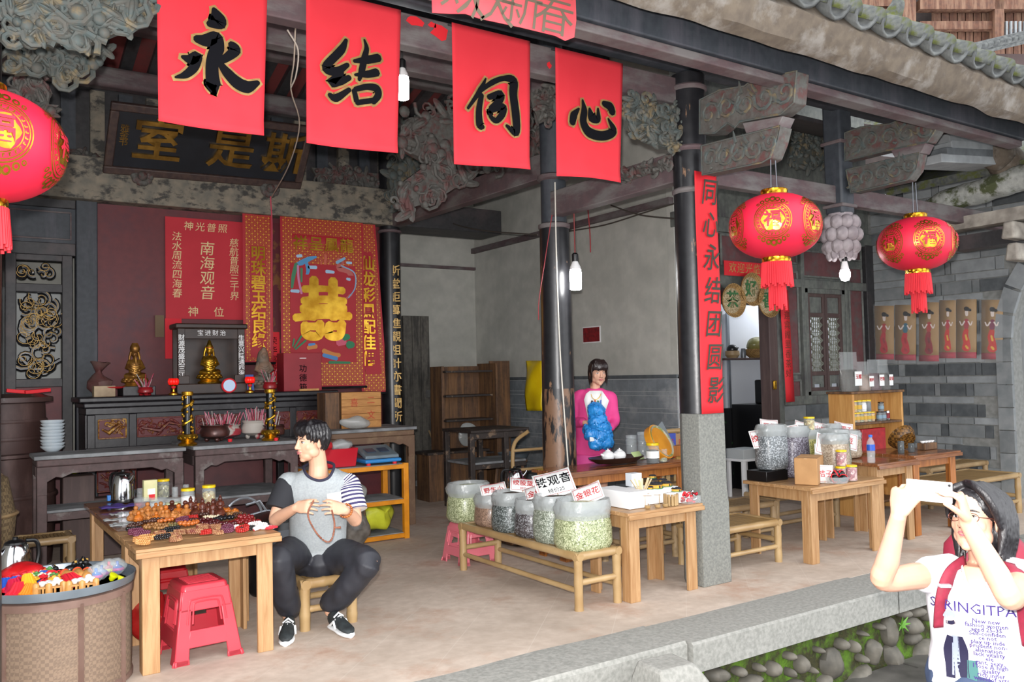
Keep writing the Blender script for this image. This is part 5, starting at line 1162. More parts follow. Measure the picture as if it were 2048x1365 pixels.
for x in(-w+.05,w-.05,-.76,.76):
    for y in(-.18,.22):B().bb(x-.035,x+.035,y-.035,y+.035,0,1.2).build('leg',m_altar,t,bev=.008)
B().bb(-w,w,-.22,-.18,.84,.9).build('apron',m_altar,t,bev=.006)
for i,s in enumerate((-1,1)):carved_panel(s*.9-.16,s*.9+.16,.5,.82,-.2,m_relief,20+i)
def offering(label,x0,x1,y0,y1,h,mat,shelf=.5):
    t=T('offering_table',label,'table',((x0+x1)/2,(y0+y1)/2,0));w,d=(x1-x0)/2,(y1-y0)/2
    B().bb(-w-.02,w+.02,-d-.02,d+.02,h-.03,h).build('top',m_dust,t,bev=.006);B().bb(-w,w,-d,d,h-.085,h-.03).build('waist',mat,t,bev=.01)
    for sy in(-1,1):
        prof=[(-w,h-.085),(w,h-.085),(w,h-.3),(w-.07,h-.3),(w-.07,h-.2),(w-.13,h-.165),(w-.17,h-.175),(w-.24,h-.145),(-w+.24,h-.145),(-w+.17,h-.175),(-w+.13,h-.165),(-w+.07,h-.2),(-w+.07,h-.3),(-w,h-.3)]
        B().prism(prof,.03,Matrix(((1,0,0,0),(0,0,-1,sy*(d-.011)+.015),(0,1,0,0),(0,0,0,1)))).build('shaped_apron',mat,t,bev=.004)
    for sx in(-1,1):
        for sy in(-1,1):B().bb(sx*(w-.035)-.035,sx*(w-.035)+.035,sy*(d-.035)-.035,sy*(d-.035)+.035,0,h-.085).build('leg',mat,t,bev=.006)
        B().bb(sx*(w-.011)-.015,sx*(w-.011)+.015,-d+.07,d-.07,h-.16,h-.085).build('side_apron',mat,t,bev=.004)
    if shelf:B().bb(-w+.02,w-.02,-d+.01,d-.01,shelf-.02,shelf).build('shelf',m_dust,t,bev=.004);B().bb(-w+.07,w-.07,-d,-d+.02,shelf-.08,shelf-.02).build('shelf_rail',mat,t,bev=.004)
    return t
offering('dusty brown offering table at left in front of the altar',.58,1.64,7.4,7.8,.94,m_dustw,.52)
offering('dusty brown offering table with incense burners before the altar',1.74,2.62,7.42,8.2,.94,m_dustw,.5)
offering('brown offering table carrying the plank crate',3.0,3.95,7.75,8.4,.98,patchy('raw_brown_wood','#6b5240','#8a7358',scale=5,lo=.5,hi=.7,rough=.7,fine=20,bump=.15),0)
o=B().bb(1.8,2.6,8.24,8.28,.05,.85).build('red_chest',M('dull_red_wood','#4a2226','#5a2c2e',rough=.5,scale=6),None,bev=.004);tag(o,'dull red wooden board standing under the incense table','board')
# crate
t=T('plank_crate','square wooden crate with red painted characters','crate',(3.55,8.05,.98));m_cr=M('crate_planks','#a06a35','#bd8748',rough=.5,scale=5,stretch=(1,6,6),c3='#7f4e22')
pcl,pcr=on(684,860,'y',8.0).x-3.55,on(763,860,'y',8.0).x-3.55
for k in range(5):B().bb(pcl,pcr,-.05,-.03,k*.072,k*.072+.07).build('plank',m_cr,t,bev=.002)
B().bb(pcl,pcr,-.03,.25,0,.36).build('body',m_oldpl,t,bev=.003)
for ch,x,z in(('喜',-.06,.25),('二',.12,.27),('文',.12,.12)):txt(ch,.09,M('red_paint','#b03a22',rough=.6),t,basis(t.location+V((x+(pcl+pcr)/2-.02,-.053,z)),X_,Z_),name='lettering')
B().bb(pcl-.16,pcl-.01,-.02,.2,0,.36).build('side_board',m_oldpl,t,bev=.003)
# shrine with gilt figure
def img(px0,px1,py0,py1,Y):a=on(px0,py1,'y',Y);b_=on(px1,py0,'y',Y);return a.x,b_.x,a.z,b_.z
x0,x1,z0,z1=img(352,482,650,790,8.75);cx=(x0+x1)/2;zb=1.36
t=T('wooden_shrine','small dark wooden shrine with white inlaid verse on its posts','shrine',(cx,8.78,zb));hw=(x1-x0)/2;H=z1-zb;m_shr=M('shrine_wood','#2a1d19','#3a2820',rough=.4,scale=8)
B().bb(-hw-.03,hw+.03,-.16,.12,H-.05,H).build('roof',m_shr,t,bev=.012);B().bb(-hw,hw,.09,.12,0,H-.05).build('back',m_shr,t,bev=.003);B().bb(-hw-.02,hw+.02,-.16,.12,0,.1).build('base',m_shr,t,bev=.008)
B().bb(-hw-.0,-hw+.1,-.15,-.12,.1,.18).build('rail',m_shr,t,bev=.004);B().bb(hw-.1,hw,-.15,-.12,.1,.18).build('rail',m_shr,t,bev=.004)
for s in(-1,1):
    B().bb(s*(hw-.03)-.035,s*(hw-.03)+.035,-.14,-.1,.1,H-.05).build('post',m_shr,t,bev=.004)
    txt('财源茂盛达三江' if s<0 else '生意兴隆通四海',.062,m_cer,t,basis(t.location+V((s*(hw-.03),-.142,H*.53)),X_,Z_),vertical=True,gap=.98,bold=.01)
B().bb(-hw+.05,hw-.05,-.13,-.11,H-.15,H-.05).build('fretwork',m_shr,t,bev=.004);txt('宝进财治',.06,m_cer,t,basis(t.location+V((0,-.133,H-.095)),X_,Z_),gap=1.4)
def seated_figure(name,label,p,h,mat,hat='bun',base=True,group=None):
    t=T(name,label,'statue',p,group=group);s=h;g=B()
    if base:
        g.lathe([(.26*s,0),(.27*s,.03*s),(.2*s,.07*s),(.24*s,.12*s)],20,sy=.75)
        for r_,z,n in((.24,.14,14),(.22,.18,12)):
            for j in range(n):a=2*PI*j/n;g.ell((r_*s*math.cos(a),r_*s*.75*math.sin(a),z*s),(.06*s,.05*s,.035*s),8,5)
    for sx in(-1,1):
        g.tube([(0,.02*s,.27*s),(sx*.17*s,-.06*s,.25*s),(sx*.06*s,-.16*s,.24*s)],[.09*s,.075*s,.05*s],10,round_=True)
        g.tube([(sx*.11*s,.02*s,.58*s),(sx*.17*s,-.02*s,.44*s),(sx*.07*s,-.12*s,.38*s)],[.05*s,.048*s,.03*s],10,round_=True)
        g.tube([(sx*.06*s,.03*s,.85*s),(sx*.1*s,.05*s,.7*s),(sx*.12*s,.05*s,.56*s)],[.03*s,.03*s,.015*s],8)
    g.lathe([(.15*s,.22*s),(.13*s,.36*s),(.14*s,.5*s),(.12*s,.6*s),(.04*s,.645*s),(.04*s,.68*s)],18,sy=.7)
    g.ell((0,-.005*s,.745*s),(.072*s,.08*s,.09*s),14,10);g.ell((0,-.085*s,.735*s),(.012*s,.015*s,.02*s),8,6)
    for k in range(5):g.tube([(-.1*s,-.09*s,(.52-k*.05)*s),(0,-.12*s-.01*k*s,(.48-k*.05)*s),(.1*s,-.09*s,(.52-k*.05)*s)],.008*s,5)
    if hat=='bun':g.lathe([(.08*s,.78*s),(.075*s,.86*s),(.055*s,.9*s),(.035*s,.97*s),(.01*s,1.0*s)],14)
    elif hat=='crown':g.lathe([(.085*s,.8*s),(.11*s,.86*s),(.1*s,.92*s),(.06*s,1.0*s)],12);g.tube([(0,-.07*s,.7*s),(0,-.11*s,.6*s),(0,-.12*s,.48*s)],[.04*s,.03*s,.008*s],8)
    elif hat=='veil':g.tube([(0,.0,.88*s),(0,.05*s,.8*s),(0,.09*s,.5*s)],[.06*s,.11*s,.16*s],12,round_=True)
    g.build('figure',mat,t,ang=60);return t
p=V((cx,8.74,zb+.1));sg=seated_figure('gilt_statue','golden seated goddess statue inside the wooden shrine',p,on(415,680,'y',8.72).z-zb-.1,m_gold)
B().lathe([(.031,.0),(.034,.01),(.031,.02)],14,c=(0,.0,.345)).build('red_headband',m_red_p,sg)
seated_figure('gilt_statue','small golden bearded deity left of the shrine',V((on(270,760,'y',8.75).x,8.75,1.44)),.42,M('aged_gilt','#a87c35','#6d4520',rough=.4,metal=.6,scale=16),'crown',True)
seated_figure('stone_statue','grey veiled stone figure right of the shrine',V((on(526,750,'y',8.75).x,8.72,1.38)),.47,M('grey_stone_figure','#5f6058','#8a6a55',rough=.7,scale=9),'veil',True)
o=B().bb(on(240,780,'y',8.75).x,on(305,780,'y',8.75).x,8.6,8.9,1.36,1.45).build('plinth_box',m_altar,None,bev=.006);tag(o,'low dark box under the bearded golden deity','box')
# donation box, blue booklet, mirror, lamps, sundries
x0,x1,z0,z1=img(568,643,706,785,8.62);t=T('donation_box','dark red donation box with black characters on the altar','box',((x0+x1)/2,8.72,1.36))
B().bb(-(x1-x0)/2,(x1-x0)/2,-.1,.12,0,z1-1.36).build('body',M('donation_red','#8a1a26','#951f2b',rough=.5,scale=5),t,bev=.004);B().bb(-.035,.035,-.104,-.098,z1-1.36-.06,z1-1.36-.052).build('coin_slot',m_white,t)
txt('功德箱',.085,m_ink,t,basis(t.location+V((0,-.103,.13)),X_,Z_),vertical=True,gap=1.15,bold=.01);B().bb(-.05,.16,-.13,-.105,0,.02).build('wood_strip',m_pine,t)
o=B().bb(-.07,.07,-.005,.005,0,.17).build('booklet',M('blue_print','#2c4a8f','#3a5aa0',rough=.5,scale=6),None);o.location=(on(494,745,'y',8.66).x,8.66,1.37);o.rotation_euler=(-.15,0,0);tag(o,'blue booklet with a small figure leaning beside the shrine','booklet')
t=T('round_dish','small round red rimmed mirror dish beside the golden statue','dish',(on(456,780,'y',8.64).x,8.6,1.36));B().lathe([(.068,-.008),(.075,0),(.068,.008)],24,c=(0,0,.075),mat=Matrix.Rotation(PI/2,3,'X')).build('rim',m_red_p,t);B().lathe([(.001,-.01),(.058,-.01),(.058,.01),(.001,.01)],24,c=(0,0,.075),mat=Matrix.Rotation(PI/2,3,'X')).build('glass',M('mirror_glass','#8a98a8',rough=.15,metal=.6),t)
for px,lab in((347,'red lotus lamp on the altar left of the shrine'),(500,'red lotus lamp on the altar right of the shrine')):
    t=T('lotus_lamp',lab,'lamp',(on(px,780,'y',8.56).x,8.56,1.36),group='lotus lamps');B().lathe([(.045,0),(.045,.012),(.015,.03),(.012,.07),(.022,.085),(.03,.095)],16).build('stem',m_gold,t);g=B()
    for j in range(8):a=2*PI*j/8;g.ell((.032*math.cos(a),.032*math.sin(a),.125),(.02,.02,.034),8,6)
    g.build('petals',M('lamp_red','#e01a12',rough=.3,emit=.5),t);B().ell((0,0,.075),.022,10,8).build('bead',m_red_p,t)
# golden dragon candle pillars
m_gblk=M('black_gloss','#0c0c0e',rough=.15)
for px,lab in((377,'gold dragon candle pillar left on the incense table'),(543,'gold dragon candle pillar behind the seated man')):
    c=V((on(px,880,'y',7.55).x,7.58,.94));t=T('dragon_candle',lab,'candle holder',c,group='dragon candle pillars')
    B().lathe([(.075,0),(.08,.015),(.05,.035),(.06,.05),(.085,.075),(.075,.095),(.045,.1)],18).build('base',m_gold,t);B().lathe([(.036,.09),(.036,.44)],18).build('core',m_gblk,t);B().lathe([(.036,.42),(.047,.43),(.047,.455),(.03,.46)],18).build('cap',m_gold,t)
    g=B();n=60;g.tube([(.04*math.cos(i*.24),.04*math.sin(i*.24),.1+.32*i/n)for i in range(n+1)],[.012+.005*math.sin(i*.9)for i in range(n+1)],6)
    random.seed(px)
    for k in range(26):a,z=random.uniform(0,6.28),random.uniform(.1,.42);g.ell((.04*math.cos(a),.04*math.sin(a),z),(.011,.011,.014),6,5)
    for j in range(12):a=2*PI*j/12;g.ell((.07*math.cos(a),.07*math.sin(a),.07),.016,6,5)
    g.build('dragon',m_gold,t)
# incense burners with sticks
m_ash=M('ash_white','#c9c5c0','#9a9590',rough=.95,scale=20);m_stick=M('incense_red','#b0304a','#d98aa0',rough=.7,scale=9,rnd=.1);m_bronze=M('dark_bronze','#3a2422','#55302a',rough=.35,metal=.3,scale=12,bump=.3)
def burner(label,c,r,h,mat,n,lean=.25,feet=True,sc=1):
    t=T('incense_burner',label,'incense burner',c,group='incense burners');prof=[(r*.5,h*.18),(r*.95,h*.35),(r,h*.6),(r*.85,h*.85),(r*.98,h),(r*.9,h),(r*.8,h*.9)]
    B().lathe(prof,22).build('bowl',mat,t);B().lathe([(.001,h*.9),(r*.84,h*.9),(r*.6,h*.98),(.001,h)],18).build('ash',m_ash,t)
    if feet:
        for j in range(3):a=j*2.1+.5;B().ell((r*.55*math.cos(a),r*.55*math.sin(a),h*.14),(.022,.022,h*.15),8,6).build('foot',mat,t)
    random.seed(int(c[0]*1000))
    for k in range(n):
        a=random.uniform(0,6.28);q=random.uniform(0,r*.8);b0=V((q*math.cos(a),q*math.sin(a),h*.9));L_=random.uniform(.06,.14)
        B().cyl(b0,b0+V((math.cos(a)*lean*L_,math.sin(a)*lean*L_,L_)),.0035,5).build('stick',m_stick if k%3 else m_ash,t)
    return t
def onT(px,py,z=.94):return on(px,py,'z',z)
burner('dark carved incense burner beside the left candle pillar',onT(430,884),.13,.15,m_bronze,10)
burner('white incense bowl with red drips at the table centre',onT(512,878)+V((0,.02,0)),.125,.17,M('white_red_drip','#b9b2aa','#a8343f',rough=.7,scale=6,lo=.55,hi=.6),34)
burner('dark incense burner right of the white bowl',V((2.5,7.72,.94)),.1,.13,m_bronze,12)
burner('pale incense tray with long bundles behind the burners',V((2.12,7.98,.94)),.16,.14,M('white_red_drip','#b9b2aa'),40,.4,False)
burner('small incense cup on the altar beside the donation box',V((on(540,780,'y',8.58).x,8.58,1.36)),.07,.1,M('red_ceramic','#8f1c22',rough=.3),14,.4)
burner('small red incense dish before the bearded deity',V((on(290,775,'y',8.58).x,8.56,1.36)),.07,.08,M('red_ceramic','#8f1c22'),12,.6)
for px,py in((460,884),(552,882),(471,872)):
    o=B().lathe([(.018,0),(.02,.025),(.014,.025),(.014,.012),(.001,.01)],12).build('tealight',m_red_p,None);o.location=onT(px,py);tag(o,{460:'small red tealight cup left on the incense table',552:'small red tealight cup near the right candle pillar',471:'red tealight cup beside the white incense bowl'}[px],'candle','tealight cups')
# clutter at the left end of the altar
o=B().bb(-.09,.09,-.06,.06,0,.1).build('carton',M('pale_carton','#b09a7c','#8f7a60',scale=7),None,bev=.004);o.location=(on(208,780,'y',8.65).x,8.66,1.36);tag(o,'small pale carton at the left end of the altar','box')
g=B();g.lathe([(.06,.0),(.1,.05),(.11,.1),(.05,.16),(.03,.2),(.07,.26),(.09,.28)],14);g.v=[tuple(V(v)+mnoise.noise_vector(V(v)*14)*.025)for v in g.v];o=g.build('tied_bag',M('dull_red_bag','#5f3a38','#6f5a55',rough=.5,scale=7),None);o.location=(on(200,780,'y',8.75).x,8.8,1.4);tag(o,'tied plastic bag behind the carton on the altar','bag')
o=B().lathe([(.04,0),(.09,.012),(.1,.02),(.09,.018),(.001,.008)],20).build('red_plate',m_red_p,None);o.location=(on(232,772,'y',8.62).x,8.66,1.43);tag(o,'flat red plate left of the bearded deity','plate')
# ---------------- tub, bowls and basket at the left edge
m_tub=patchy('dark_tub_wood','#3f2b28','#5a4440',scale=4,lo=.5,hi=.7,stretch=(1,1,.4),rough=.5,fine=16,bump=.12)
pb_=on(130,880,'y',7.9);t=T('storage_tub','large dark oval wooden tub cabinet at the left edge','cabinet',(.32,8.25,0));t.scale=(1,1,.94)
def oval(rx,ry,z,n=40):return[V((rx*math.cos(2*PI*j/n),ry*math.sin(2*PI*j/n),z))for j in range(n)]
B().loft([oval(.44,.4,0),oval(.47,.42,.45),oval(.46,.42,.95)]).build('lower_body',m_tub,t);B().loft([oval(.47,.43,.95),oval(.49,.45,.96),oval(.49,.45,.985),oval(.47,.43,.99)]).build('ledge',m_tub,t)
B().loft([oval(.38,.34,.98),oval(.4,.36,1.2),oval(.39,.35,1.42)]).build('upper_body',m_tub,t);B().loft([oval(.41,.37,1.42),oval(.45,.41,1.43),oval(.45,.41,1.47),oval(.42,.38,1.475),oval(.36,.32,1.5)]).build('lid',patchy('worn_lid','#453230','#8a8683',scale=7,lo=.6,hi=.66,rough=.4,fine=16),t)
for z in(1.1,1.25,.6):B().loft([oval(.405 if z>1 else .48,.365 if z>1 else .435,z),oval(.41 if z>1 else .485,.37 if z>1 else .44,z+.015),oval(.405 if z>1 else .48,.365 if z>1 else .435,z+.03)]).build('hoop',m_tub,t)
c=V((on(105,880,'y',7.86).x,7.86,0))
for k in range(9):
    o=B().lathe([(.035,0),(.05,.008),(.085,.038),(.09,.05),(.086,.05),(.06,.022),(.001,.012)],22).build('bowl',M('blue_white_china','#c9cfd2','#b5c0c8',rough=.25,scale=6),None)
    o.location=(c.x+.004*math.sin(k*2),c.y+.004*math.cos(k*3),.935+k*.026);tag(o,'white china bowl in the stack on the dark tub, '+['lowest','second from bottom','third from bottom','fourth from bottom','middle','fourth from top','third from top','second from top','topmost'][k],'bowl','stacked bowls on the tub')
for k,(px,py,lab)in enumerate(((40,757,'red gift packet lying on the tub lid'),(72,757,'second red packet on the tub lid beside the lattice'))):
    o=B().box((0,0,0),(.2,.1,.03)).build('red_packet',m_red_p,None,bev=.004);q=on(px,py,'y',8.2);o.location=(q.x,8.2,1.43);o.rotation_euler=(0,.12-.2*k,.3*k);tag(o,lab,'packet')
m_weave=M('old_weave','#7d6a4d','#5e4e38',rough=.8,scale=45,kind='check',bump=.5)
t=T('wicker_basket','tall old woven basket at the left edge behind the kettle','basket',(.12,6.75,0));B().lathe([(.2,0),(.26,.3),(.29,.6),(.24,.86),(.18,.9)],26).build('body',m_weave,t)
for z,r in((.3,.265),(.62,.295),(.88,.2)):B().lathe([(r,z-.012),(r+.012,z),(r,z+.012)],26).build('hoop',m_bamd,t)
# ================================================================== goods
def glassy(name,c='#dfe8ea',alpha=.22,rough=.08):return M(name,c,rough=rough,alpha=alpha,spec=.8)
m_gl=glassy('clear_plastic');m_film=M('plastic_film','#b9bfbf',rough=.2,alpha=.5,spec=.8,bump=.9,scale=22,detail=6);m_ylid=M('yellow_lid','#e8c40e',rough=.35)
m_chr=M('chrome_steel','#c9ccd0',rough=.12,metal=1.0);m_blkp=M('black_plastic','#121214',rough=.3)
def kettle(label,loc,s=1.0,rz=0):
    t=T('electric_kettle',label,'kettle',loc,rz,group='steel kettles');t.scale=(s,)*3
    B().lathe([(.078,.0),(.08,.02),(.079,.022)],28).build('base',m_blkp,t);B().lathe([(.077,.02),(.079,.07),(.074,.13),(.062,.175),(.052,.19)],28).build('body',m_chr,t)
    B().lathe([(.054,.19),(.05,.2),(.03,.21),(.014,.213),(.014,.225),(.001,.228)],20).build('lid',m_blkp,t)
    B().tube(smooth_path([(.05,0,.2),(.1,0,.19),(.115,0,.13),(.1,0,.06),(.078,0,.05)]),.011,8).build('handle',m_blkp,t);B().tube([(-.062,0,.14),(-.085,0,.165),(-.1,0,.19)],[.018,.014,.01],10).build('spout',m_chr,t)
    return t
def oz(px,py,z):return on(px,py,'z',z)
ZT=.643
kettle('tall steel kettle on the dark table behind the beads',oz(246,1004,ZT),1.0,2.2)
kettle('round steel kettle with black handle at the left edge',V((.32,5.38,.43)),1.02,.2)
kettle('steel kettle on a stool beside the middle column',V((4.16,6.25,.44)),1.05,2.6)
o=B().box((0,0,.2),(.3,.3,.4)).build('kettle_stand',m_oldpl,None,bev=.006);o.location=(4.16,6.25,.03);tag(o,'low wooden stand under the kettle beside the middle column','stand')
g=B().grid(lambda u,v:V((-.11+.22*u,-.06+.12*v,.01+.012*math.sin(u*9)*math.sin(v*5))),14,10);o=g.build('purple_cloth',M('purple_cloth','#3c2a6e',rough=.8),None,solid=.008);o.location=oz(236,1016,ZT);tag(o,'folded purple cloth on the dark table by the kettle','cloth')
def jar(label,loc,r,h,lid,fill,fillh=.8,group='yellow lid jars',name='glass_jar',lab=None):
    t=T(name,label,'jar',loc,group=group);B().lathe([(r*.92,0),(r,.008),(r,h*.82),(r*.82,h*.9)],20).build('glass',m_gl,t);B().lathe([(r*.9,.005),(r*.93,.01),(r*.93,h*.82*fillh),(r*.5,h*.82*fillh+.01),(.001,h*.82*fillh+.012)],18).build('contents',fill,t)
    B().lathe([(r*.95,h*.88),(r*1.0,h*.885),(r*1.0,h*.99),(r*.93,h),(.001,h)],22).build('lid',lid,t)
    if lab:B().lathe([(r*1.01,h*.25),(r*1.01,h*.6)],20,caps=False).build('paper_label',lab,t)
    return t
m_herb=M('dried_herb','#8f8a5c','#c2bf92',rough=.8,scale=70,kind='cell',c3='#5f5a38');m_herb2=M('flower_tea','#a8883a','#5a5a35',rough=.8,scale=60,kind='cell',c3='#d8c98a');m_rose=M('rose_buds','#8f1f33','#c9546a',rough=.8,scale=60,kind='cell',c3='#5a2030')
jar('yellow lid jar of pale herb, rearmost on the dark table',oz(327,996,ZT),.042,.135,m_ylid,m_herb);jar('yellow lid jar with a paper sticker in the middle of the three',oz(376,1020,ZT),.043,.14,m_ylid,m_rose,.25,lab=m_cer);jar('yellow lid jar of flower tea, rightmost on the dark table',oz(418,1016,ZT),.043,.15,m_ylid,m_herb2)
for k,(px,col,lab)in enumerate(((285,'#b06a80','clear round tub of pink tea on the dark table'),(316,'#dfe6ea','clear round tub with white and blue label'),(347,'#d8dba0','clear round tub with pale green label'))):
    t=T('plastic_tub',lab,'tub',oz(px,1021,ZT),group='clear plastic tubs');B().lathe([(.05,0),(.052,.005),(.052,.065)],22).build('wall',m_gl,t);B().lathe([(.048,.003),(.049,.05),(.001,.052)],20).build('contents',m_rose if k==0 else M('label_'+col.strip('#'),col,rough=.6),t);B().lathe([(.054,.062),(.055,.075),(.05,.08),(.001,.08)],22).build('lid',m_gl,t)
t=T('tea_box','upright printed tea box beside the kettle','box',oz(300,1003,ZT));B().bb(-.045,.045,-.025,.025,0,.15).build('carton',M('tea_print','#d9d0a0','#b8bf86',rough=.5,scale=9),t,bev=.002);B().bb(-.02,.03,-.027,-.025,.05,.09).build('white_patch',m_white,t);B().bb(-.012,.028,-.028,-.0255,.01,.05).build('red_patch',m_red_p,t)
for k,(px,py)in enumerate(((350,995),(372,990),(280,998))):
    o=B().lathe([(.02,0),(.022,.004),(.022,.07),(.018,.075)],14).build('drinking_glass',m_gl,None);o.location=oz(px,py,ZT);tag(o,['small clear glass beside the rear herb jar','second clear glass behind the sticker jar','small clear glass next to the tea box'][k],'glass','small clear glasses')
o=B().box((0,0,.02),(.05,.04,.04)).build('blue_box',M('blue_box','#3f86d8',rough=.4),None,bev=.003);o.location=oz(222,1002,ZT);tag(o,'tiny blue box at the corner of the dark table','box')
for k,(px,py)in enumerate(((225,1042),(238,1030),(250,1050),(232,1052))):
    g=B().grid(lambda u,v:V((-.05+.1*u,-.035+.07*v,.006+.006*math.sin(u*8+k)*math.sin(v*9))),10,8);o=g.build('plastic_packet',m_film,None,solid=.004);o.location=oz(px,py,ZT);o.rotation_euler=(0,0,k*.5);tag(o,['clear packet nearest the edge of the dark table','clear packet just below the purple cloth','clear packet touching the bracelets','clear packet lowest on the dark table'][k],'packet','clear packets on the dark table')
ORD=['first','second','third','fourth','fifth','sixth','seventh','eighth','ninth','tenth','eleventh','twelfth']
# ---------------- carved wooden figurines
m_figL=M('boxwood','#c07f42','#a86530',rough=.45,scale=20,rnd=.2,bump=.2);m_figD=M('dark_rosewood','#4a2218','#6b3524',rough=.35,scale=20,rnd=.2,bump=.2);m_figO=M('amber_wood','#c8742a','#a8581c',rough=.35,scale=20,rnd=.15)
def fig_mesh(kind):
    g=B()
    if kind==0:   # seated round figure
        g.lathe([(.018,0),(.024,.006),(.022,.02),(.014,.03),(.008,.035)],12);g.ell((0,0,.043),.011,10,8)
        for s in(-1,1):g.tube([(s*.014,0,.028),(s*.02,-.008,.018),(s*.006,-.02,.015)],.006,6,round_=True)
    elif kind==1: # tall standing figure
        g.lathe([(.017,0),(.019,.006),(.013,.03),(.014,.05),(.008,.058)],12);g.ell((0,0,.066),(.0095,.01,.012),10,8);g.ell((0,.002,.079),.005,8,6)
        for s in(-1,1):g.tube([(s*.012,0,.052),(s*.016,-.006,.038),(s*.003,-.014,.034)],.0045,6,round_=True)
    else:           # toad or fruit shape
        g.ell((0,0,.013),(.024,.02,.013),12,8);g.ell((-.014,-.006,.022),.009,8,6);g.ell((.012,.004,.02),.008,8,6);g.ell((.02,0,.01),(.01,.012,.009),8,6)
    me=g.mesh('figurine');me.polygons.foreach_set('use_smooth',[True]*len(me.polygons));return me
FM={}
def figurine(px,py,kind,mat,sc,lab,grp):
    key=(kind,mat.name)
    if key not in FM:FM[key]=fig_mesh(kind);FM[key].materials.append(mat)
    o=bpy.data.objects.new('wooden_figurine',FM[key]);COL.objects.link(o);o.location=oz(px,py,ZT);o.scale=(sc,)*3;o.rotation_euler=(0,0,random.uniform(-.8,.8));tag(o,lab,'figurine',grp)
random.seed(77)
for r_,(y,xa,xb,n)in enumerate(((1036,270,398,11),(1044,262,360,9),(1028,285,350,6))):
    for k in range(n):figurine(xa+(xb-xa)*k/(n-1)+random.uniform(-3,3),y+random.uniform(-2,2)-(xa+(xb-xa)*k/(n-1)-262)*.05,random.choice((0,0,2)),random.choice((m_figL,m_figL,m_figO)),random.uniform(1.05,1.35),f'pale carved wooden figurine, {ORD[k]} from left in the {["middle", "front", "rear"][r_]} row','pale carved figurines on the bead table')
for r_,(y,xa,xb,n)in enumerate(((1026,345,440,9),(1034,392,440,5))):
    for k in range(n):figurine(xa+(xb-xa)*k/(n-1)+random.uniform(-2,2),y+random.uniform(-2,2),random.choice((1,1,0)),m_figD,random.uniform(1.05,1.45),f'dark carved rosewood figurine, {ORD[k]} from the left in the {["rear", "front"][r_]} dark row','dark carved figurines on the bead table')
for k,(px,py)in enumerate(((452,1026),(470,1028),(440,1024))):figurine(px,py,2,m_figO,1.2,'amber carved charm right of the dark figurines, '+['middle one','rightmost','leftmost'][k],'amber charms on the bead table')
# ---------------- bead bracelets
def brace_mesh(R_,r,mat,loops=1):
    g=B()
    for q in range(loops):
        n=int(2*PI*R_/(r*1.95))
        for j in range(n):a=2*PI*j/n+q;g.ell((R_*math.cos(a)*(1+.05*q),R_*math.sin(a)*(1-.06*q),r+q*r*1.5),r,7,5)
        g.tube([(R_*math.cos(2*PI*j/24)*(1+.05*q),R_*math.sin(2*PI*j/24)*(1-.06*q),r+q*r*1.5)for j in range(24)],r*.35,4,closed=True)
    me=g.mesh('bracelet');me.polygons.foreach_set('use_smooth',[True]*len(me.polygons));me.materials.append(mat);return me
def bm_(n,c,c2=None):return M('bead_'+n,c,c2,rough=.25,scale=40,coat=.3,rnd=.08)
BT={'purple':brace_mesh(.036,.0055,bm_('purple','#6a3348'),3),'tan':brace_mesh(.034,.005,bm_('tan','#b8793e','#d9a468'),3),'black':brace_mesh(.032,.0055,bm_('black','#141418'),2),'wood':brace_mesh(.034,.0095,bm_('wood','#a87a48','#8a5c34')),'green':brace_mesh(.032,.0085,bm_('olive','#5c5a38','#8a7a50')),'orange':brace_mesh(.034,.0105,bm_('orange','#b8632a')),'maroon':brace_mesh(.036,.0115,bm_('maroon','#4a1418')),'jet':brace_mesh(.034,.011,bm_('jet','#16161c')),'cream':brace_mesh(.032,.008,bm_('cream','#e0d4b4')),'red':brace_mesh(.03,.005,bm_('red','#b0201c'),3),'speck':brace_mesh(.032,.0048,bm_('speckled','#b58a60','#7a3a30'),3),'dark':brace_mesh(.034,.009,bm_('dark','#5a3a30','#3a2420')),'cherry':brace_mesh(.034,.0115,bm_('cherry','#7a1a1c')),'white':brace_mesh(.026,.0055,bm_('white','#e8e0dc'),2)}
KIND={'purple':'purple','tan':'tan wooden','black':'small black','wood':'large brown wooden','green':'olive','orange':'large orange','maroon':'large dark maroon','jet':'large glossy black','cream':'cream white','red':'bright red','speck':'speckled brown','dark':'dark brown','cherry':'large cherry red','white':'white and red'}
br=[(268,1062,'black'),(272,1070,'purple'),(283,1074,'purple'),(280,1084,'tan'),(294,1082,'tan'),(285,1091,'tan'),(272,1053,'dark'),(300,1050,'dark'),(315,1046,'dark'),(304,1058,'wood'),(320,1061,'wood'),(330,1056,'wood'),(332,1048,'orange'),(345,1064,'black'),(350,1055,'green'),(336,1068,'black'),(325,1080,'black'),(320,1073,'speck'),(345,1075,'speck'),(360,1071,'speck'),(352,1084,'speck'),(365,1047,'purple'),(373,1055,'orange'),(383,1052,'orange'),(385,1040,'red'),(392,1044,'dark'),(405,1062,'speck'),(390,1072,'speck'),(412,1071,'red'),(430,1062,'speck'),(436,1069,'speck'),(410,1048,'maroon'),(424,1050,'maroon'),(418,1040,'cream'),(430,1037,'cream'),(440,1045,'jet'),(452,1042,'jet'),(455,1066,'purple'),(466,1060,'white'),(470,1050,'cherry'),(486,1046,'cherry'),(500,1041,'cherry'),(478,1036,'dark'),(490,1034,'wood'),(470,1033,'wood'),(495,1061,'black'),(510,1056,'white'),(525,1058,'white'),(485,1064,'red'),(402,1036,'dark'),(455,1054,'maroon'),(505,1049,'cherry')]
random.seed(14);cnt={}
wherew=lambda px,py:('front left' if px<340 else 'front middle' if px<430 else 'front right')if py>1058 else('rear left' if px<340 else 'rear middle' if px<430 else 'rear right')
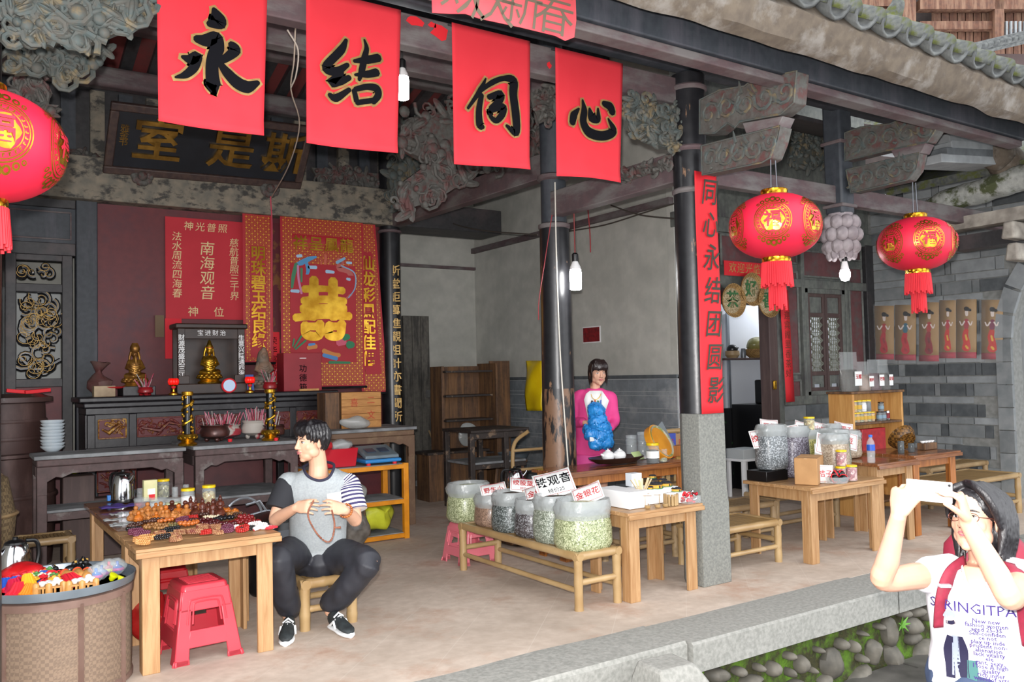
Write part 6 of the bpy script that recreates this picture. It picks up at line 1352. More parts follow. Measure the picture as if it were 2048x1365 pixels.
for px,py,k in br:
    o=bpy.data.objects.new('bead_bracelet',BT[k]);COL.objects.link(o);p=oz(px,py,ZT);o.location=(min(1.5,max(.84,p.x)),max(4.69,p.y),ZT+random.uniform(0,.012));o.rotation_euler=(random.uniform(-.12,.12),random.uniform(-.12,.12),random.uniform(0,3));o.scale=(1.15,.95,1.1)
    kk_=(k,wherew(px,py));cnt[kk_]=cnt.get(kk_,0)+1;same=sorted(q[0]for q in br if(q[2],wherew(q[0],q[1]))==kk_)
    tag(o,f'{KIND[k]} bead bracelet at the {wherew(px, py)} of the bead table'+(f', {ORD[same.index(px)]} from left' if len(same)>1 else ''),'bracelet','bead bracelets on the front table')
o=B().tube(smooth_path([(-.06,0,.01),(-.02,.02,.015),(.02,-.01,.012),(.07,0,.008)]),[.012,.016,.014,.006],8).build('tassel_bundle',M('white_red_thread','#e6dcd8','#c8303a',rough=.8,scale=20,lo=.5,hi=.55),None);o.location=oz(530,1060,ZT);tag(o,'white and red thread bundle at the right end of the bead table','tassel')
# ================================================================== woven drum, tray and trinkets at bottom left
bx_,by_=.47,4.84
m_mat=M('woven_bamboo_mat','#6f5d4e','#806c5a',rough=.75,scale=60,kind='check',bump=.5)
t=T('bamboo_drum','large round woven bamboo drum at the bottom left','basket',(bx_,by_,0));Rb=.335
def weave(u,v):
    a=2*PI*u;z=.005+.46*v;r=Rb*(1-.02*(v-.5)**2)+.0035*math.sin(a*60+(1 if int(v*36)%2 else 0)*PI)
    return V((r*math.cos(a),r*math.sin(a),z))
B().grid(weave,240,38,closeu=True).build('woven_wall',m_mat,t);B().lathe([(Rb-.01,.0),(Rb+.008,.01),(Rb+.008,.03),(Rb-.01,.04)],48).build('foot_hoop',M('drum_hoop','#7a6258','#6a5248',scale=8),t);B().lathe([(Rb-.01,.43),(Rb+.01,.435),(Rb+.012,.47),(Rb-.01,.475)],48).build('top_hoop',MATS['drum_hoop'],t)
for a in(3.9,4.9,5.6,3.2):B().beam((Rb*1.01*math.cos(a),Rb*1.01*math.sin(a),.0),(Rb*1.01*math.cos(a),Rb*1.01*math.sin(a),.45),.03,.012).build('stave',MATS['drum_hoop'],t)
t=T('metal_tray','round grey metal tray on top of the bamboo drum','tray',(bx_,by_,.475));B().lathe([(.001,0),(.32,0),(.345,.012),(.352,.045),(.358,.048),(.358,.043),(.35,.008),(.32,-.003)],56,caps=False).build('pan',M('zinc','#78838c','#6b757d',rough=.4,metal=.4,scale=5),t)
ZD=.48
def dz(px,py,dzz=0):
    p=on(px,py,'z',ZD+dzz);q=V((p.x-bx_,p.y-by_,0));
    if q.length>.3:q=q*(.3/q.length)
    return V((bx_+q.x,by_+q.y,ZD+dzz))
def tassel(label,p,col,ln=.09,rz=0):
    t=T('silk_tassel',label,'tassel',p,rz,group='tassels on the tray');t.scale=(1.35,1.35,1.5);mt=M('silk_'+col.strip('#'),col,rough=.6,sheen=1);g=B()
    for j in range(14):a=(j-6.5)*.055;g.tube([(0,0,.02),(math.sin(a)*ln*.5,-math.cos(a)*ln*.5,.022+.006*(j%3)),(math.sin(a)*ln,-math.cos(a)*ln,.01)],[.006,.011,.006],6)
    g.build('threads',mt,t);B().ell((0,.008,.022),.014,10,8).build('knot',M('knot_gold','#d9a03a',rough=.5),t)
    B().tube(smooth_path([(0,.01,.025),(.01,.04,.04),(-.01,.07,.03),(.005,.09,.02)]),.003,5).build('cord',m_red_p,t);return t
tassel('blue silk tassel, leftmost on the tray',dz(14,1178),'#1d4fb0',.085,-.2);tassel('blue silk tassel between the red tassels',dz(34,1175),'#2458b8',.085,-.1);tassel('crimson silk tassel at the left of the tray',dz(24,1180),'#c2183f',.09,.1);tassel('bright red silk tassel in the middle left of the tray',dz(62,1172),'#e01f36',.13,-.5);tassel('yellow silk tassel on the red tassels',dz(52,1172,.03),'#f0a41c',.06,.1);tassel('orange silk tassel at the tray rim',dz(68,1190),'#ee7e14',.06,-.6);tassel('red silk tassel behind the first tea set',dz(118,1170),'#d81f33',.12,.5);tassel('blue silk tassel behind the first tea set',dz(86,1165),'#2050a8',.05,0);tassel('second red silk tassel near the tray rim',dz(45,1186),'#dd2436',.09,-.3)
random.seed(31)
for k in range(26):
    p=dz(random.uniform(18,112),random.uniform(1140,1160),.03+random.uniform(0,.03));c=random.choice(('red','green','gold','cream','red','pink'));col={'red':'#c8202c','green':'#4f8a4a','gold':'#d8a83a','cream':'#e6dcc4','pink':'#d8607a'}[c]
    g=B();r=random.uniform(.013,.022)
    for j in range(5):a=j*2*PI/5;g.ell((r*.8*math.cos(a),r*.8*math.sin(a),0),(r*.7,r*.7,r*.55),7,5)
    g.ell((0,0,r*.4),r*.6,7,5);o=g.build('charm_bead',M('charm_'+c,col,rough=.35,coat=.3),None);o.location=p;tag(o,f'{c} knotted charm in the heap on the tray','charm','charm beads heaped on the tray')
for k in range(6):
    a=random.uniform(0,3);p=dz(30+k*16,1146,.05);o=B().tube(smooth_path([V((.03*math.cos(q*1.05+a),.022*math.sin(q*1.05+a),.012*math.sin(q*2)))for q in range(6)]),.0028,5).build('cord_loop',m_red_p if k%3 else M('cord_yellow','#e0a820',rough=.6),None);o.location=p;tag(o,('yellow' if k%3==0 else 'red')+' looped cord on the charm heap','cord','cords on the charm heap')
g=B().ell((0,0,.035),(.1,.085,.05),18,12);g.v=[tuple(V(v)+mnoise.noise_vector(V(v)*18)*.012)for v in g.v];o=g.build('red_bag',M('red_bag_film','#c81c22',rough=.25,alpha=.85),None);o.location=V((.33,5.04,ZD+.012));tag(o,'crumpled red plastic bag on the back of the tray','bag')
def teaset(label,p,rz):
    t=T('toy_tea_set',label,'toy',p,rz,group='miniature tea sets');t.scale=(1.15,1.15,1.25);m_tan=M('tan_bamboo','#c8924e','#a87438',rough=.5,scale=20)
    B().box((0,0,.035),(.1,.06,.006)).build('table_top',m_tan,t)
    for j in range(5):B().box((-.044+j*.022,-.03,.018),(.008,.006,.036)).build('leg',m_tan,t)
    for j in range(3):B().box((-.044+j*.044,.03,.018),(.008,.006,.036)).build('leg',m_tan,t)
    for x,y in((-.05,-.02),(.0,-.04),(.05,-.02)):B().lathe([(.011,0),(.013,.02),(.012,.05),(.004,.055)],10,c=(x,y,0),sy=.5).build('chair',m_tan,t)
    for j,(x,y)in enumerate(((-.03,0),(-.01,.012),(.012,-.005),(.033,.008),(.0,-.015))):B().lathe([(.008,0),(.014,.008),(.013,.016),(.004,.019)],12,c=(x,y,.038)).build('cup',m_cer,t)
    B().ell((.02,.01,.056),(.013,.013,.011),10,8).build('teapot',m_cer,t);return t
teaset('toy bamboo tea set with white cups, left one near the tray rim',dz(101,1192),-.25);teaset('toy bamboo tea set with white cups, right one near the tray rim',dz(166,1186),-.2)
for k,(px,py,rz)in enumerate(((138,1166,.4),(158,1163,.1),(174,1164,-.15))):
    t=T('cloth_doll',['tan rolled doll left of the three on the tray','tan rolled doll in the middle of the three','tan rolled doll right of the three on the tray'][k],'toy',dz(px,py),rz,group='rolled dolls');t.scale=(1.3,1.3,1.5);B().tube([(0,-.045,.02),(0,.045,.024)],[.02,.017],12,round_=True).build('body',M('tan_doll','#cf9a55','#b97c3c',rough=.6,scale=12),t);B().lathe([(.019,-.002),(.021,.006),(.017,.014)],12,c=(0,.035,.023),mat=Matrix.Rotation(PI/2,3,'X')).build('band',M('orange_band','#d8502a',rough=.6),t)
for k,(px,py,c1_,c2_)in enumerate(((203,1158,'#3a6ab8','#9a3ca0'),(218,1150,'#d0506a','#d8e030'),(238,1148,'#3b62b0','#b04a90'),(192,1164,'#2f6fc0','#c04a9a'))):
    t=T('spinning_toy',['blue and purple toy in a clear pouch','red and yellow toy in a clear pouch','blue toy in a clear pouch at the right rim','blue toy in a clear pouch beside the dolls'][k],'toy',dz(px,py),0,group='toys in clear pouches');t.scale=(1.35,)*3;B().lathe([(.004,0),(.012,.006),(.024,.02),(.018,.03),(.006,.036),(.005,.05)],14).build('top',M('toy_'+c1_.strip('#'),c1_,rough=.3),t);B().lathe([(.025,.016),(.026,.02),(.022,.026)],14).build('stripe',M('toy_'+c2_.strip('#'),c2_,rough=.3),t)
    g=B().ell((0,0,.03),(.034,.03,.034),12,8);g.v=[tuple(V(v)+mnoise.noise_vector(V(v)*40)*.006)for v in g.v];g.build('pouch',m_gl,t)
for k,(px,py)in enumerate(((241,1168),(221,1162))):
    o=B().lathe([(.006,0),(.014,.008),(.016,.02),(.022,.028),(.022,.036),(.001,.038)],14).build('yellow_toy',M('neon_yellow','#d8e014',rough=.4),None);o.location=dz(px,py);o.rotation_euler=(.3*k,.5,0);tag(o,['neon yellow toy nearest the right rim of the tray','neon yellow toy lying among the pouches'][k],'toy','neon yellow toys')
o=B().box((0,0,.01),(.09,.05,.02)).build('white_carton',m_white,None,bev=.002);o.location=dz(206,1182);o.rotation_euler=(.1,0,.2);tag(o,'small white carton with green edge on the tray','box')
for k,(px,py)in enumerate(((140,1150),(158,1147),(176,1146),(120,1158))):
    t=T('black_toy',['black beaded toy behind the dolls, left','black beaded toy behind the dolls, middle','black beaded toy behind the dolls, right','black beaded toy beside the charms'][k],'toy',dz(px,py),k,group='black beaded toys');t.scale=(1.3,)*3;g=B();g.ell((0,0,.02),(.022,.016,.018),10,8);g.ell((.016,.0,.04),(.012,.012,.012),8,6);g.tube([(.016,0,.045),(.03,0,.062)],[.006,.002],6);g.ell((-.02,.006,.012),.012,8,6);g.build('body',m_blkp,t);B().ell((.02,-.008,.05),.006,8,6).build('eye_band',M('gold_dot','#b08a40',rough=.4),t)
# ================================================================== tea sacks and signs
def tea(name,a,b_,c):return M('tea_'+name,a,b_,rough=.35,scale=150,kind='cell',c3=c,coat=.3,bump=.2)
TEA={'pale':tea('pale','#9aa27c','#d3d8b4','#6e7752'),'brown':tea('brown','#8a6f5e','#a58a76','#6b5548'),'slate':tea('slate','#3c4240','#5a605e','#8d9494'),'black':tea('black','#3a3536','#565052','#88898c'),'green':tea('green','#626a5c','#8d9484','#b2b8ac'),'tan':tea('tan','#a1907c','#c3b6a2','#7f6d5a'),'purple':tea('purple','#4d4650','#6a6370','#9a98a2'),'grey':tea('grey','#5a5f62','#7a8084','#b0b6ba'),'yellow':tea('yellow','#8d8a4c','#b9b36a','#5f6434')}
m_topd=M('loose_tea','#2b241f','#4a3d30',rough=.9,scale=80,bump=.6)
def sack(label,p,w,d,h,kind,rz=0,collar=.07,group='open tea sacks',seed=0,top=True):
    t=T('tea_sack',label,'sack',p,rz,group);n=36
    def ring(z,s,e=3.0,jit=.0):
        out=[]
        for j in range(n):
            a=2*PI*j/n;c,s_=math.cos(a),math.sin(a);q=(abs(c)**e+abs(s_)**e)**(-1/e)
            v=V((w/2*s*q*c,d/2*s*q*s_,z));k=1+jit*mnoise.noise(V((c*3+seed,s_*3,z*28)));out.append(V((v.x*k,v.y*k,v.z)))
        return out
    hb=h-collar
    B().loft([ring(.0,.82),ring(.012,.93,3,.03),ring(hb*.2,1.0,3,.05),ring(hb*.4,1.0,3,.06),ring(hb*.6,.985,3,.06),ring(hb*.8,.97,2.8,.06),ring(hb,.93,2.6,.04),ring(hb+.012,.6,2.4)]).build('filled_body',TEA[kind],t,ang=70)
    g=B();rr=[ring(hb-.02,.97,2.6,.06),ring(hb+.01,1.03,2.5,.09),ring(hb+collar*.5,1.05,2.4,.12),ring(hb+collar,.96,2.3,.14),ring(hb+collar*.95,.85,2.3,.14),ring(hb+collar*.4,.82,2.3,.1),ring(hb,.84,2.3)]
    g.loft(rr,caps=False);g.build('rolled_film',m_film,t,ang=70)
    if top:B().loft([ring(hb+collar*.45,.8,2.3,.05),ring(hb+collar*.75,.55,2.2,.1),ring(hb+collar*.85,.1,2)]).build('loose_tea',TEA[kind]if kind in('pale','brown','tan','yellow')else m_topd,t,ang=70)
    return t
m_sign=M('sign_paper','#eef0ee',rough=.6);m_redink=M('red_ink','#b0282e',rough=.6)
def sign(label,p,w,h,s1,s2,tilt=-.5,rz=0,roll=0,ink=None,group='price signs in the tea sacks',stick=.12):
    t=T('price_sign',label,'sign',p,group=group,rot=(tilt,roll,rz));R_=Matrix.Translation(V(p))@Euler((tilt,roll,rz)).to_matrix().to_4x4()
    B().grid(lambda u,v:V((-w/2+w*u,.012*math.sin(u*PI),stick+h*v)),8,3).build('card',m_sign,t,solid=.002);B().cyl((0,.008,0),(0,.008,stick+.02),.003,6).build('stick',m_bam,t)
    fr=B();
    for a,b_ in(((-1,0),(1,0)),((1,0),(1,1)),((1,1),(-1,1)),((-1,1),(-1,0))):fr.beam((a[0]*w*.45,-.003,stick+h*(.08+.84*a[1])),(b_[0]*w*.45,-.003,stick+h*(.08+.84*b_[1])),.002,.002)
    fr.build('border',m_redink,t)
    L0=R_@Matrix(((1,0,0,0),(0,0,-1,-.002),(0,1,0,stick+h*(.6 if s2 else .5)),(0,0,0,1)));txt(s1,h*.42,ink or m_redink,t,L0,gap=1.05,bold=.01)
    if s2:txt(s2,h*.2,ink or m_redink,t,R_@Matrix(((1,0,0,0),(0,0,-1,-.002),(0,1,0,stick+h*.22),(0,0,0,1))))
    return t
SB=.345
sack('pale green tea sack standing on the pink stool',(3.5,5.94,.315),.33,.3,.31,'pale',.1,.085,seed=1)
row=[('brown',5.50,.27,.25,.24,'rosy brown tea sack, farthest back on the bench'),('slate',5.22,.31,.27,.29,'dark slate tea sack, second from the back on the bench'),('black',4.95,.28,.25,.265,'short blackish tea sack in the middle of the bench'),('green',4.70,.3,.26,.32,'grey green tea sack, second from the front on the bench'),('pale',4.41,.36,.31,.32,'large pale green tea sack at the front of the bench')]
for i,(k,y,w,d,h,lab)in enumerate(row):sack(lab,(3.455,y,SB),w,d,h,k,.0,.075 if k!='pale' else .1,seed=i*3)
fz=math.atan2(RIGHT.y,RIGHT.x)
sign('white card with red characters in the rosy brown sack',V((3.47,5.47,.52)),.2,.12,'野生小','',-.7,fz+.2,-.12,stick=.05)
sign('white card with red characters in the dark slate sack',V((3.5,5.16,.58)),.19,.12,'绞股蓝','特价',-.75,fz+.1,.12,stick=.06)
sign('blank looking tilted card in the short blackish sack',V((3.5,4.93,.55)),.2,.13,'金线莲','',-.6,fz-.2,-.35,stick=.05)
sign('largest white card with black handwriting in the grey green sack',V((3.5,4.7,.6)),.27,.2,'铁观音','特价25',-.7,fz+.15,-.2,m_ink,stick=.06)
sign('white card with faint red characters in the front pale sack',V((3.53,4.40,.60)),.2,.13,'金银花','',-.6,fz-.1,-.35,stick=.04)
# right-hand table
ZR=.583
o=B().box((0,0,.04),(.26,.2,.08)).build('black_box',m_blkp,None,bev=.003);o.location=(5.56,4.66,ZR);tag(o,'low black box at the left corner of the sack table','box')
sack('tall silvery tea sack on the black box',(5.6,4.64,ZR+.085),.27,.2,.36,'grey',0,.07,seed=11,group='tea sacks on the right table')
sack('dark purple tea sack behind the carton',(5.88,4.64,ZR),.26,.2,.42,'purple',0,.07,seed=12,group='tea sacks on the right table')
sack('tan speckled tea sack at the front right of the sack table',(6.03,4.36,ZR),.25,.2,.36,'tan',.1,.06,seed=13,group='tea sacks on the right table')
sack('grey green tea sack at the right edge of the sack table',(6.23,4.52,ZR),.22,.27,.38,'green',.05,.06,seed=14,group='tea sacks on the right table')
sack('yellowish tea sack between the tan sack and the cards',(6.1,4.66,ZR),.2,.18,.38,'yellow',0,.06,seed=16,group='tea sacks on the right table')
sack('tan tea sack on the taller table behind the bottle',(6.63,4.66,.685),.24,.2,.24,'tan',0,.06,seed=15,group='tea sacks on the right table')
sack('black tea sack at the back of the taller table',(6.5,4.72,.685),.18,.14,.3,'black',0,.05,seed=17,group='tea sacks on the right table')
for i,(px,py,Y,w,h,s1,s2,roll,lab)in enumerate(((1532,868,4.62,.2,.15,'绞股蓝','',-.15,'white card in the tall silvery sack'),(1578,862,4.66,.26,.15,'土楼红美人','优惠价',-.12,'wide white card in the dark purple sack'),(1540,845,4.76,.16,.12,'野参','',.1,'small card behind the silvery sack'),(1602,850,4.78,.14,.14,'陈皮','',.3,'half hidden card behind the wide card'),(1622,862,4.68,.2,.14,'黄菊','',.25,'leaning card left of the yellow lid jar'),(1640,850,4.74,.16,.12,'山楂','',.25,'card behind the yellow lid jar'),(1655,885,4.36,.24,.18,'红豆','特价',.35,'large leaning card in the tan speckled sack'),(1692,872,4.5,.2,.15,'绿豆','',.3,'leaning card in the grey green sack'),(1688,850,4.74,.18,.12,'决明子','',.2,'red lettered card behind the taller table sacks'),(1706,866,4.64,.16,.1,'花旗参','',.2,'card by the red gift box'))):
    p=on(px,py+12,'y',Y);sign(lab,p-V((0,0,h*.5)),w,h,s1,s2,-.35,fz+.15,roll,group='price signs on the right table',stick=.02)
t=T('carton','plain brown cardboard carton on the sack table','box',(5.66,4.33,ZR),.5,group=None);B().bb(-.17,.17,-.085,.085,0,.2).build('body',M('cardboard','#b58a5c','#a67c50',rough=.85,scale=8),t,bev=.004);B().bb(-.172,.172,-.012,.012,.199,.2015).build('tape',M('tan_tape','#c9a578',rough=.4),t)
B().bb(-.16,-.005,-.084,.084,.2,.203).build('flap',MATS['cardboard'],t);B().bb(.005,.16,-.084,.084,.2,.203).build('flap',MATS['cardboard'],t)
m_berry=M('red_berries','#8f1c2c','#c04a55',rough=.4,scale=70,kind='cell',c3='#e0b0a8')
jar('yellow lid jar of red berries, left of the lower pair',V((5.90,4.22,ZR)),.04,.115,m_ylid,m_berry,.95,'red berry jars');jar('yellow lid jar of red berries, right of the lower pair',V((5.97,4.17,ZR)),.043,.125,m_ylid,m_berry,.95,'red berry jars');jar('yellow lid jar of red berries stacked on top',V((5.93,4.23,ZR+.117)),.042,.125,m_ylid,m_berry,.95,'red berry jars')
jar('yellow lid jar lying tilted among the cards',V((6.06,4.62,.95)),.045,.12,m_ylid,m_herb2,.9,'red berry jars')
t=T('clear_tray','clear plastic tray holding the red and black balls','tray',(5.79,4.17,ZR));B().lathe([(.07,0),(.085,.05),(.083,.05),(.068,.003)],24,sx=1.25,caps=False).build('wall',m_gl,t)
for i,(x,y,z)in enumerate(((-.055,-.01,.04),(.0,.02,.065),(.03,-.03,.035),(.06,.015,.06),(-.02,.03,.03))):
    t=T('cloth_ball',['red striped black ball, leftmost in the clear tray','red striped black ball on top in the clear tray','red striped black ball at the front of the clear tray','red striped black ball, rightmost in the clear tray','red striped black ball at the back of the clear tray'][i],'ball',(5.79+x,4.17+y,ZR+z),i,group='red and black balls');B().ell((0,0,0),(.034,.034,.03),14,10).build('ball',m_blkp,t);B().lathe([(.034,-.006),(.036,0),(.034,.006)],18,mat=Euler((1.2,.3*i,0)).to_matrix()).build('red_stripe',m_red_p,t)
sign('square white card behind the red and black balls',V((5.7,4.215,ZR)),.13,.14,'桔子','',-.1,fz+.15,.08,group='price signs on the right table',stick=.0)
t=T('card_pack','two packs of white cards standing by the carton','cards',(5.93,4.44,ZR+.2));B().box((0,0,.03),(.05,.04,.1)).build('pack',m_sign,t);B().box((.055,0,.025),(.05,.04,.09)).build('pack',m_sign,t)
t=T('water_bottle','clear water bottle with blue label on the taller table','bottle',(6.40,4.28,.685));B().lathe([(.028,0),(.032,.01),(.031,.06),(.033,.07),(.032,.14),(.03,.17),(.014,.2),(.013,.215)],20).build('bottle',m_gl,t);B().lathe([(.0335,.1),(.0335,.15)],20,caps=False).build('blue_label',M('label_blue','#2454b8',rough=.4),t);B().lathe([(.015,.21),(.016,.212),(.016,.23),(.001,.232)],16).build('cap',M('cap_blue','#3a6fd0',rough=.4),t)
# dark table by the wall
t=T('tilted_basket','round lacquered basket tilted on the dark table','basket',(7.42,4.6,.72));B().lathe([(.001,0),(.1,0),(.125,.05),(.13,.08),(.12,.078),(.09,.012),(.001,.01)],26,mat=Euler((-.9,.4,0)).to_matrix(),c=(0,0,.06)).build('bowl',M('varnished_weave','#7a5526','#4a3218',rough=.25,scale=40,kind='check'),t)
for k in range(3):
    o=B().lathe([(.026,0),(.028,.004),(.028,.075 if k else .1),(.022,.08 if k else .11)],16).build('tea_glass',M('smoked_glass','#5a5f60',rough=.1,alpha=.6),None);o.location=(7.1+k*.08,4.45+.05*(k%2),.703);tag(o,['tall smoked glass left on the dark table','middle smoked glass on the dark table','smoked glass nearest the tilted basket'][k],'glass','smoked glasses')
t=T('cup_rack','little wooden rack of white cups on the dark table','rack',(7.6,4.5,.703));B().box((0,0,.03),(.2,.08,.06)).build('rack',m_oldpl,t,bev=.003)
for k in range(4):B().lathe([(.012,0),(.022,.012),(.023,.02)],12,c=(-.075+k*.05,0,.06)).build('cup',m_cer,t)
# jars and bags on the pine shelf
m_honey=M('honey','#b0803a','#d8a850',rough=.3,scale=30);m_dkj=M('dark_syrup','#1c1416',rough=.2);m_lblb=M('blue_grey_label','#7f98a8',rough=.6);m_lbly=M('yellow_label','#c9a23c',rough=.6)
for k in range(6):jar(f'honey jar in the lower row of the pine shelf, {["first","second","third","fourth","fifth","sixth"][k]} from the left',(7.57+k*.062,5.24,.923),.027,.1,m_ylid,m_honey if k%2 else m_herb,.9,'honey jars on the pine shelf',lab=m_lbly)
for k in range(4):jar(f'honey jar stacked in the upper row, {["first","second","third","fourth"][k]} from the left',(7.58+k*.078,5.24,1.025),.032,.12,m_ylid,(m_honey,m_herb,m_cer,m_dkj)[k],.9,'honey jars on the pine shelf',lab=m_lbly if k<2 else(m_cer if k==2 else None))
for k,(x,z)in enumerate(((8.0,.923),(8.07,.923),(8.035,1.02))):jar(['dark jar with blue label, lower left of three','dark jar with blue label, lower right of three','dark jar with blue label stacked on the other two'][k],(x,5.24,z),.03,.095,m_dkj,m_dkj,.95,'dark syrup jars',lab=m_lblb)
t=T('drink_can','slim red and silver can beside the dark jars','can',(8.14,5.24,.923));B().lathe([(.024,0),(.026,.006),(.026,.09),(.022,.098)],18).build('can',m_chr,t);B().lathe([(.0265,.02),(.0265,.075)],18,caps=False).build('red_print',M('notice_red','#8a1c22'),t)
def zbag(label,x,w,h,fill,lab,rz=0):
    t=T('zip_bag',label,'bag',(x,5.34,1.235),rz,group='zip bags on the pine shelf');n=20
    def ring(z,s,f):return[V((w/2*s*math.cos(2*PI*j/n),.07*f*math.sin(2*PI*j/n),z))for j in range(n)]
    B().loft([ring(0,.85,.9),ring(h*.2,.95,1),ring(h*.45,.95,.8),ring(h*.55,.9,.3)]).build('contents',fill,t);B().loft([ring(0,.9,1),ring(h*.3,1,1.08),ring(h*.6,1,.6),ring(h,1.02,.06)]).build('film',M('thin_film','#e6ecec',rough=.15,alpha=.13,spec=.8),t)
    if lab:B().box((w*.15,-.075,h*.32),(w*.4,.004,h*.36)).build('paper_label',m_sign,t);txt(lab,h*.13,m_redink,t,basis(t.location+V((w*.15,-.079,h*.36)),X_,Z_),bold=.01)
zbag('largest zip bag of dark tea at the left end of the pine shelf',7.66,.33,.4,m_topd,'玉螺',.1);zbag('zip bag of brown tea with white label on the pine shelf',7.9,.2,.3,TEA['brown'],'酸梅',.05);zbag('zip bag of dark red tea with white label on the pine shelf',8.08,.2,.32,M('dark_red_tea','#4a1420',rough=.5),'玫瑰',0);zbag('zip bag with tall label at the right end of the pine shelf',8.25,.16,.32,m_topd,'金银',0)
# ================================================================== small table of white boxes
Z2=.583
o=B().box((0,0,.055),(.16,.34,.11)).build('white_carton',m_white,None,bev=.003);o.location=(3.80,4.42,Z2);tag(o,'long white carton at the back left of the small table','box','white boxes')
o=B().box((0,0,.05),(.30,.2,.10)).build('white_carton',m_white,None,bev=.003);o.location=(4.08,4.42,Z2);tag(o,'wide white carton under the model round houses','box','white boxes')
o=B().box((0,0,.035),(.1,.08,.07)).build('white_carton',m_white,None,bev=.003);o.location=(4.2,4.27,Z2);tag(o,'low white carton beside the bamboo cup on the small table','box','white boxes')
o=B().box((0,0,.045),(.09,.07,.09)).build('white_cube',M('lined_card','#e6e8ea','#d0d6dc',rough=.6,scale=30,kind='stripe'),None,bev=.002);o.location=(4.0,4.52,Z2+.103);tag(o,'small white cube box standing on the wide carton','box','white boxes')
m_ywall=M('rammed_earth_yellow','#d8a83a','#c08a2c',rough=.7,scale=20);m_droof=M('model_roof','#1c1c20','#2c2c32',rough=.5,scale=60,bump=.4)
for i,(x,y,z,r)in enumerate(((4.05,4.36,.103,.05),(4.17,4.38,.103,.04),(4.13,4.46,.12,.035),(4.2,4.44,.12,.03),(4.16,4.5,.15,.025),(4.19,4.3,.073,.033),(3.99,4.34,.103,.02))):
    t=T('model_house',['largest model round house on the white carton','middle model round house right of the largest','model round house behind the middle one','small model round house at the back right','topmost tiny model round house','model round house on the low front carton','tiniest model round house left of the largest'][i],'model',(x,y,Z2+z),group='model round houses')
    B().lathe([(r*.95,0),(r*.92,r*.55),(r*.6,r*.55),(r*.6,.002)],20,caps=False).build('wall',m_ywall,t);B().lathe([(r*.55,r*.5),(r*.78,r*.78),(r*1.1,r*.5),(r*1.05,r*.46),(r*.78,r*.7),(r*.58,r*.46)],20,caps=False).build('roof',m_droof,t);B().box((0,-r*.93,r*.18),(r*.25,r*.06,r*.34)).build('gate',m_droof,t)
    B().lathe([(r*1.15,-.004),(r*1.15,0),(.001,0)],16).build('base',M('model_green','#2f7a44',rough=.7),t)
t=T('bamboo_cup','miniature bamboo tub with a printed white lid','toy',(4.06,4.22,Z2));
for j in range(12):a=2*PI*j/12;B().cyl((.042*math.cos(a),.042*math.sin(a),0),(.042*math.cos(a),.042*math.sin(a),.075),.01,6).build('stave',m_bam,t)
B().lathe([(.04,.06),(.044,.07),(.03,.082),(.001,.084)],18).build('lid',m_cer,t)
for i,(x,y)in enumerate(((3.92,4.2),(3.98,4.19),(3.84,4.21),(3.88,4.27))):
    t=T('wooden_ring_toy',['little wooden ring toy at the front edge, centre','little wooden ring toy nearest the bamboo tub','little wooden ring toy at the front left','little wooden ring toy behind the others'][i],'toy',(x,y,Z2),i,group='wooden ring toys');B().lathe([(.016,0),(.02,.006),(.02,.02),(.014,.022)],14).build('ring',m_bam,t);B().cyl((.016,0,.015),(.016,0,.085),.002,5).build('stem',m_bam,t);B().cyl((-.03,0,.085),(.03,0,.08),.002,5).build('bar',m_bam,t)
t=T('stick_cup','clear cup full of flat wooden sticks','cup',(3.93,4.36,Z2));B().lathe([(.03,0),(.035,.1),(.033,.1),(.028,.004)],16,caps=False).build('cup',m_gl,t)
for i,(dx,dy)in enumerate(((-.08,.02),(-.05,-.03),(.03,.03),(.07,-.02),(.09,.03),(-.02,.05))):B().beam((-dx*.25,-dy*.25,.02),(dx,dy,.17),.016,.003).build('flat_stick',M('pale_stick','#dcc298',rough=.6),t)
t=T('candy_box','open clear box of foil wrapped red sweets','sweets',(4.235,4.52,Z2));random.seed(5)
t.location=(4.2,4.19,Z2);t.location=(4.17,4.54,Z2);t.location=V((4.215,4.2,Z2))
B().loft([[V((x*.06,y*.045,z))for x,y in((-1,-1),(1,-1),(1,1),(-1,1))]for z in(0,.05)],caps=False).build('box',m_gl,t)
for k in range(26):
    g=B().ell((random.uniform(-.05,.05),random.uniform(-.035,.035),random.uniform(.012,.075)),(.013,.011,.01),8,6,(k,k*2,0));g.build('sweet',(m_red_p,m_chr,m_red_p,M('foil_red','#c01a2a',rough=.2,metal=.6))[k%4],t)
# ================================================================== tea table
ZA=.703
t=T('tea_tray','dark carved tea tray on the varnished tea table','tray',(4.75,5.58,ZA));B().lathe([(.2,.012),(.22,.02),(.3,.06),(.29,.062),(.2,.026),(.001,.024)],8,sx=1.0,sy=.55).build('tray',M('dark_tray','#2c1c18','#3c2620',rough=.35,scale=9),t)
for i,(x,y)in enumerate(((-.09,0),(.02,-.02))):
    q=T('white_teapot',['white round teapot at the left of the tea tray','white round teapot nearest the green card'][i],'teapot',(4.75+x,5.58+y,ZA+.028),group='white teapots');B().ell((0,0,.045),(.055,.055,.046),18,12).build('body',m_cer,q);B().lathe([(.024,.083),(.02,.094),(.006,.098),(.006,.106),(.001,.108)],14).build('lid',m_cer,q);B().tube([(-.05,0,.05),(-.075,0,.065)],[.012,.007],8).build('spout',m_cer,q)
o=B().box((0,0,.04),(.13,.006,.08)).build('green_card',M('pale_green_card','#b9cf8f',rough=.6),None);o.location=(4.95,5.5,ZA+.03);o.rotation_euler=(-.7,0,.3);tag(o,'pale green card propped on the tea tray','card')
jar('jar of dark tea with yellow lid and white label on the tea table',(5.02,5.42,ZA),.055,.17,m_ylid,m_dkj,.75,'tea table jars',lab=m_sign)
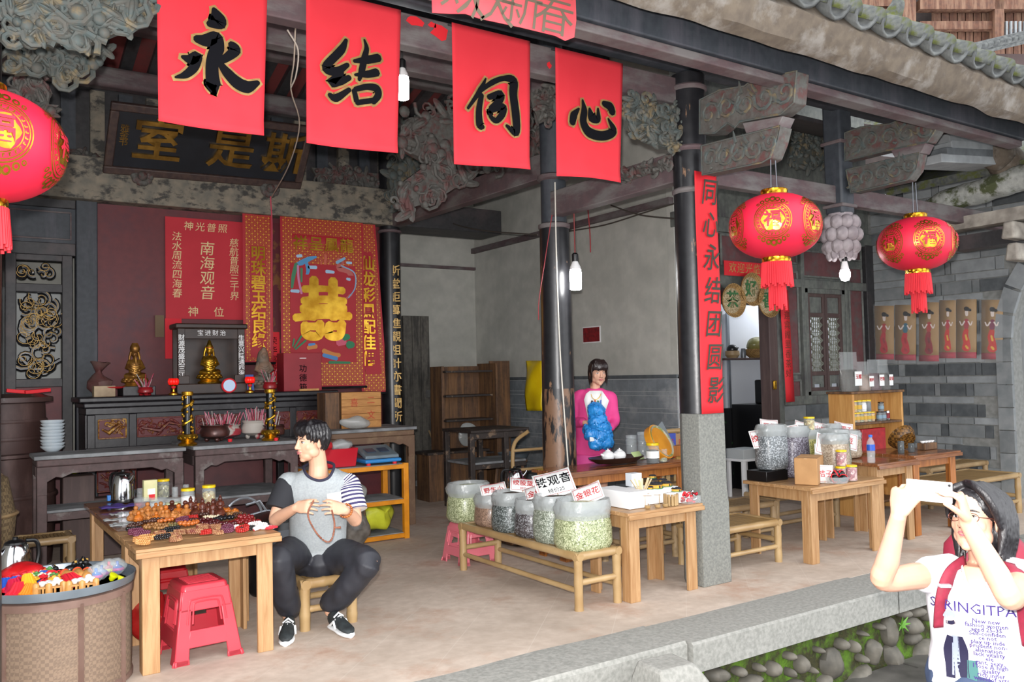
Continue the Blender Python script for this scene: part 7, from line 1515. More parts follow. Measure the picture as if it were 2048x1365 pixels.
jar('small clear jar beside the orange round box',(5.14,5.42,ZA),.035,.11,m_gl,m_herb,.4,'tea table jars');jar('tall clear jar behind the tea tray',(5.05,5.72,ZA),.05,.22,m_gl,m_herb,.15,'tea table jars');jar('second tall clear jar behind the tea tray',(5.2,5.74,ZA),.05,.24,m_gl,m_cer,.1,'tea table jars')
t=T('round_tin','large orange rimmed round box leaning on the tea table','box',(5.17,5.50,ZA));Rm=Euler((1.05,0,.35)).to_matrix();B().lathe([(.155,-.03),(.165,-.028),(.165,.03),(.155,.032)],36,mat=Rm,c=(0,0,.155)).build('rim',M('orange_plastic','#d8922a','#c8801c',rough=.35,scale=8),t);B().lathe([(.001,.03),(.13,.03),(.152,.04),(.15,.025),(.001,.02)],30,mat=Rm,c=(0,0,.155)).build('clear_window',M('tin_window','#a8a28a','#7d8a4a',rough=.2,scale=12,lo=.55,hi=.6),t)
o=B().box((0,0,.15),(.28,.008,.3)).build('leaning_sheet',M('grey_panel','#8f979c',rough=.35,metal=.5),None);o.location=(5.45,5.66,ZA);o.rotation_euler=(-.25,-.45,.3);tag(o,'leaning grey metal panel behind the orange round box','panel')
for i,(px,py,col,w,h,lab)in enumerate(((1325,885,'#a98763',.12,.16,'kraft tea pack standing left of the blue pack'),(1343,885,'#3d4fa8',.12,.16,'blue tea pack between kraft packs'),(1361,885,'#9c7c5c',.12,.16,'kraft tea pack behind the stone column'),(1345,905,'#c8202c',.16,.1,'bright red tea packet below the blue pack'),(1356,918,'#b8904a',.1,.08,'gold paper tea packet lowest in the pile'),(1335,905,'#b81c26',.1,.1,'dark red tea packet left of the bright red one'))):
    p=on(px,py,'y',5.74);t=T('tea_pack',lab,'packet',(p.x,5.76-.02*(i>2)-.02*(i>3),p.z-h/2),group='tea packs by the stone column');B().bb(-w/2,w/2,-.02,.02,0,h).build('pack',M('pack_'+col.strip('#'),col,rough=.5),t,bev=.006);txt('茶',h*.35,m_redink if col!='#c8202c' else m_goldp,t,basis(t.location+V((0,-.022,h*.5)),X_,Z_))
o=B().bb(5.35,5.75,5.66,5.8,.703,.80).build('tea_crate',m_varl,None,bev=.004);tag(o,'low varnished crate under the tea packs','crate')
# ================================================================== inside the white room
t=T('clay_teapot','dark teapot in a wicker cosy on the room shelf','teapot',(8.16,7.32,1.625));B().lathe([(.06,0),(.09,.04),(.085,.09)],16).build('cosy',m_bamd,t);B().ell((0,0,.11),(.07,.07,.06),14,10).build('pot',m_blkp,t);B().tube([(.06,0,.1),(.11,0,.13)],[.015,.008],8).build('spout',m_blkp,t)
t=T('wicker_bowl','wooden bowl heaped with bagged herbs on the room shelf','bowl',(8.58,7.3,1.625));t.scale=(.85,)*3;B().lathe([(.1,0),(.17,.06),(.2,.13),(.19,.13),(.15,.06)],22).build('bowl',m_bamtr,t);g=B().ell((0,0,.19),(.16,.13,.12),14,10);g.v=[tuple(V(v)+mnoise.noise_vector(V(v)*16)*.025)for v in g.v];g.build('bag',M('olive_film','#6d6a3c','#8a8450',rough=.3,scale=9),t)
o=B().lathe([(.03,0),(.035,.06),(.03,.1),(.025,.12)],14).build('grey_jug',M('pewter','#6a6f74',rough=.4,metal=.5),None);o.location=(8.36,7.32,1.625);tag(o,'small grey jug between the teapot and the bowl','jug')
t=T('black_cabinet','black cabinet with small devices inside the doorway','cabinet',(8.3,7.1,0));B().bb(-.1,.5,-.2,.3,0,1.05).build('body',m_blkp,t,bev=.01);B().bb(.1,.5,-.15,.1,1.05,1.35).build('box_on_top',m_blkp,t,bev=.02)
o=B().bb(7.5,8.25,7.4,7.48,0,1.0).build('dark_screen',M('dark_flower_print','#15161a','#3a6a3a',rough=.5,scale=14,lo=.66,hi=.7),None);tag(o,'dark floral screen low in the white room','screen')
t=T('white_stool','white painted wooden stool in the doorway','stool',(7.78,6.85,0));B().bb(-.17,.17,-.14,.14,.42,.45).build('seat',m_white,t,bev=.004);B().bb(-.16,.16,-.13,.13,.45,.56).build('carton',M('pale_grey_carton','#b8bcbc',rough=.6),t,bev=.004)
for sx in(-1,1):
    for sy in(-1,1):B().bb(sx*.14-.02,sx*.14+.02,sy*.11-.02,sy*.11+.02,0,.42).build('leg',m_white,t,bev=.003)
B().bb(-.14,.14,-.12,-.1,.2,.23).build('rung',m_white,t)
# ================================================================== picture mats on the brick wall
m_rush=M('rush_mat','#9c7a4c','#7d5f38',rough=.7,scale=90,stretch=(.02,.02,1),kind='stripe',lo=.3,hi=.7)
PXW=RX-.025
def pic(i,x0,x1,y0,y1,lab,sk1,sk2,top):
    c=on((x0+x1)/2,y1,'x',PXW);t=T('picture_mat',lab,'picture',c,group='lady pictures on the brick wall')
    def q(u,v,off=0):return on(x0+(x1-x0)*u,y0+(y1-y0)*v,'x',PXW)+V((-off,0,0))
    B().grid(lambda u,v:q(u,v*.86),2,8).build('rush_mat',m_rush,t,w=True,solid=.006);B().grid(lambda u,v:q(u,.86+v*.1,.002),2,3).build('red_fringe',M('dull_red_fringe','#b0394a','#9a2c3c',rough=.8,scale=40),t,w=True,solid=.005)
    w=(x1-x0);h=(y1-y0);mx=(x0+x1)/2;P=lambda a,b_,ww:(mx+a*w,y0+b_*h,ww*w)
    pxbrush([[P(0,.5,.22),P(-.05,.6,.28),P(.02,.7,.3),P(.0,.8,.42)]],'x',PXW,M('print_'+sk1.strip('#'),sk1,rough=.5),t,(-1,0,0),0,.006,'skirt');pxbrush([[P(-.03,.58,.08),P(.03,.66,.1)],[P(-.02,.76,.1),P(.08,.8,.1)]],'x',PXW,M('print_'+sk2.strip('#'),sk2,rough=.5),t,(-1,0,0),0,.0068,'skirt_flowers')
    pxbrush([[P(.02,.34,.2),P(.0,.46,.22)]],'x',PXW,M('print_'+top.strip('#'),top,rough=.5),t,(-1,0,0),0,.0065,'bodice');pxbrush([[P(.1,.36,.07),P(.22,.42,.06),P(.3,.36,.05)],[P(-.08,.36,.07),P(-.22,.42,.06),P(-.32,.36,.05)]],'x',PXW,M('print_skin','#e6d8d0',rough=.5),t,(-1,0,0),0,.0072,'arms')
    pxbrush([[P(.02,.2,.16),P(.03,.26,.13)]],'x',PXW,MATS['print_skin'],t,(-1,0,0),0,.0078,'face');pxbrush([[P(-.04,.15,.2),P(.08,.16,.2)],[P(.16,.17,.14),P(.22,.18,.12)]],'x',PXW,m_ink,t,(-1,0,0),0,.0084,'hair')
    def slv(u,v):
        p=q(-.03+1.06*u,-.02+1.04*v,.022);return p+V((-.012*mnoise.noise(V((u*6,v*14,i))),0,0))
    B().grid(slv,14,26).build('plastic_sleeve',M('crinkled_film','#ffffff',rough=.12,alpha=.1,spec=1.0),t,w=True)
for i,a in enumerate(((1748,1788,612,724,'lady picture mat, first from the corner, in plain red skirt','#b8202e','#8f1824','#b03a3a'),(1790,1832,610,726,'lady picture mat with a teal bodice, second from the corner','#c42836','#a01c28','#2f6a80'),(1838,1878,605,728,'lady picture mat in dark crimson skirt, third from the corner','#8f1626','#6a101c','#b03030'),(1879,1912,601,722,'lady picture mat with flowered skirt, fourth from the corner','#d03028','#e0b03a','#b83040'),(1913,1953,599,722,'lady picture mat with red fan, fifth from the corner','#d03028','#e0b03a','#a8283a'),(1963,2006,600,724,'lady picture mat set apart nearest the arch','#c83024','#e0b03a','#7a2a4a'))):pic(i,*a)
# things on the steel rack, and bags
t=T('red_basin','red plastic box with packets on the steel rack','box',(2.93,7.3,.69));B().loft([[V((x*s,y*s*.8,z))for x,y in((-.17,-.13),(.17,-.13),(.17,.13),(-.17,.13))]for z,s in((0,.88),(.16,1.0),(.165,1.04),(.16,.96),(.02,.84))]).build('box',M('basin_red','#b81c2c',rough=.35),t,bev=.006)
g=B().ell((.05,0,.19),(.11,.07,.05),12,8);g.v=[tuple(V(v)+mnoise.noise_vector(V(v)*20)*.02)for v in g.v];g.build('clear_packets',m_film,t);B().ell((-.09,0,.19),(.06,.05,.05),10,8).build('red_packet',m_red_p,t);B().beam((-.05,0,.16),(-.1,.02,.25),.05,.01).build('yellow_strip',m_ylid,t)
t=T('digital_scale','blue digital shop scale on the steel rack','scale',(3.33,7.3,.69));B().loft([[V((x*s,y*s,z))for x,y in((-.18,-.15),(.18,-.15),(.18,.15),(-.18,.15))]for z,s in((.015,.98),(.035,1.0),(.05,.98))]).build('blue_base',M('scale_blue','#2f7fc0',rough=.35),t,bev=.01);B().loft([[V((x*s,-.14+(y+.15)*.95,z+(y+.15)*.28))for x,y in((-.17,-.13),(.17,-.13),(.17,.15),(-.17,.15))]for z,s in((.045,1.0),(.075,.96))]).build('grey_top',M('scale_grey','#5d6a72','#6d7a82',rough=.3,scale=9),t,bev=.008)
for k in range(2):B().box((-.07+.13*k,-.0,.122),(.09,.1,.004),rot=(.27,0,0)).build('keypad' if k else 'display',M('scale_screen','#2c3f58' if 1 else '',rough=.2),t)
for x in(-.14,.12):B().lathe([(.02,0),(.02,.02)],12,c=(x,-.12,-.003)).build('foot',m_red_p,t)
def lump(name,label,cat,loc,r,mat,seed,amp=.12):
    g=B().ell((0,0,r[2]),r,24,16);g.v=[tuple(V(v)+mnoise.noise_vector(V(v)*7+V((seed,0,0)))*amp*min(r))for v in g.v];g.v=[(x,y,max(z,.0))for x,y,z in g.v];o=g.build(name,mat,None,ang=80);o.location=loc;return tag(o,label,cat)
lump('yellow_bag','stuffed yellow plastic bag at the bottom of the steel rack','bag',(3.22,7.3,.065),(.27,.18,.14),M('yellow_film','#c8cc3a','#b5b92c',rough=.3,scale=9,bump=.4),3,.5)
lump('clear_bag','clear bag of grain on the middle shelf of the steel rack','bag',(3.08,7.32,.37),(.14,.13,.09),M('grey_film','#8a8c88','#a3a5a0',rough=.2,scale=14),5,.4)
lump('clear_bag','clear bag of dark tea leaning on the steel rack behind the man','bag',(2.9,6.9,0),(.16,.12,.2),M('dark_film','#5c5650','#75706a',rough=.2,scale=14),7,.4)
lump('clear_bag','clear plastic bag lying in front of the plank crate','bag',(3.35,7.84,.985),(.17,.07,.06),m_film,9,.5)
lump('red_bag','crumpled red bag on the floor under the bead table','bag',(.98,5.2,0),(.1,.12,.15),M('red_bag_film','#c81c22'),11,.5)
lump('green_bag','lime green plastic bag between the tub and the altar','bag',(on(152,880,'y',8.1).x,8.02,.72),(.075,.06,.1),M('lime_film','#a8b82c',rough=.35),13,.4)
lump('clear_bag','clear plastic bag hanging on the plank shelf','bag',(on(935,900,'y',8.95).x,8.93,.62),(.14,.03,.15),m_film,15,.5)
t=T('round_basin','pale metal basin on the lower shelf of the old table','basin',V((*(on(1055,905,'z',.55)+V((0,.3,0))).xy,.458)));B().lathe([(.16,0),(.2,.07),(.195,.07),(.155,.004)],24).build('basin',M('zinc','#78838c'),t)
lump('purple_cloth_bag','purple and green cloth bag on the floor under the old table','bag',on(985,975,'z',.02),(.22,.12,.12),M('purple_print','#6a2a5a','#4f9a3a',rough=.7,scale=5,lo=.6,hi=.64),17,.4)
t=T('black_pot','black enamel pot with lid behind the seated man','pot',(1.92,5.95,.0));B().lathe([(.16,.0),(.17,.02),(.175,.5),(.17,.51)],28).build('body',m_blkp,t);B().lathe([(.18,.5),(.18,.52),(.1,.55),(.02,.56),(.02,.58),(.001,.582)],28).build('lid',m_blkp,t);B().lathe([(.176,.3),(.1765,.45)],28,caps=False).build('grey_band',M('grey_band','#4a4e54',rough=.4),t)
t=T('bicycle','old bicycle half hidden under the incense table','bicycle',(2.1,7.3,0),.1)
for x in(-.0,.42):B().tube([(x+.16*math.cos(2*PI*j/28),0,.33+.16*math.sin(2*PI*j/28))for j in range(28)],.012,6,closed=True).build('wheel',MATS['brushed_steel'],t)
B().tube([(0,0,.33),(.2,0,.36),(.42,0,.33)],.012,8).build('frame',MATS['brushed_steel'],t);B().tube([(.2,0,.36),(.14,0,.45),(.02,0,.43)],.012,8).build('frame',MATS['brushed_steel'],t)
o=B().bb(.95,1.45,8.1,8.25,.0,.5).build('timber_stack',m_bwn,None,bev=.01);tag(o,'dark boards stacked under the left offering table','boards')
t=T('fern','small green fern growing between the cobbles','plant',on(1798,1258,'y',3.38))
for k in range(7):a=k*2*PI/7;B().tube([(0,0,0),(.03*math.cos(a),-.03,.03+.02*math.sin(a)),(.07*math.cos(a),-.04,.03+.06*math.sin(a))],[.004,.009,.002],5,flat=.3).build('leaf',M('fern_green','#5a8f2c',rough=.6),t)
o=B().bb(-.12,.12,-.1,.1,0,.72).build('wooden_box',m_bwn,None,bev=.008);o.location=(on(152,880,'y',8.1).x,8.02,0);tag(o,'dark upright wooden box under the lime green bag','box')
# ================================================================== people
m_skin=M('skin','#d9ab8f','#d2a184',rough=.5,scale=8);m_skin.node_tree.nodes['Principled BSDF'].inputs['Subsurface Weight'].default_value=.0
m_skinp=M('pale_skin','#d6a78e','#cf9c82',rough=.5,scale=8)
m_hair=M('black_hair','#121013','#1d1a1e',rough=.35,scale=60,stretch=(6,6,.6),bump=.25,spec=.6)
m_lip=M('lips','#b5646a',rough=.4);m_eyew=M('eye_white','#e6e2de',rough=.25);m_iris=M('iris','#1c110d',rough=.15)
def limb(b,pts,rad,n=16,k=5,flat=1.0):b.tube(smooth_path(pts,k),list(rad),n,round_=True,flat=flat)
def ring3(c,ax,ay,hw,hd,n=28,e=2.3):
    out=[]
    for j in range(n):
        a=2*PI*j/n;cs,sn=math.cos(a),math.sin(a);q=(abs(cs)**e+abs(sn)**e)**(-1/e);out.append(V(c)+V(ax)*(hw*q*cs)+V(ay)*(hd*q*sn))
    return out
def torso(b,secs,ax,ay,n=28):b.loft([ring3(c,ax,ay,hw,hd,n)for c,hw,hd in secs])
def headM(c,f,tilt=0):
    f=V(f).normalized();l=Z_.cross(f);l.normalize();u=f.cross(l)
    if tilt:R_=Matrix.Rotation(tilt,3,f);l=R_@l;u=R_@u
    m=Matrix((l,f,u)).transposed().to_4x4();m.translation=V(c);return m
def head(b,H,s=1.0,jaw=1.0):
    def E_(c,r,rot=None,n=18,m=12):
        g=B();g.ell(V(c)*s,V(r)*s,n,m,rot);g.xf(H);b.add(g.v,g.f)
    E_((0,-.012,.045),(.073,.093,.076),n=24,m=16);E_((0,.018,-.018),(.063,.068,.086),n=24,m=16);E_((0,.035,-.078),(.046*jaw,.042,.034));E_((0,.058,-.1),(.02*jaw,.02,.016))
    for q in(-1,1):E_((q*.04,.046,-.024),(.021,.021,.026));E_((q*.073,-.012,-.008),(.008,.02,.032),(0,0,-q*.3));E_((q*.01,.09,-.031),(.009,.009,.0075));E_((q*.045,.01,-.06),(.022*jaw,.035,.03))
    g=B();g.tube([V((0,.08,.022))*s,V((0,.09,-.005))*s,V((0,.1,-.026))*s],[.0075*s,.009*s,.0115*s],10,round_=True);g.xf(H);b.add(g.v,g.f)
    E_((0,.083,-.052),(.021,.008,.007));E_((0,.08,-.062),(.017,.009,.007))
def face(t,H,s=1.0,mood=0,brow=.0,closed=.0):
    def part(nm,mat,fn):
        g=B();fn(g);g.v=[tuple(V(v)*s)for v in g.v];g.xf(H);return g.build(nm,mat,t,w=True)
    for q in(-1,1):
        part('eye',m_eyew,lambda g:g.ell((q*.031,.0705,.004),(.0145,.008,.0062*(1-closed)),14,8,(0,0,-q*.32)))
        part('iris',m_iris,lambda g:g.ell((q*.0305,.0755,.0042),(.0058,.0045,.006*(1-closed)),12,8,(0,0,-q*.3)))
        part('eyelid',m_iris,lambda g:g.tube(smooth_path([(q*.0165,.0745,.002),(q*.024,.0785,.0095),(q*.034,.0765,.0098),(q*.0465,.0665,.004)]),[.0008,.0016,.0018,.0008],6))
        part('eyebrow',m_hair,lambda g:g.tube(smooth_path([(q*.014,.0835,.022+brow),(q*.03,.083,.0275+brow),(q*.05,.069,.023+brow)]),[.0022,.0036,.0012],6))
        part('nostril',M('nostril','#5a2f28',rough=.7),lambda g:g.ell((q*.0068,.0965,-.0375),(.003,.003,.0018),8,6))
    part('upper_lip',m_lip,lambda g:g.tube(smooth_path([(-.021,.0795,-.0555),(-.008,.0905,-.0515),(0,.0918,-.0525),(.008,.0905,-.0515),(.021,.0795,-.0555)]),[.0014,.0038,.0034,.0038,.0014],8))
    part('lower_lip',m_lip,lambda g:g.tube(smooth_path([(-.018,.081,-.0575),(0,.0905,-.0625),(.018,.081,-.0575)]),[.0014,.0048,.0014],8))
def hand(b,w,d,nrm,side,curl=(.25,.35,.3),s=1.0,spread=.06,thumb=(.6,.5),per=None):
    """w wrist, d finger direction, nrm palm-side normal, side: direction from palm centre to the thumb side"""
    d=V(d).normalized();nrm=V(nrm);nrm=(nrm-d*nrm.dot(d)).normalized();sd=d.cross(nrm);sd=sd if sd.dot(V(side))>0 else-sd
    b.loft([ring3(w-d*.012*s,sd,nrm,.026*s,.021*s,14),ring3(w+d*.015*s,sd,nrm,.03*s,.019*s,14),ring3(w+d*.045*s,sd,nrm,.039*s,.016*s,14),ring3(w+d*.082*s,sd,nrm,.04*s,.0135*s,14),ring3(w+d*.095*s,sd,nrm,.035*s,.008*s,14)])
    L_=(.068,.077,.071,.055);tips=[]
    for i in range(4):
        off=(.0315-.0212*i)*s;p=w+d*(.084-.004*abs(i-1))*s+sd*off;dd=(d+sd*spread*(1.5-i)).normalized();pts=[p-dd*.012*s,p];c=per[i]if per else curl
        for q in range(3):
            ax=sd;R_=Matrix.Rotation(c[q],3,ax);d2=R_@dd
            if(R_@dd).dot(nrm)<dd.dot(nrm)-1e-6:d2=Matrix.Rotation(-c[q],3,ax)@dd
            dd=d2;p=p+dd*L_[i]*s*(.45,.3,.25)[q];pts.append(p)
        b.tube(pts,[.0084*s,.0084*s,.0078*s,.0072*s,.006*s],9,round_=True);tips.append(p)
    p=w+d*.022*s+sd*.026*s;d1=(d*math.cos(thumb[0])+sd*math.sin(thumb[0])+nrm*.35).normalized();p1=p+d1*.042*s;d2=(d1+nrm*thumb[1]+d*.25).normalized();p2=p1+d2*.032*s;p3=p2+(d2+nrm*.2).normalized()*.022*s
    b.tube([p-d1*.012*s,p,p1,p2,p3],[.014*s,.0145*s,.0105*s,.0095*s,.0075*s],9,round_=True);tips.append(p3);return tips
def cloth_mesh(b,voxel,t,name,mat,fold=.006,scale=9,smooth=6,seed=0):
    me=remesh(b,voxel,smooth);n=len(me.vertices);co=np.empty(n*3);me.vertices.foreach_get('co',co);no=np.empty(n*3);me.vertices.foreach_get('normal',no);co=co.reshape(-1,3);no=no.reshape(-1,3)
    if fold:
        dsp=np.array([mnoise.noise(V((c[0]*scale,c[1]*scale,c[2]*scale*.6+seed)))*fold+mnoise.noise(V((c[0]*scale*2.3,c[1]*scale*2.3,c[2]*scale*1.2+seed)))*fold*.4 for c in co]);co=co+no*dsp[:,None]
    me.vertices.foreach_set('co',co.ravel());me.update();local(me,t);return mobj(name,me,mat,t,ang=80)
def body_mesh(b,voxel,t,mat,name='body',smooth=3):
    me=remesh(b,voxel,smooth);local(me,t);return mobj(name,me,mat,t,ang=80)
def striped_tube(t,name,pts,rad,m1,m2,n=24,seg=26):
    P=smooth_path(pts,14);b=B();P2,T2,F2=frames(P);R_=np.interp(np.linspace(0,1,len(P)),np.linspace(0,1,len(rad)),rad)
    b.tube(P,list(R_),n,caps=True);o=b.build(name,[m1,m2],t,w=True,solid=0);k=len(P)-1
    for i,p in enumerate(o.data.polygons):
        if i<k*n:p.material_index=(i//n*seg//k)%2
    return o
UPC=-DOWN
def scoop(o,t,poly,edge,r,mat,nk,back,ax,name='collar'):
    from mathutils.bvhtree import BVHTree
    me=o.data;bv=BVHTree.FromPolygons([v.co+t.location for v in me.vertices],[tuple(p.vertices)for p in me.polygons]);P=[]
    for x,y in edge:
        d=ray(x,y).normalized();h=bv.ray_cast(CAM,d);P.append(h[0]if h[0]else at(x,y,(nk-CAM).dot(FWD)))
    n=len(P);P+=[nk+back*.055+ax*.06+Z_*.005,nk+back*.075+Z_*.012,nk+back*.055-ax*.06+Z_*.005]
    bm=bmesh.new();bm.from_mesh(me)
    def ins(x,y):
        c=False
        for i in range(len(poly)):
            (x1,y1),(x2,y2)=poly[i],poly[i-1]
            if(y1>y)!=(y2>y)and x<(x2-x1)*(y-y1)/(y2-y1)+x1:c=not c
        return c
    bmesh.ops.delete(bm,geom=[v for v in bm.verts if ins(*proj(v.co+t.location))and(v.co+t.location-nk).dot(back)<.07],context='VERTS');bm.to_mesh(me);bm.free()
    Q=smooth_path(P+[P[0]],5)[:-1];B().tube(Q,r,8,closed=True).build(name,mat,t,w=True)
def lock(b,H,pts,r,n=8,s=1.0):
    g=B();g.tube(smooth_path([V(p)*s for p in pts],4),r,n,round_=True,flat=.6);g.xf(H);b.add(g.v,g.f)
def hell(b,H,c,r,rot=None,n=22,m=14):g=B();g.ell(c,r,n,m,rot);g.xf(H);b.add(g.v,g.f)
def shoe(t,heel,toe,mats,name='shoe',L_=None,w=.047):
    heel=V((heel.x,heel.y,0));toe=V((toe.x,toe.y,0));d=(toe-heel).normalized();heel=heel-d*.0;L_=L_ or .275;sd=V((-d.y,d.x,0));zb=t.location.z
    def sec(f,hw,z0,h):
        c=heel+d*(f*L_);return[V((*(c+sd*(hw*math.cos(a)*(1 if math.sin(a)>-.2 else .95))).xy,z0+h*(.5+.5*math.sin(a))))for a in np.linspace(0,2*PI,18,endpoint=False)]
    S_=bpy.data.objects.new(name,None);COL.objects.link(S_);S_.parent=t
    B().loft([sec(f,hw,0,.03)for f,hw in((-.03,.022),(.0,.032),(.15,.037),(.4,.036),(.65,.046),(.85,.043),(.97,.03),(1.02,.014))]).build('sole',mats[1],S_,bev=.004).data.transform(Matrix.Translation(-t.location))
    B().loft([sec(f,hw,.022,h)for f,hw,h in((-.02,.02,.06),(.02,.031,.085),(.16,.035,.092),(.32,.034,.085),(.5,.037,.068),(.68,.043,.05),(.86,.04,.038),(.97,.026,.028),(1.0,.01,.02))]).build('upper',mats[0],S_).data.transform(Matrix.Translation(-t.location))
    for k in range(5):
        f=.36+k*.065;c=heel+d*(f*L_);z=.108-k*.0125;B().tube([c+sd*.03+V((0,0,z-.02)),c+V((0,0,z+.004)),c-sd*.03+V((0,0,z-.02))],.0055,6).build('lace',mats[1],S_).data.transform(Matrix.Translation(-t.location))
    for sg in(-1,1):B().tube([heel+d*L_*.2+sd*sg*.036+V((0,0,.035)),heel+d*L_*.42+sd*sg*.039+V((0,0,.07)),heel+d*L_*.55+sd*sg*.044+V((0,0,.035))],.007,6).build('side_stripe',mats[1],S_).data.transform(Matrix.Translation(-t.location))
    return S_
# ------------------------------------------------------------------ seated man
man=T('person','seated young man in grey t-shirt threading a bead string','person',(1.9,5.0,0))
D=5.12
nk=at(636,930,D+.03);shR=at(577,967,D);shL=at(696,967,D+.02);elR=at(550,1040,D-.1);elL=at(711,1040,D-.06);wrR=at(592,1016,D-.27);wrL=at(690,1021,D-.26)
hipR=at(602,1112,D+.14);hipL=at(668,1112,D+.14);knR=at(556,1118,D-.28);knL=at(736,1126,D-.18);
fR=on(580,1268,'z',.0);tR=on(566,1308,'z',0);fL=on(664,1258,'z',0);tL=on(718,1286,'z',0);anR=V((fR.x,fR.y,.1))+V((.0,.02,0));anL=V((fL.x,fL.y,.1))+V((0,.02,0))
ax=RIGHT.copy();ax.z=0;ax.normalize();ay=FWD.copy();ay.z=0;ay.normalize()
Hc=at(622,884,D-.01);fdir=-RIGHT*.72-FWD*.68;H1=headM(Hc,V((fdir.x,fdir.y,-.04)))
b=B();head(b,H1,1.0)
limb(b,[H1@V((0,-.03,-.05)),nk+V((0,0,.0)),nk-V((0,0,.09))],[.052,.054,.066])
cx=(shR+shL)/2;pv=(hipR+hipL)/2
secs=[(pv-V((0,0,.04)),.15,.1),(pv+V((0,0,.06)),.155,.105),(pv.lerp(cx,.35),.14,.098),(pv.lerp(cx,.65),.155,.105),(pv.lerp(cx,.9),.165,.1),(cx+V((0,0,.015)),.13,.075),(cx+V((0,0,.04)),.06,.05)]
torso(b,secs,ax,ay)
for s_,e_,w_ in((shR,elR,wrR),(shL,elL,wrL)):limb(b,[s_,s_.lerp(e_,.5),e_,e_.lerp(w_,.3),w_],[.05,.046,.037,.038,.026])
for h_,k_,a_ in((hipR,knR,anR),(hipL,knL,anL)):limb(b,[h_,k_,a_],[.085,.06,.036])
tipsR=hand(b,wrR,at(640,1010,D-.36)-wrR,UPC*-.5+FWD*.9,UPC,curl=(.35,.55,.4),s=.98,thumb=(.35,.45));tipsL=hand(b,wrL,at(645,1010,D-.36)-wrL,UPC*-.5+FWD*.9,UPC,curl=(.4,.5,.4),s=.98,thumb=(.35,.45))
body_mesh(b,.0042,man,m_skin);face(man,H1)
hb=B();hell(hb,H1,(0,-.02,.052),(.083,.1,.084));hell(hb,H1,(0,-.06,.0),(.07,.055,.07));hell(hb,H1,(0,.035,.1),(.064,.05,.035))
random.seed(3)
for k in range(17):
    l=-.07+.14*k/16;lock(hb,H1,[(l*.8,.03,.12),(l,.082-abs(l)*.35,.095),(l*1.05+.004,.093-abs(l)*.4,.065),(l*1.08+random.uniform(-.006,.006),.092-abs(l)*.42,.04+random.uniform(-.012,.008))],[.015,.014,.011,.003])
for q in(-1,1):
    for k in range(6):f=.045-k*.022;lock(hb,H1,[(q*.06,f,.1),(q*.081,f,.06),(q*.083,f+.003,.02),(q*.079,f+.004,-.012+random.uniform(-.012,.01)-(.02 if k>3 else 0))],[.018,.015,.012,.003])
for k in range(12):
    a=-1.3+2.6*k/11;lock(hb,H1,[(.05*math.sin(a),-.08*math.cos(a),.1),(.08*math.sin(a),-.115*math.cos(a),.05),(.078*math.sin(a),-.112*math.cos(a),0),(.066*math.sin(a),-.098*math.cos(a),-.055)],[.018,.017,.015,.004])
cloth_mesh(hb,.0045,man,'hair',m_hair,.0025,60,2)
m_tee=M('grey_marl_cotton','#a3a9ab','#979da0',rough=.85,scale=90);m_tblk=M('charcoal_cotton','#25262b',rough=.85);m_tw=M('white_cotton','#e8e8e6',rough=.85);m_navy=M('navy_cotton','#3a3560',rough=.85)
sb=B();off=ay*.0
S2=[(pv-V((0,0,.025)),.18,.135),(pv+V((0,0,.04)),.18,.132),(pv.lerp(cx,.35),.17,.128),(pv.lerp(cx,.65),.178,.128),(pv.lerp(cx,.85),.19,.122),(cx+V((0,0,.015)),.19,.1),(cx+V((0,0,.045)),.165,.088),(cx+V((0,0,.075)),.12,.078),(nk+V((0,0,-.015)),.074,.066)]
torso(sb,S2,ax,ay)
for s_,e_ in((shR,elR),(shL,elL)):limb(sb,[s_+(cx-s_)*.35,s_,s_.lerp(e_,.25)],[.066,.062,.062])
tee=cloth_mesh(sb,.008,man,'t_shirt',m_tee,.012,7,6,2)
scoop(tee,man,[(600,905),(606,933),(611,947),(622,957),(639,962),(656,957),(665,944),(669,930),(668,905)],[(607,934),(611,947),(622,957),(639,962),(656,957),(665,944),(668,931)],.0085,M('navy_collar','#2b2a3e',rough=.8),nk,ay,ax)
striped_tube(man,'black_sleeve',[shR.lerp(cx,.16)+V((0,0,.025)),shR.lerp(elR,.05),shR.lerp(elR,.35),shR.lerp(elR,.72)],[.052,.071,.076,.08],m_tblk,m_tblk)
striped_tube(man,'striped_sleeve',[shL.lerp(cx,.16)+V((0,0,.025)),shL.lerp(elL,.05),shL.lerp(elL,.35),shL.lerp(elL,.76)],[.052,.071,.077,.082],m_tw,m_navy,seg=22)
p0=at(666,995,D-.205);g=B();g.add([p0+ax*a+Z_*c-ay*.0 for a,c in((-.035,.02),(.045,.03),(.05,-.035),(-.03,-.045))],[(0,1,2,3)]);g.build('chest_pocket',m_tw,man,w=True,solid=.003)
tb=B();limb(tb,[pv+V((0,0,.0)),pv+V((0,0,-.03))],[.15,.16],20,flat=.85)
for h_,k_,a_,q in((hipR,knR,anR,1),(hipL,knL,anL,-1)):
    kk=k_+V((0,0,.0));limb(tb,[h_+V((0,0,-.01)),h_.lerp(kk,.5)+V((0,0,.01)),kk,kk.lerp(a_,.25)-ay*.005,kk.lerp(a_,.6),a_+V((0,.0,.045))],[.115,.1,.082,.083,.077,.072],20)
cloth_mesh(tb,.008,man,'trousers',M('black_track_fabric','#23242b','#2b2c33',rough=.6,scale=12),.016,8,4,5)
g=B();g.tube(smooth_path([knL.lerp(anL,.12)+ax*.082,knL.lerp(anL,.45)+ax*.08,anL+ax*.074+V((0,0,.07))]),.004,6);g.build('side_piping',m_tw,man,w=True)
m_shb=M('black_suede','#1c2022','#2a3032',rough=.7,scale=30);m_shw=M('white_rubber','#e3e5e6',rough=.5)
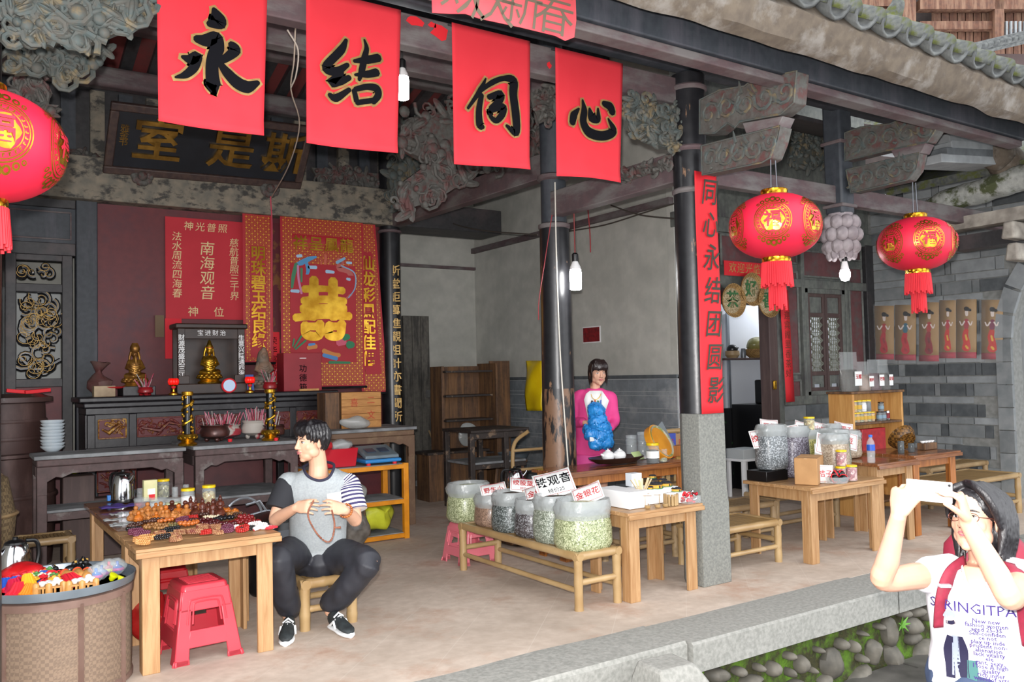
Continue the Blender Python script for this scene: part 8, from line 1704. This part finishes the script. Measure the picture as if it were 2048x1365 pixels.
shoe(man,fR,tR,(m_shb,m_shw),L_=.25);shoe(man,fL,tL,(m_shb,m_shw),L_=.25)
# prayer-bead string and wrist mala
m_mala=M('rosewood_bead','#7a4632','#96604a',rough=.4,scale=30)
t=T('bead_string','long brown prayer bead string held in the man\'s hands','beads',tipsR[0])
pts=smooth_path([at(628,1000,D-.42),at(616,1030,D-.4),at(632,1065,D-.36),at(652,1084,D-.34),at(664,1078,D-.34),at(669,1050,D-.36),at(664,1022,D-.4)],10)
g=B()
acc=0;last=pts[0];g.tube(pts,.002,5)
for p in pts:
    if(p-last).length>=.0085:g.ell(p,.0058,7,5);last=p
g.build('beads',m_mala,t,w=True)
g=B();q0=at(669,1056,D-.36);g.tube([q0,q0+ax*.035],[.004,.007],6);g.build('tassel',m_mala,t,w=True)
t=T('wrist_beads','amber bead bracelet on the man\'s left wrist','bracelet',wrL);wd_=(wrL-elL).normalized();u_=wd_.orthogonal().normalized();v_=wd_.cross(u_);g=B();c0=wrL-wd_*.012
for j in range(18):a=2*PI*j/18;g.ell(c0+u_*.037*math.cos(a)+v_*.037*math.sin(a),.0078,8,6)
g.tube([c0+u_*.037*math.cos(2*PI*j/18)+v_*.037*math.sin(2*PI*j/18)for j in range(18)],.003,5,closed=True);g.build('beads',M('amber_bead','#b0672f','#8f4a20',rough=.35,scale=30),t,w=True)
# ------------------------------------------------------------------ woman in the pink jacket
wp=T('person','woman in pink jacket holding a blue garment by the tea table','person',(5.05,6.2,0));D=7.95
Hc=at(1196,746,D);H2=headM(Hc,V((-FWD.x*.95+RIGHT.x*.25,-FWD.y*.95+RIGHT.y*.25,-.12)))
nk=at(1190,776,D+.02);shR=at(1157,789,D+.02);shL=at(1222,792,D+.02);elR=at(1147,842,D+.02);elL=at(1229,842,D+.0);wrR=at(1170,846,D-.16);wrL=at(1219,858,D-.14);pv=at(1183,905,D+.04);cx=(shR+shL)/2
b=B();head(b,H2,.98,.92);limb(b,[H2@V((0,-.03,-.05)),nk,nk-V((0,0,.08))],[.046,.046,.056])
torso(b,[(pv,.15,.1),(pv.lerp(cx,.4),.12,.085),(pv.lerp(cx,.8),.14,.095),(cx,.09,.065),(cx+V((0,0,.04)),.045,.04)],ax,ay)
for s_,e_,w_ in((shR,elR,wrR),(shL,elL,wrL)):limb(b,[s_+(cx-s_)*.25-V((0,0,.02)),e_,w_],[.034,.034,.023])
for q in(-1,1):f_=V((pv.x,pv.y,0))+ax*q*.09;limb(b,[pv+ax*q*.085,f_+V((0,0,.46)),f_+V((0,0,.08))],[.085,.055,.035]);limb(b,[f_+V((0,0,.05)),f_-ay*.1+V((0,0,.035)),f_-ay*.16+V((0,0,.028))],[.04,.034,.026])
hand(b,wrR,at(1188,850,D-.22)-wrR,FWD*.6-UPC*.6,UPC,s=.9);hand(b,wrL,at(1210,868,D-.2)-wrL,FWD*.8,UPC,s=.9)
body_mesh(b,.005,wp,m_skinp);face(wp,H2,.98)
hb=B();hell(hb,H2,(0,-.022,.05),(.08,.098,.08));hell(hb,H2,(0,-.085,-.01),(.05,.05,.06));random.seed(8)
for k in range(15):l=-.062+.124*k/14;lock(hb,H2,[(l*.6,.04,.118),(l*.95,.08-abs(l)*.3,.085),(l*1.03,.09-abs(l)*.38,.055),(l*1.05,.089-abs(l)*.4,.03)],[.013,.012,.01,.004])
for q in(-1,1):
    for k in range(3):lock(hb,H2,[(q*.066,.03-k*.02,.08),(q*.077,.035-k*.018,.03),(q*.074,.04-k*.015,-.04),(q*.07,.03-k*.01,-.1-(.04 if k==0 else 0))],[.016,.012,.008,.003])
    lock(hb,H2,[(q*.06,-.05,.05),(q*.055,-.08,-.03),(q*.05,-.07,-.12)],[.03,.028,.01])
cloth_mesh(hb,.005,wp,'hair',M('dark_brown_hair','#1c1414','#2c1f1c',rough=.4,scale=60,stretch=(6,6,.6)),.0025,60,2)
m_pinkj=M('pink_jacket','#e0448c','#d83c82',rough=.75,scale=8)
jb=B();torso(jb,[(pv-V((0,0,.02)),.19,.13),(pv.lerp(cx,.3),.165,.12),(pv.lerp(cx,.6),.165,.118),(pv.lerp(cx,.88),.175,.11),(cx+V((0,0,.0)),.16,.085),(cx+V((0,0,.035)),.115,.072),(cx+V((0,0,.065)),.065,.055)],ax,ay)
for s_,e_,w_ in((shR,elR,wrR),(shL,elL,wrL)):limb(jb,[s_+(cx-s_)*.2,s_.lerp(e_,.12),s_.lerp(e_,.5),e_,e_.lerp(w_,.8)],[.05,.056,.054,.05,.042])
cloth_mesh(jb,.009,wp,'pink_jacket',m_pinkj,.012,8,5,9)
def front(x,y,d):return at(x,y,d)
g=B().prism([(0,0),(1,0),(1,1),(0,1)],.001)if False else B()
pl=[at(x,y,D-.115)for x,y in((1180,782),(1203,782),(1212,800),(1206,830),(1196,850),(1180,830),(1172,800))];g.add(pl,[tuple(range(len(pl)))]);g.build('white_tee',m_tw,wp,w=True,solid=.01)
for sgn,pts in((0,((1172,788),(1180,782),(1184,820),(1176,838),(1168,800))),(1,((1204,782),(1218,802),(1210,825),(1202,830)))):
    pl=[at(x,y,D-.128)for x,y in pts];B().add(pl,[tuple(range(len(pl)))]).build('white_lapel',m_tw,wp,w=True,solid=.008)
for k,(x,y,col)in enumerate(((1184,805,'#3a2a30'),(1190,804,'#c05a2a'),(1196,805,'#3a7a5a'),(1202,804,'#4a6ab0'),(1188,810,'#d8b040'),(1198,811,'#b03a50'))):p=at(x,y,D-.127);B().ell(p,(.014,.004,.018),8,6).build('print_patch',M('print_'+col.strip('#'),col,rough=.6),wp,w=True)
g=B();g.tube(smooth_path([at(1181,782,D-.11),at(1184,795,D-.125),at(1192,800,D-.13),at(1200,793,D-.125),at(1203,782,D-.11)]),.003,6);g.build('necklace',m_gold,wp,w=True)
sk=B();torso(sk,[(pv-V((0,0,.24)),.185,.13),(pv-V((0,0,.1)),.18,.13),(pv+V((0,0,.03)),.165,.12)],ax,ay);cloth_mesh(sk,.01,wp,'pink_shorts',M('pink_shorts','#e0509a','#d04590',rough=.7,scale=9),.01,9,4,4)
bj=B();random.seed(12)
for(x,y,rx,ry)in((1192,822,17,15),(1196,845,20,20),(1188,868,22,16),(1205,872,20,18),(1196,885,22,14),(1212,885,14,12),(1178,862,10,12),(1204,855,18,16)):p=at(x,y,D-.2);s_=D/FPX;bj.ell(p,(rx*s_,.07,ry*s_),14,10)
t=T('blue_jacket','crumpled bright blue jacket held by the woman in pink','jacket',at(1196,900,D-.2));me=remesh(bj,.007,8);co=[v.co.copy()for v in me.vertices]
for v in me.vertices:v.co+=v.normal*(.018*(1-2*abs(mnoise.noise(V((v.co.x*16,v.co.y*16,v.co.z*9)))))+.005*(1-2*abs(mnoise.noise(v.co*34))))
local(me,t);mobj('fabric',me,M('blue_nylon','#2f8fd8','#2580c8',rough=.35,scale=14,bump=.3),t,ang=80);p=at(1184,879,D-.29);B().box(p,(.05,.012,.04)).build('white_tag',m_cer,t,w=True,bev=.004)
# ------------------------------------------------------------------ woman taking a photograph
ph=T('person','woman in white print t-shirt photographing with a phone','person',V((*at(1985,1200,3.02).xy,ZC)));D=3.02
fd=-RIGHT*.78-FWD*.56;H3=headM(at(1950,1040,D-.02),V((fd.x,fd.y,.2)),.04)
nk=at(1966,1116,D+.03);shR=at(1880,1148,D+.06);shL=at(2042,1158,D-.08);elR=at(1766,1160,D-.1);elL=at(2020,1196,D-.36);wrR=at(1797,1032,D-.22);wrL=at(1934,1044,D-.36)
cx=(shR+shL)/2;tx=(shL-shR);tx.z=0;tx.normalize();ty=V((-tx.y,tx.x,0));
if ty.dot(FWD)<0:ty=-ty
pv=at(1990,1400,D+.05);pv=V((cx.x,cx.y,ZC+.88))+ty*.03
b=B();head(b,H3,.96,.95);limb(b,[H3@V((0,-.03,-.05)),nk,nk-V((0,0,.08))],[.046,.047,.058])
torso(b,[(pv,.155,.105),(pv.lerp(cx,.4),.125,.09),(pv.lerp(cx,.8),.15,.105),(cx,.13,.075),(cx+V((0,0,.04)),.055,.05)],tx,ty)
for s_,e_,w_ in((shR,elR,wrR),(shL,elL,wrL)):limb(b,[s_,s_.lerp(e_,.5),e_,e_.lerp(w_,.3),w_],[.05,.046,.038,.038,.025])
for q in(-1,1):f_=V((pv.x,pv.y,ZC))+tx*q*.09;limb(b,[pv+tx*q*.085,f_+V((0,0,.46)),f_+V((0,0,.08))],[.09,.058,.036])
phc=at(1858,983,2.74);pex=(at(1900,988,2.70)-at(1817,980,2.78)).normalized();pez=V((0,0,1));pez=(pez-pex*pez.dot(pex)).normalized();pn=pex.cross(pez)
if pn.dot(FWD)>0:pn=-pn          # pn: out of the back of the phone, towards the camera
# right hand grips the left edge, left hand the right edge
def cyl_grip():pass
hand(b,wrR,(UPC*1.0+RIGHT*.12),RIGHT*.8+FWD*.5,-FWD*1.0+RIGHT*.3,s=.95,spread=.08,thumb=(.5,.7),per=((.35,.6,.4),(.55,.7,.5),(.8,.8,.6),(1.0,.9,.6)))
hand(b,wrL,(UPC*1.0-RIGHT*.25),-RIGHT*.8+FWD*.45,-FWD*.6-RIGHT*.8,s=.95,spread=.08,thumb=(.75,.3),per=((.7,.75,.4),(.85,.8,.5),(1.0,.85,.6),(1.1,.9,.6)))
body_mesh(b,.004,ph,m_skinp);face(ph,H3,.96)
hb=B();hell(hb,H3,(0,-.026,.05),(.083,.1,.08));hell(hb,H3,(0,-.065,-.03),(.075,.06,.09));random.seed(18)
for q in(-1,1):
    for k in range(3 if q>0 else 5,9):
        f=.052-k*.018;dn=-.12-(.01*k if k<5 else .05);lock(hb,H3,[(q*.02,f*.7+.01,.125),(q*.066,f+.01,.085),(q*.086,f,.02),(q*.089,f-.004,-.05),(q*(.078-.004*(k%2)),f-.002+(.012 if k<3 else 0),dn+random.uniform(-.01,.01))],[.014,.017,.018,.017,.004])
for k in range(11):a=-1.2+2.4*k/10;lock(hb,H3,[(.05*math.sin(a),-.08*math.cos(a),.1),(.085*math.sin(a),-.12*math.cos(a),.03),(.088*math.sin(a),-.122*math.cos(a),-.06),(.075*math.sin(a),-.1*math.cos(a),-.155)],[.02,.022,.02,.005])
for k in range(9):f=.066-k*.009;lock(hb,H3,[(-.012,f*.75,.124),(.03,f+.006,.112),(.064,f,.08),(.084,f-.022,.035),(.09,f-.05,-.02)],[.013,.015,.016,.016,.008])
for k in range(6):f=.058-k*.012;lock(hb,H3,[(-.012,f*.75,.124),(-.05,f+.002,.1),(-.076,f-.012,.06),(-.086,f-.04,.0)],[.012,.014,.014,.008])
cloth_mesh(hb,.0045,ph,'hair',m_hair,.0012,70,7)
# glasses
g=B()
for q in(-1,1):
    g.tube([H3@V((q*.031+.021*math.cos(2*PI*j/20),.086-.006*abs(math.cos(2*PI*j/20)),.001+.015*math.sin(2*PI*j/20)))for j in range(20)],.0012,6,closed=True);g.tube([H3@V((q*.052,.08,.004)),H3@V((q*.072,.04,.006)),H3@V((q*.08,-.01,.004))],.0014,6)
g.tube([H3@V((-.01,.088,.003)),H3@V((0,.091,.005)),H3@V((.01,.088,.003))],.0012,6);g.build('glasses',M('thin_brown_metal','#6a3a30',rough=.3,metal=.5),ph,w=True)
sb=B();torso(sb,[(pv-V((0,0,.03)),.19,.135),(pv.lerp(cx,.3),.165,.125),(pv.lerp(cx,.6),.17,.132),(pv.lerp(cx,.85),.178,.125),(cx+V((0,0,.0)),.168,.1),(cx+V((0,0,.03)),.11,.075),(nk+V((0,0,-.055)),.075,.06)],tx,ty)
for s_,e_ in((shR,elR),(shL,elL)):limb(sb,[s_.lerp(cx,.3),s_,s_.lerp(e_,.22)],[.075,.068,.066])
shirt=cloth_mesh(sb,.0075,ph,'t_shirt',M('white_tee_fabric','#e6e4e8','#dedce2',rough=.8,scale=6),.008,9,5,3)
jb=B();limb(jb,[pv,pv-V((0,0,.05))],[.15,.17],20)
for q in(-1,1):f_=V((pv.x,pv.y,ZC))+tx*q*.09;limb(jb,[pv+tx*q*.085,f_+V((0,0,.46)),f_+V((0,0,.1))],[.11,.078,.065])
cloth_mesh(jb,.01,ph,'jeans',M('blue_jeans','#3c4a66','#33405a',rough=.8,scale=20),.01,9,4,6)
for q in(-1,1):
    h_=V((pv.x,pv.y,0))+tx*q*.09;g=B();g.loft([ring3(V((h_.x,h_.y,ZC+.0))-ty*f,tx,Z_,hw,.001,14)if False else[V((*(h_-ty*f+tx*hw*math.cos(a)).xy,ZC+h*(.5+.5*math.sin(a))))for a in np.linspace(0,2*PI,14,endpoint=False)]for f,hw,h in((-.08,.02,.07),(-.05,.035,.09),(.05,.038,.08),(.12,.043,.05),(.17,.03,.035))]);g.build('shoe',m_shw,ph,w=True)
def drape(fn,n,off=.012):
    """points pulled on to the shirt surface from the camera's side of the chest"""
    from mathutils.bvhtree import BVHTree
    me=shirt.data;bv=BVHTree.FromPolygons([v.co+ph.location for v in me.vertices],[tuple(p.vertices)for p in me.polygons]);nv=-ty;return bv,nv
BV,NV=drape(None,0)
def stick(p,off=.004):
    h=BV.ray_cast(V(p)+NV*.6,-NV);return(h[0]+NV*off)if h[0]else V(p)
def on_shirt(px,py,off=.004):
    d=ray(px,py).normalized();h=BV.ray_cast(CAM,d);return(h[0]-d*off)if h[0]else at(px,py,D-.1)
m_prt=M('violet_print','#33206a',rough=.7);m_prk=M('dark_print_ink','#1a1636',rough=.7)
def strap(pts,w,name):
    P=[on_shirt(x,y,.012)for x,y in pts];P=smooth_path(P,5);b_=B();P2,T2,F2=frames(P);vs=[]
    for p,tt in zip(P,T2):sd=tt.cross(-FWD).normalized();vs+=[p+sd*w/2,p-sd*w/2]
    b_.add(vs,[(2*i,2*i+1,2*i+3,2*i+2)for i in range(len(P)-1)]);return b_.build(name,M('maroon_webbing','#8c1f38','#7d1a30',rough=.7,scale=40),bpk,w=True,solid=.008)
bpk=T('backpack','maroon backpack worn by the woman with the phone','backpack',pv+ty*.2)
B().box((0,0,0),(1,1,1)).v
g=B();g.loft([ring3(pv+ty*.21+V((0,0,z)),tx,ty,w_,d_,24,3)for z,w_,d_ in((.02,.13,.07),(.06,.155,.09),(.25,.155,.09),(.42,.14,.075),(.47,.1,.04))]);g.build('pack',M('maroon_nylon','#7d1a30','#8c2238',rough=.6,scale=9),bpk,w=True,ang=60)
strap(((1930,1124),(1908,1140),(1895,1160),(1886,1190),(1882,1220),(1880,1255)),.045,'shoulder_strap');strap(((2020,1128),(2036,1150),(2044,1190),(2050,1240),(2058,1290)),.045,'shoulder_strap')
p=on_shirt(1889,1172,.022);g=B().box((0,0,0),(.04,.012,.025));g.xf(basis(p,RIGHT,UPC));g.build('buckle',M('grey_buckle','#a8a5aa',rough=.4),bpk,w=True,bev=.003)
def shirt_text(s,px,py,size,mat,name,bold=0):
    cu=bpy.data.curves.new(name,'FONT');cu.body=s;cu.size=size;cu.align_x='CENTER';cu.align_y='CENTER';cu.offset=bold*size;cu.resolution_u=1;o=bpy.data.objects.new(name,cu);COL.objects.link(o)
    me=bpy.data.meshes.new_from_object(o.evaluated_get(bpy.context.evaluated_depsgraph_get()));bpy.data.objects.remove(o);c=on_shirt(px,py,0);g=B();vs=[stick(c+tx*v.co.x+Z_*v.co.y,.006)for v in me.vertices];g.add(vs,[tuple(p.vertices)for p in me.polygons]);bpy.data.meshes.remove(me);return g.build(name,mat,ph,w=True,sm=False)
shirt_text('SPRINGITPA',1942,1218,.05,m_prt,'shirt_lettering',.004)
for k,ln in enumerate(('New new','fashion women','aged 25-35','Self-confiden','ce not','play up inde','prudent non-','alienation','lack vitality','ele','gant, sexy,','I lose A high','quality','rich inner','worldof arts')):shirt_text(ln,1972+k*.8,1244+k*8.3,.021,m_prt,'shirt_lettering',.02)
def sprint(pts,w,mat,nm):
    P=smooth_path([on_shirt(x,y,.005)for x,y in pts],5);vs=[];b_=B();P2,T2,F2=frames(P);W=np.interp(np.linspace(0,1,len(P)),np.linspace(0,1,len(w)),w)
    for p,tt,ww in zip(P,T2,W):sd=tt.cross(-NV).normalized();vs+=[stick(p+sd*ww/2,.005),stick(p-sd*ww/2,.005)]
    b_.add(vs,[(2*i,2*i+1,2*i+3,2*i+2)for i in range(len(P)-1)]);return b_.build(nm,mat,ph,w=True)
m_prg=M('grey_blue_print','#8c94a8',rough=.7);m_prs=M('print_skin_tone','#d8c0b4',rough=.7)
sprint(((1898,1232),(1903,1250),(1905,1268)),(.02,.03,.02),m_prs,'printed_figure');sprint(((1888,1234),(1898,1226),(1910,1234)),(.012,.022,.012),m_prg,'printed_figure');sprint(((1892,1244),(1902,1246),(1910,1244)),(.012,.014,.012),m_prk,'printed_figure')
sprint(((1900,1272),(1897,1300),(1900,1330),(1902,1356)),(.02,.034,.03,.03),m_prk,'printed_figure');sprint(((1920,1274),(1926,1300),(1926,1330),(1930,1356)),(.016,.032,.036,.03),m_prk,'printed_figure');sprint(((1910,1272),(1912,1310),(1914,1352)),(.02,.024,.03),m_prg,'printed_figure');sprint(((1934,1280),(1944,1300),(1942,1312)),(.014,.012,.014),m_prs,'printed_figure');sprint(((1944,1322),(1946,1345),(1944,1360)),(.03,.035,.03),M('teal_print','#3c6a68',rough=.7),'printed_figure')
scoop(shirt,ph,[(1915,1095),(1926,1140),(1933,1165),(1947,1181),(1964,1176),(1987,1152),(2006,1126),(2006,1095)],[(1922,1128),(1926,1142),(1933,1166),(1947,1181),(1964,1176),(1987,1152),(2004,1130)],.004,m_tw,nk,ty,tx,'neckband')
t=T('smartphone','pale gold smartphone held up in both hands','phone',phc);PM=basis(phc,pex,pez)
if(PM.to_3x3()@Z_).dot(pn)<0:PM=basis(phc,-pex,pez)
g=B().box((0,0,0),(.138,.068,.0075));g.xf(PM);g.build('shell',M('phone_shell','#e6dcdc',rough=.3),t,w=True,bev=.004)
sgn=1 if(PM.to_3x3()@X_).dot(RIGHT)>0 else-1
g=B().lathe([(.0045,0),(.0045,.001),(.001,.001)],14,c=(sgn*.061,.024,.0038));g.xf(PM);g.build('lens',m_blkp,t,w=True)
g=B().ell((sgn*.02,.0,.0038),(.0055,.006,.0004),14,6);g.ell((sgn*.0215,.0085,.0038),(.0018,.003,.0004),8,5,(0,0,-.6));g.xf(PM);g.build('emblem',M('phone_emblem','#b3b0b5',rough=.3),t,w=True)
g=B().box((0,0,-.004),(.12,.06,.001));g.xf(PM);g.build('screen',m_blkp,t,w=True)
# ================================================================== details that sit on a part become its sub-parts
FEAT={'character','gilt_outline','lettering','paper_label','border','coin_slot','gold_medallion','eye','iris','eyelid','eyebrow','nostril','upper_lip','lower_lip','chest_pocket','collar','neckband','shirt_lettering','printed_figure','side_piping','print_patch','necklace','skirt','skirt_flowers','bodice','arms','face','hair_print','red_stripe','emblem','lens','screen','buckle','blue_label','red_print','panel_bead','double_happiness','dragon','phoenix','cloud','leaves','lotus','duck','flame','padlock','knob','gilt_edge','scroll_relief'}
HOST={'eye':'body','iris':'body','eyelid':'body','eyebrow':'body','nostril':'body','upper_lip':'body','lower_lip':'body','chest_pocket':'t_shirt','collar':'t_shirt','neckband':'t_shirt','shirt_lettering':'t_shirt','printed_figure':'t_shirt','side_piping':'trousers','print_patch':'white_tee','necklace':'white_tee','emblem':'shell','lens':'shell','screen':'shell','buckle':'shoulder_strap','red_stripe':'ball','blue_label':'bottle','red_print':'can','padlock':'door_post','gilt_edge':'scroll_lattice','scroll_relief':'upper_arm'}
base=lambda n:n.split('.')[0]
for top in[o for o in SC.objects if o.parent is None]:
    kids=list(top.children)
    for c in kids:
        n=base(c.name)
        if n not in FEAT or c.matrix_basis!=Matrix.Identity(4):continue
        want=(HOST[n],)if n in HOST else('silk_body','cloth','paper','card','board','rush_mat','glass','body','contents','carton','pack','shaft','tray','plank')
        h=next((k for w in want for k in kids if base(k.name)==w and k.matrix_basis==Matrix.Identity(4)),None)
        if h is not None and h is not c:c.parent=h
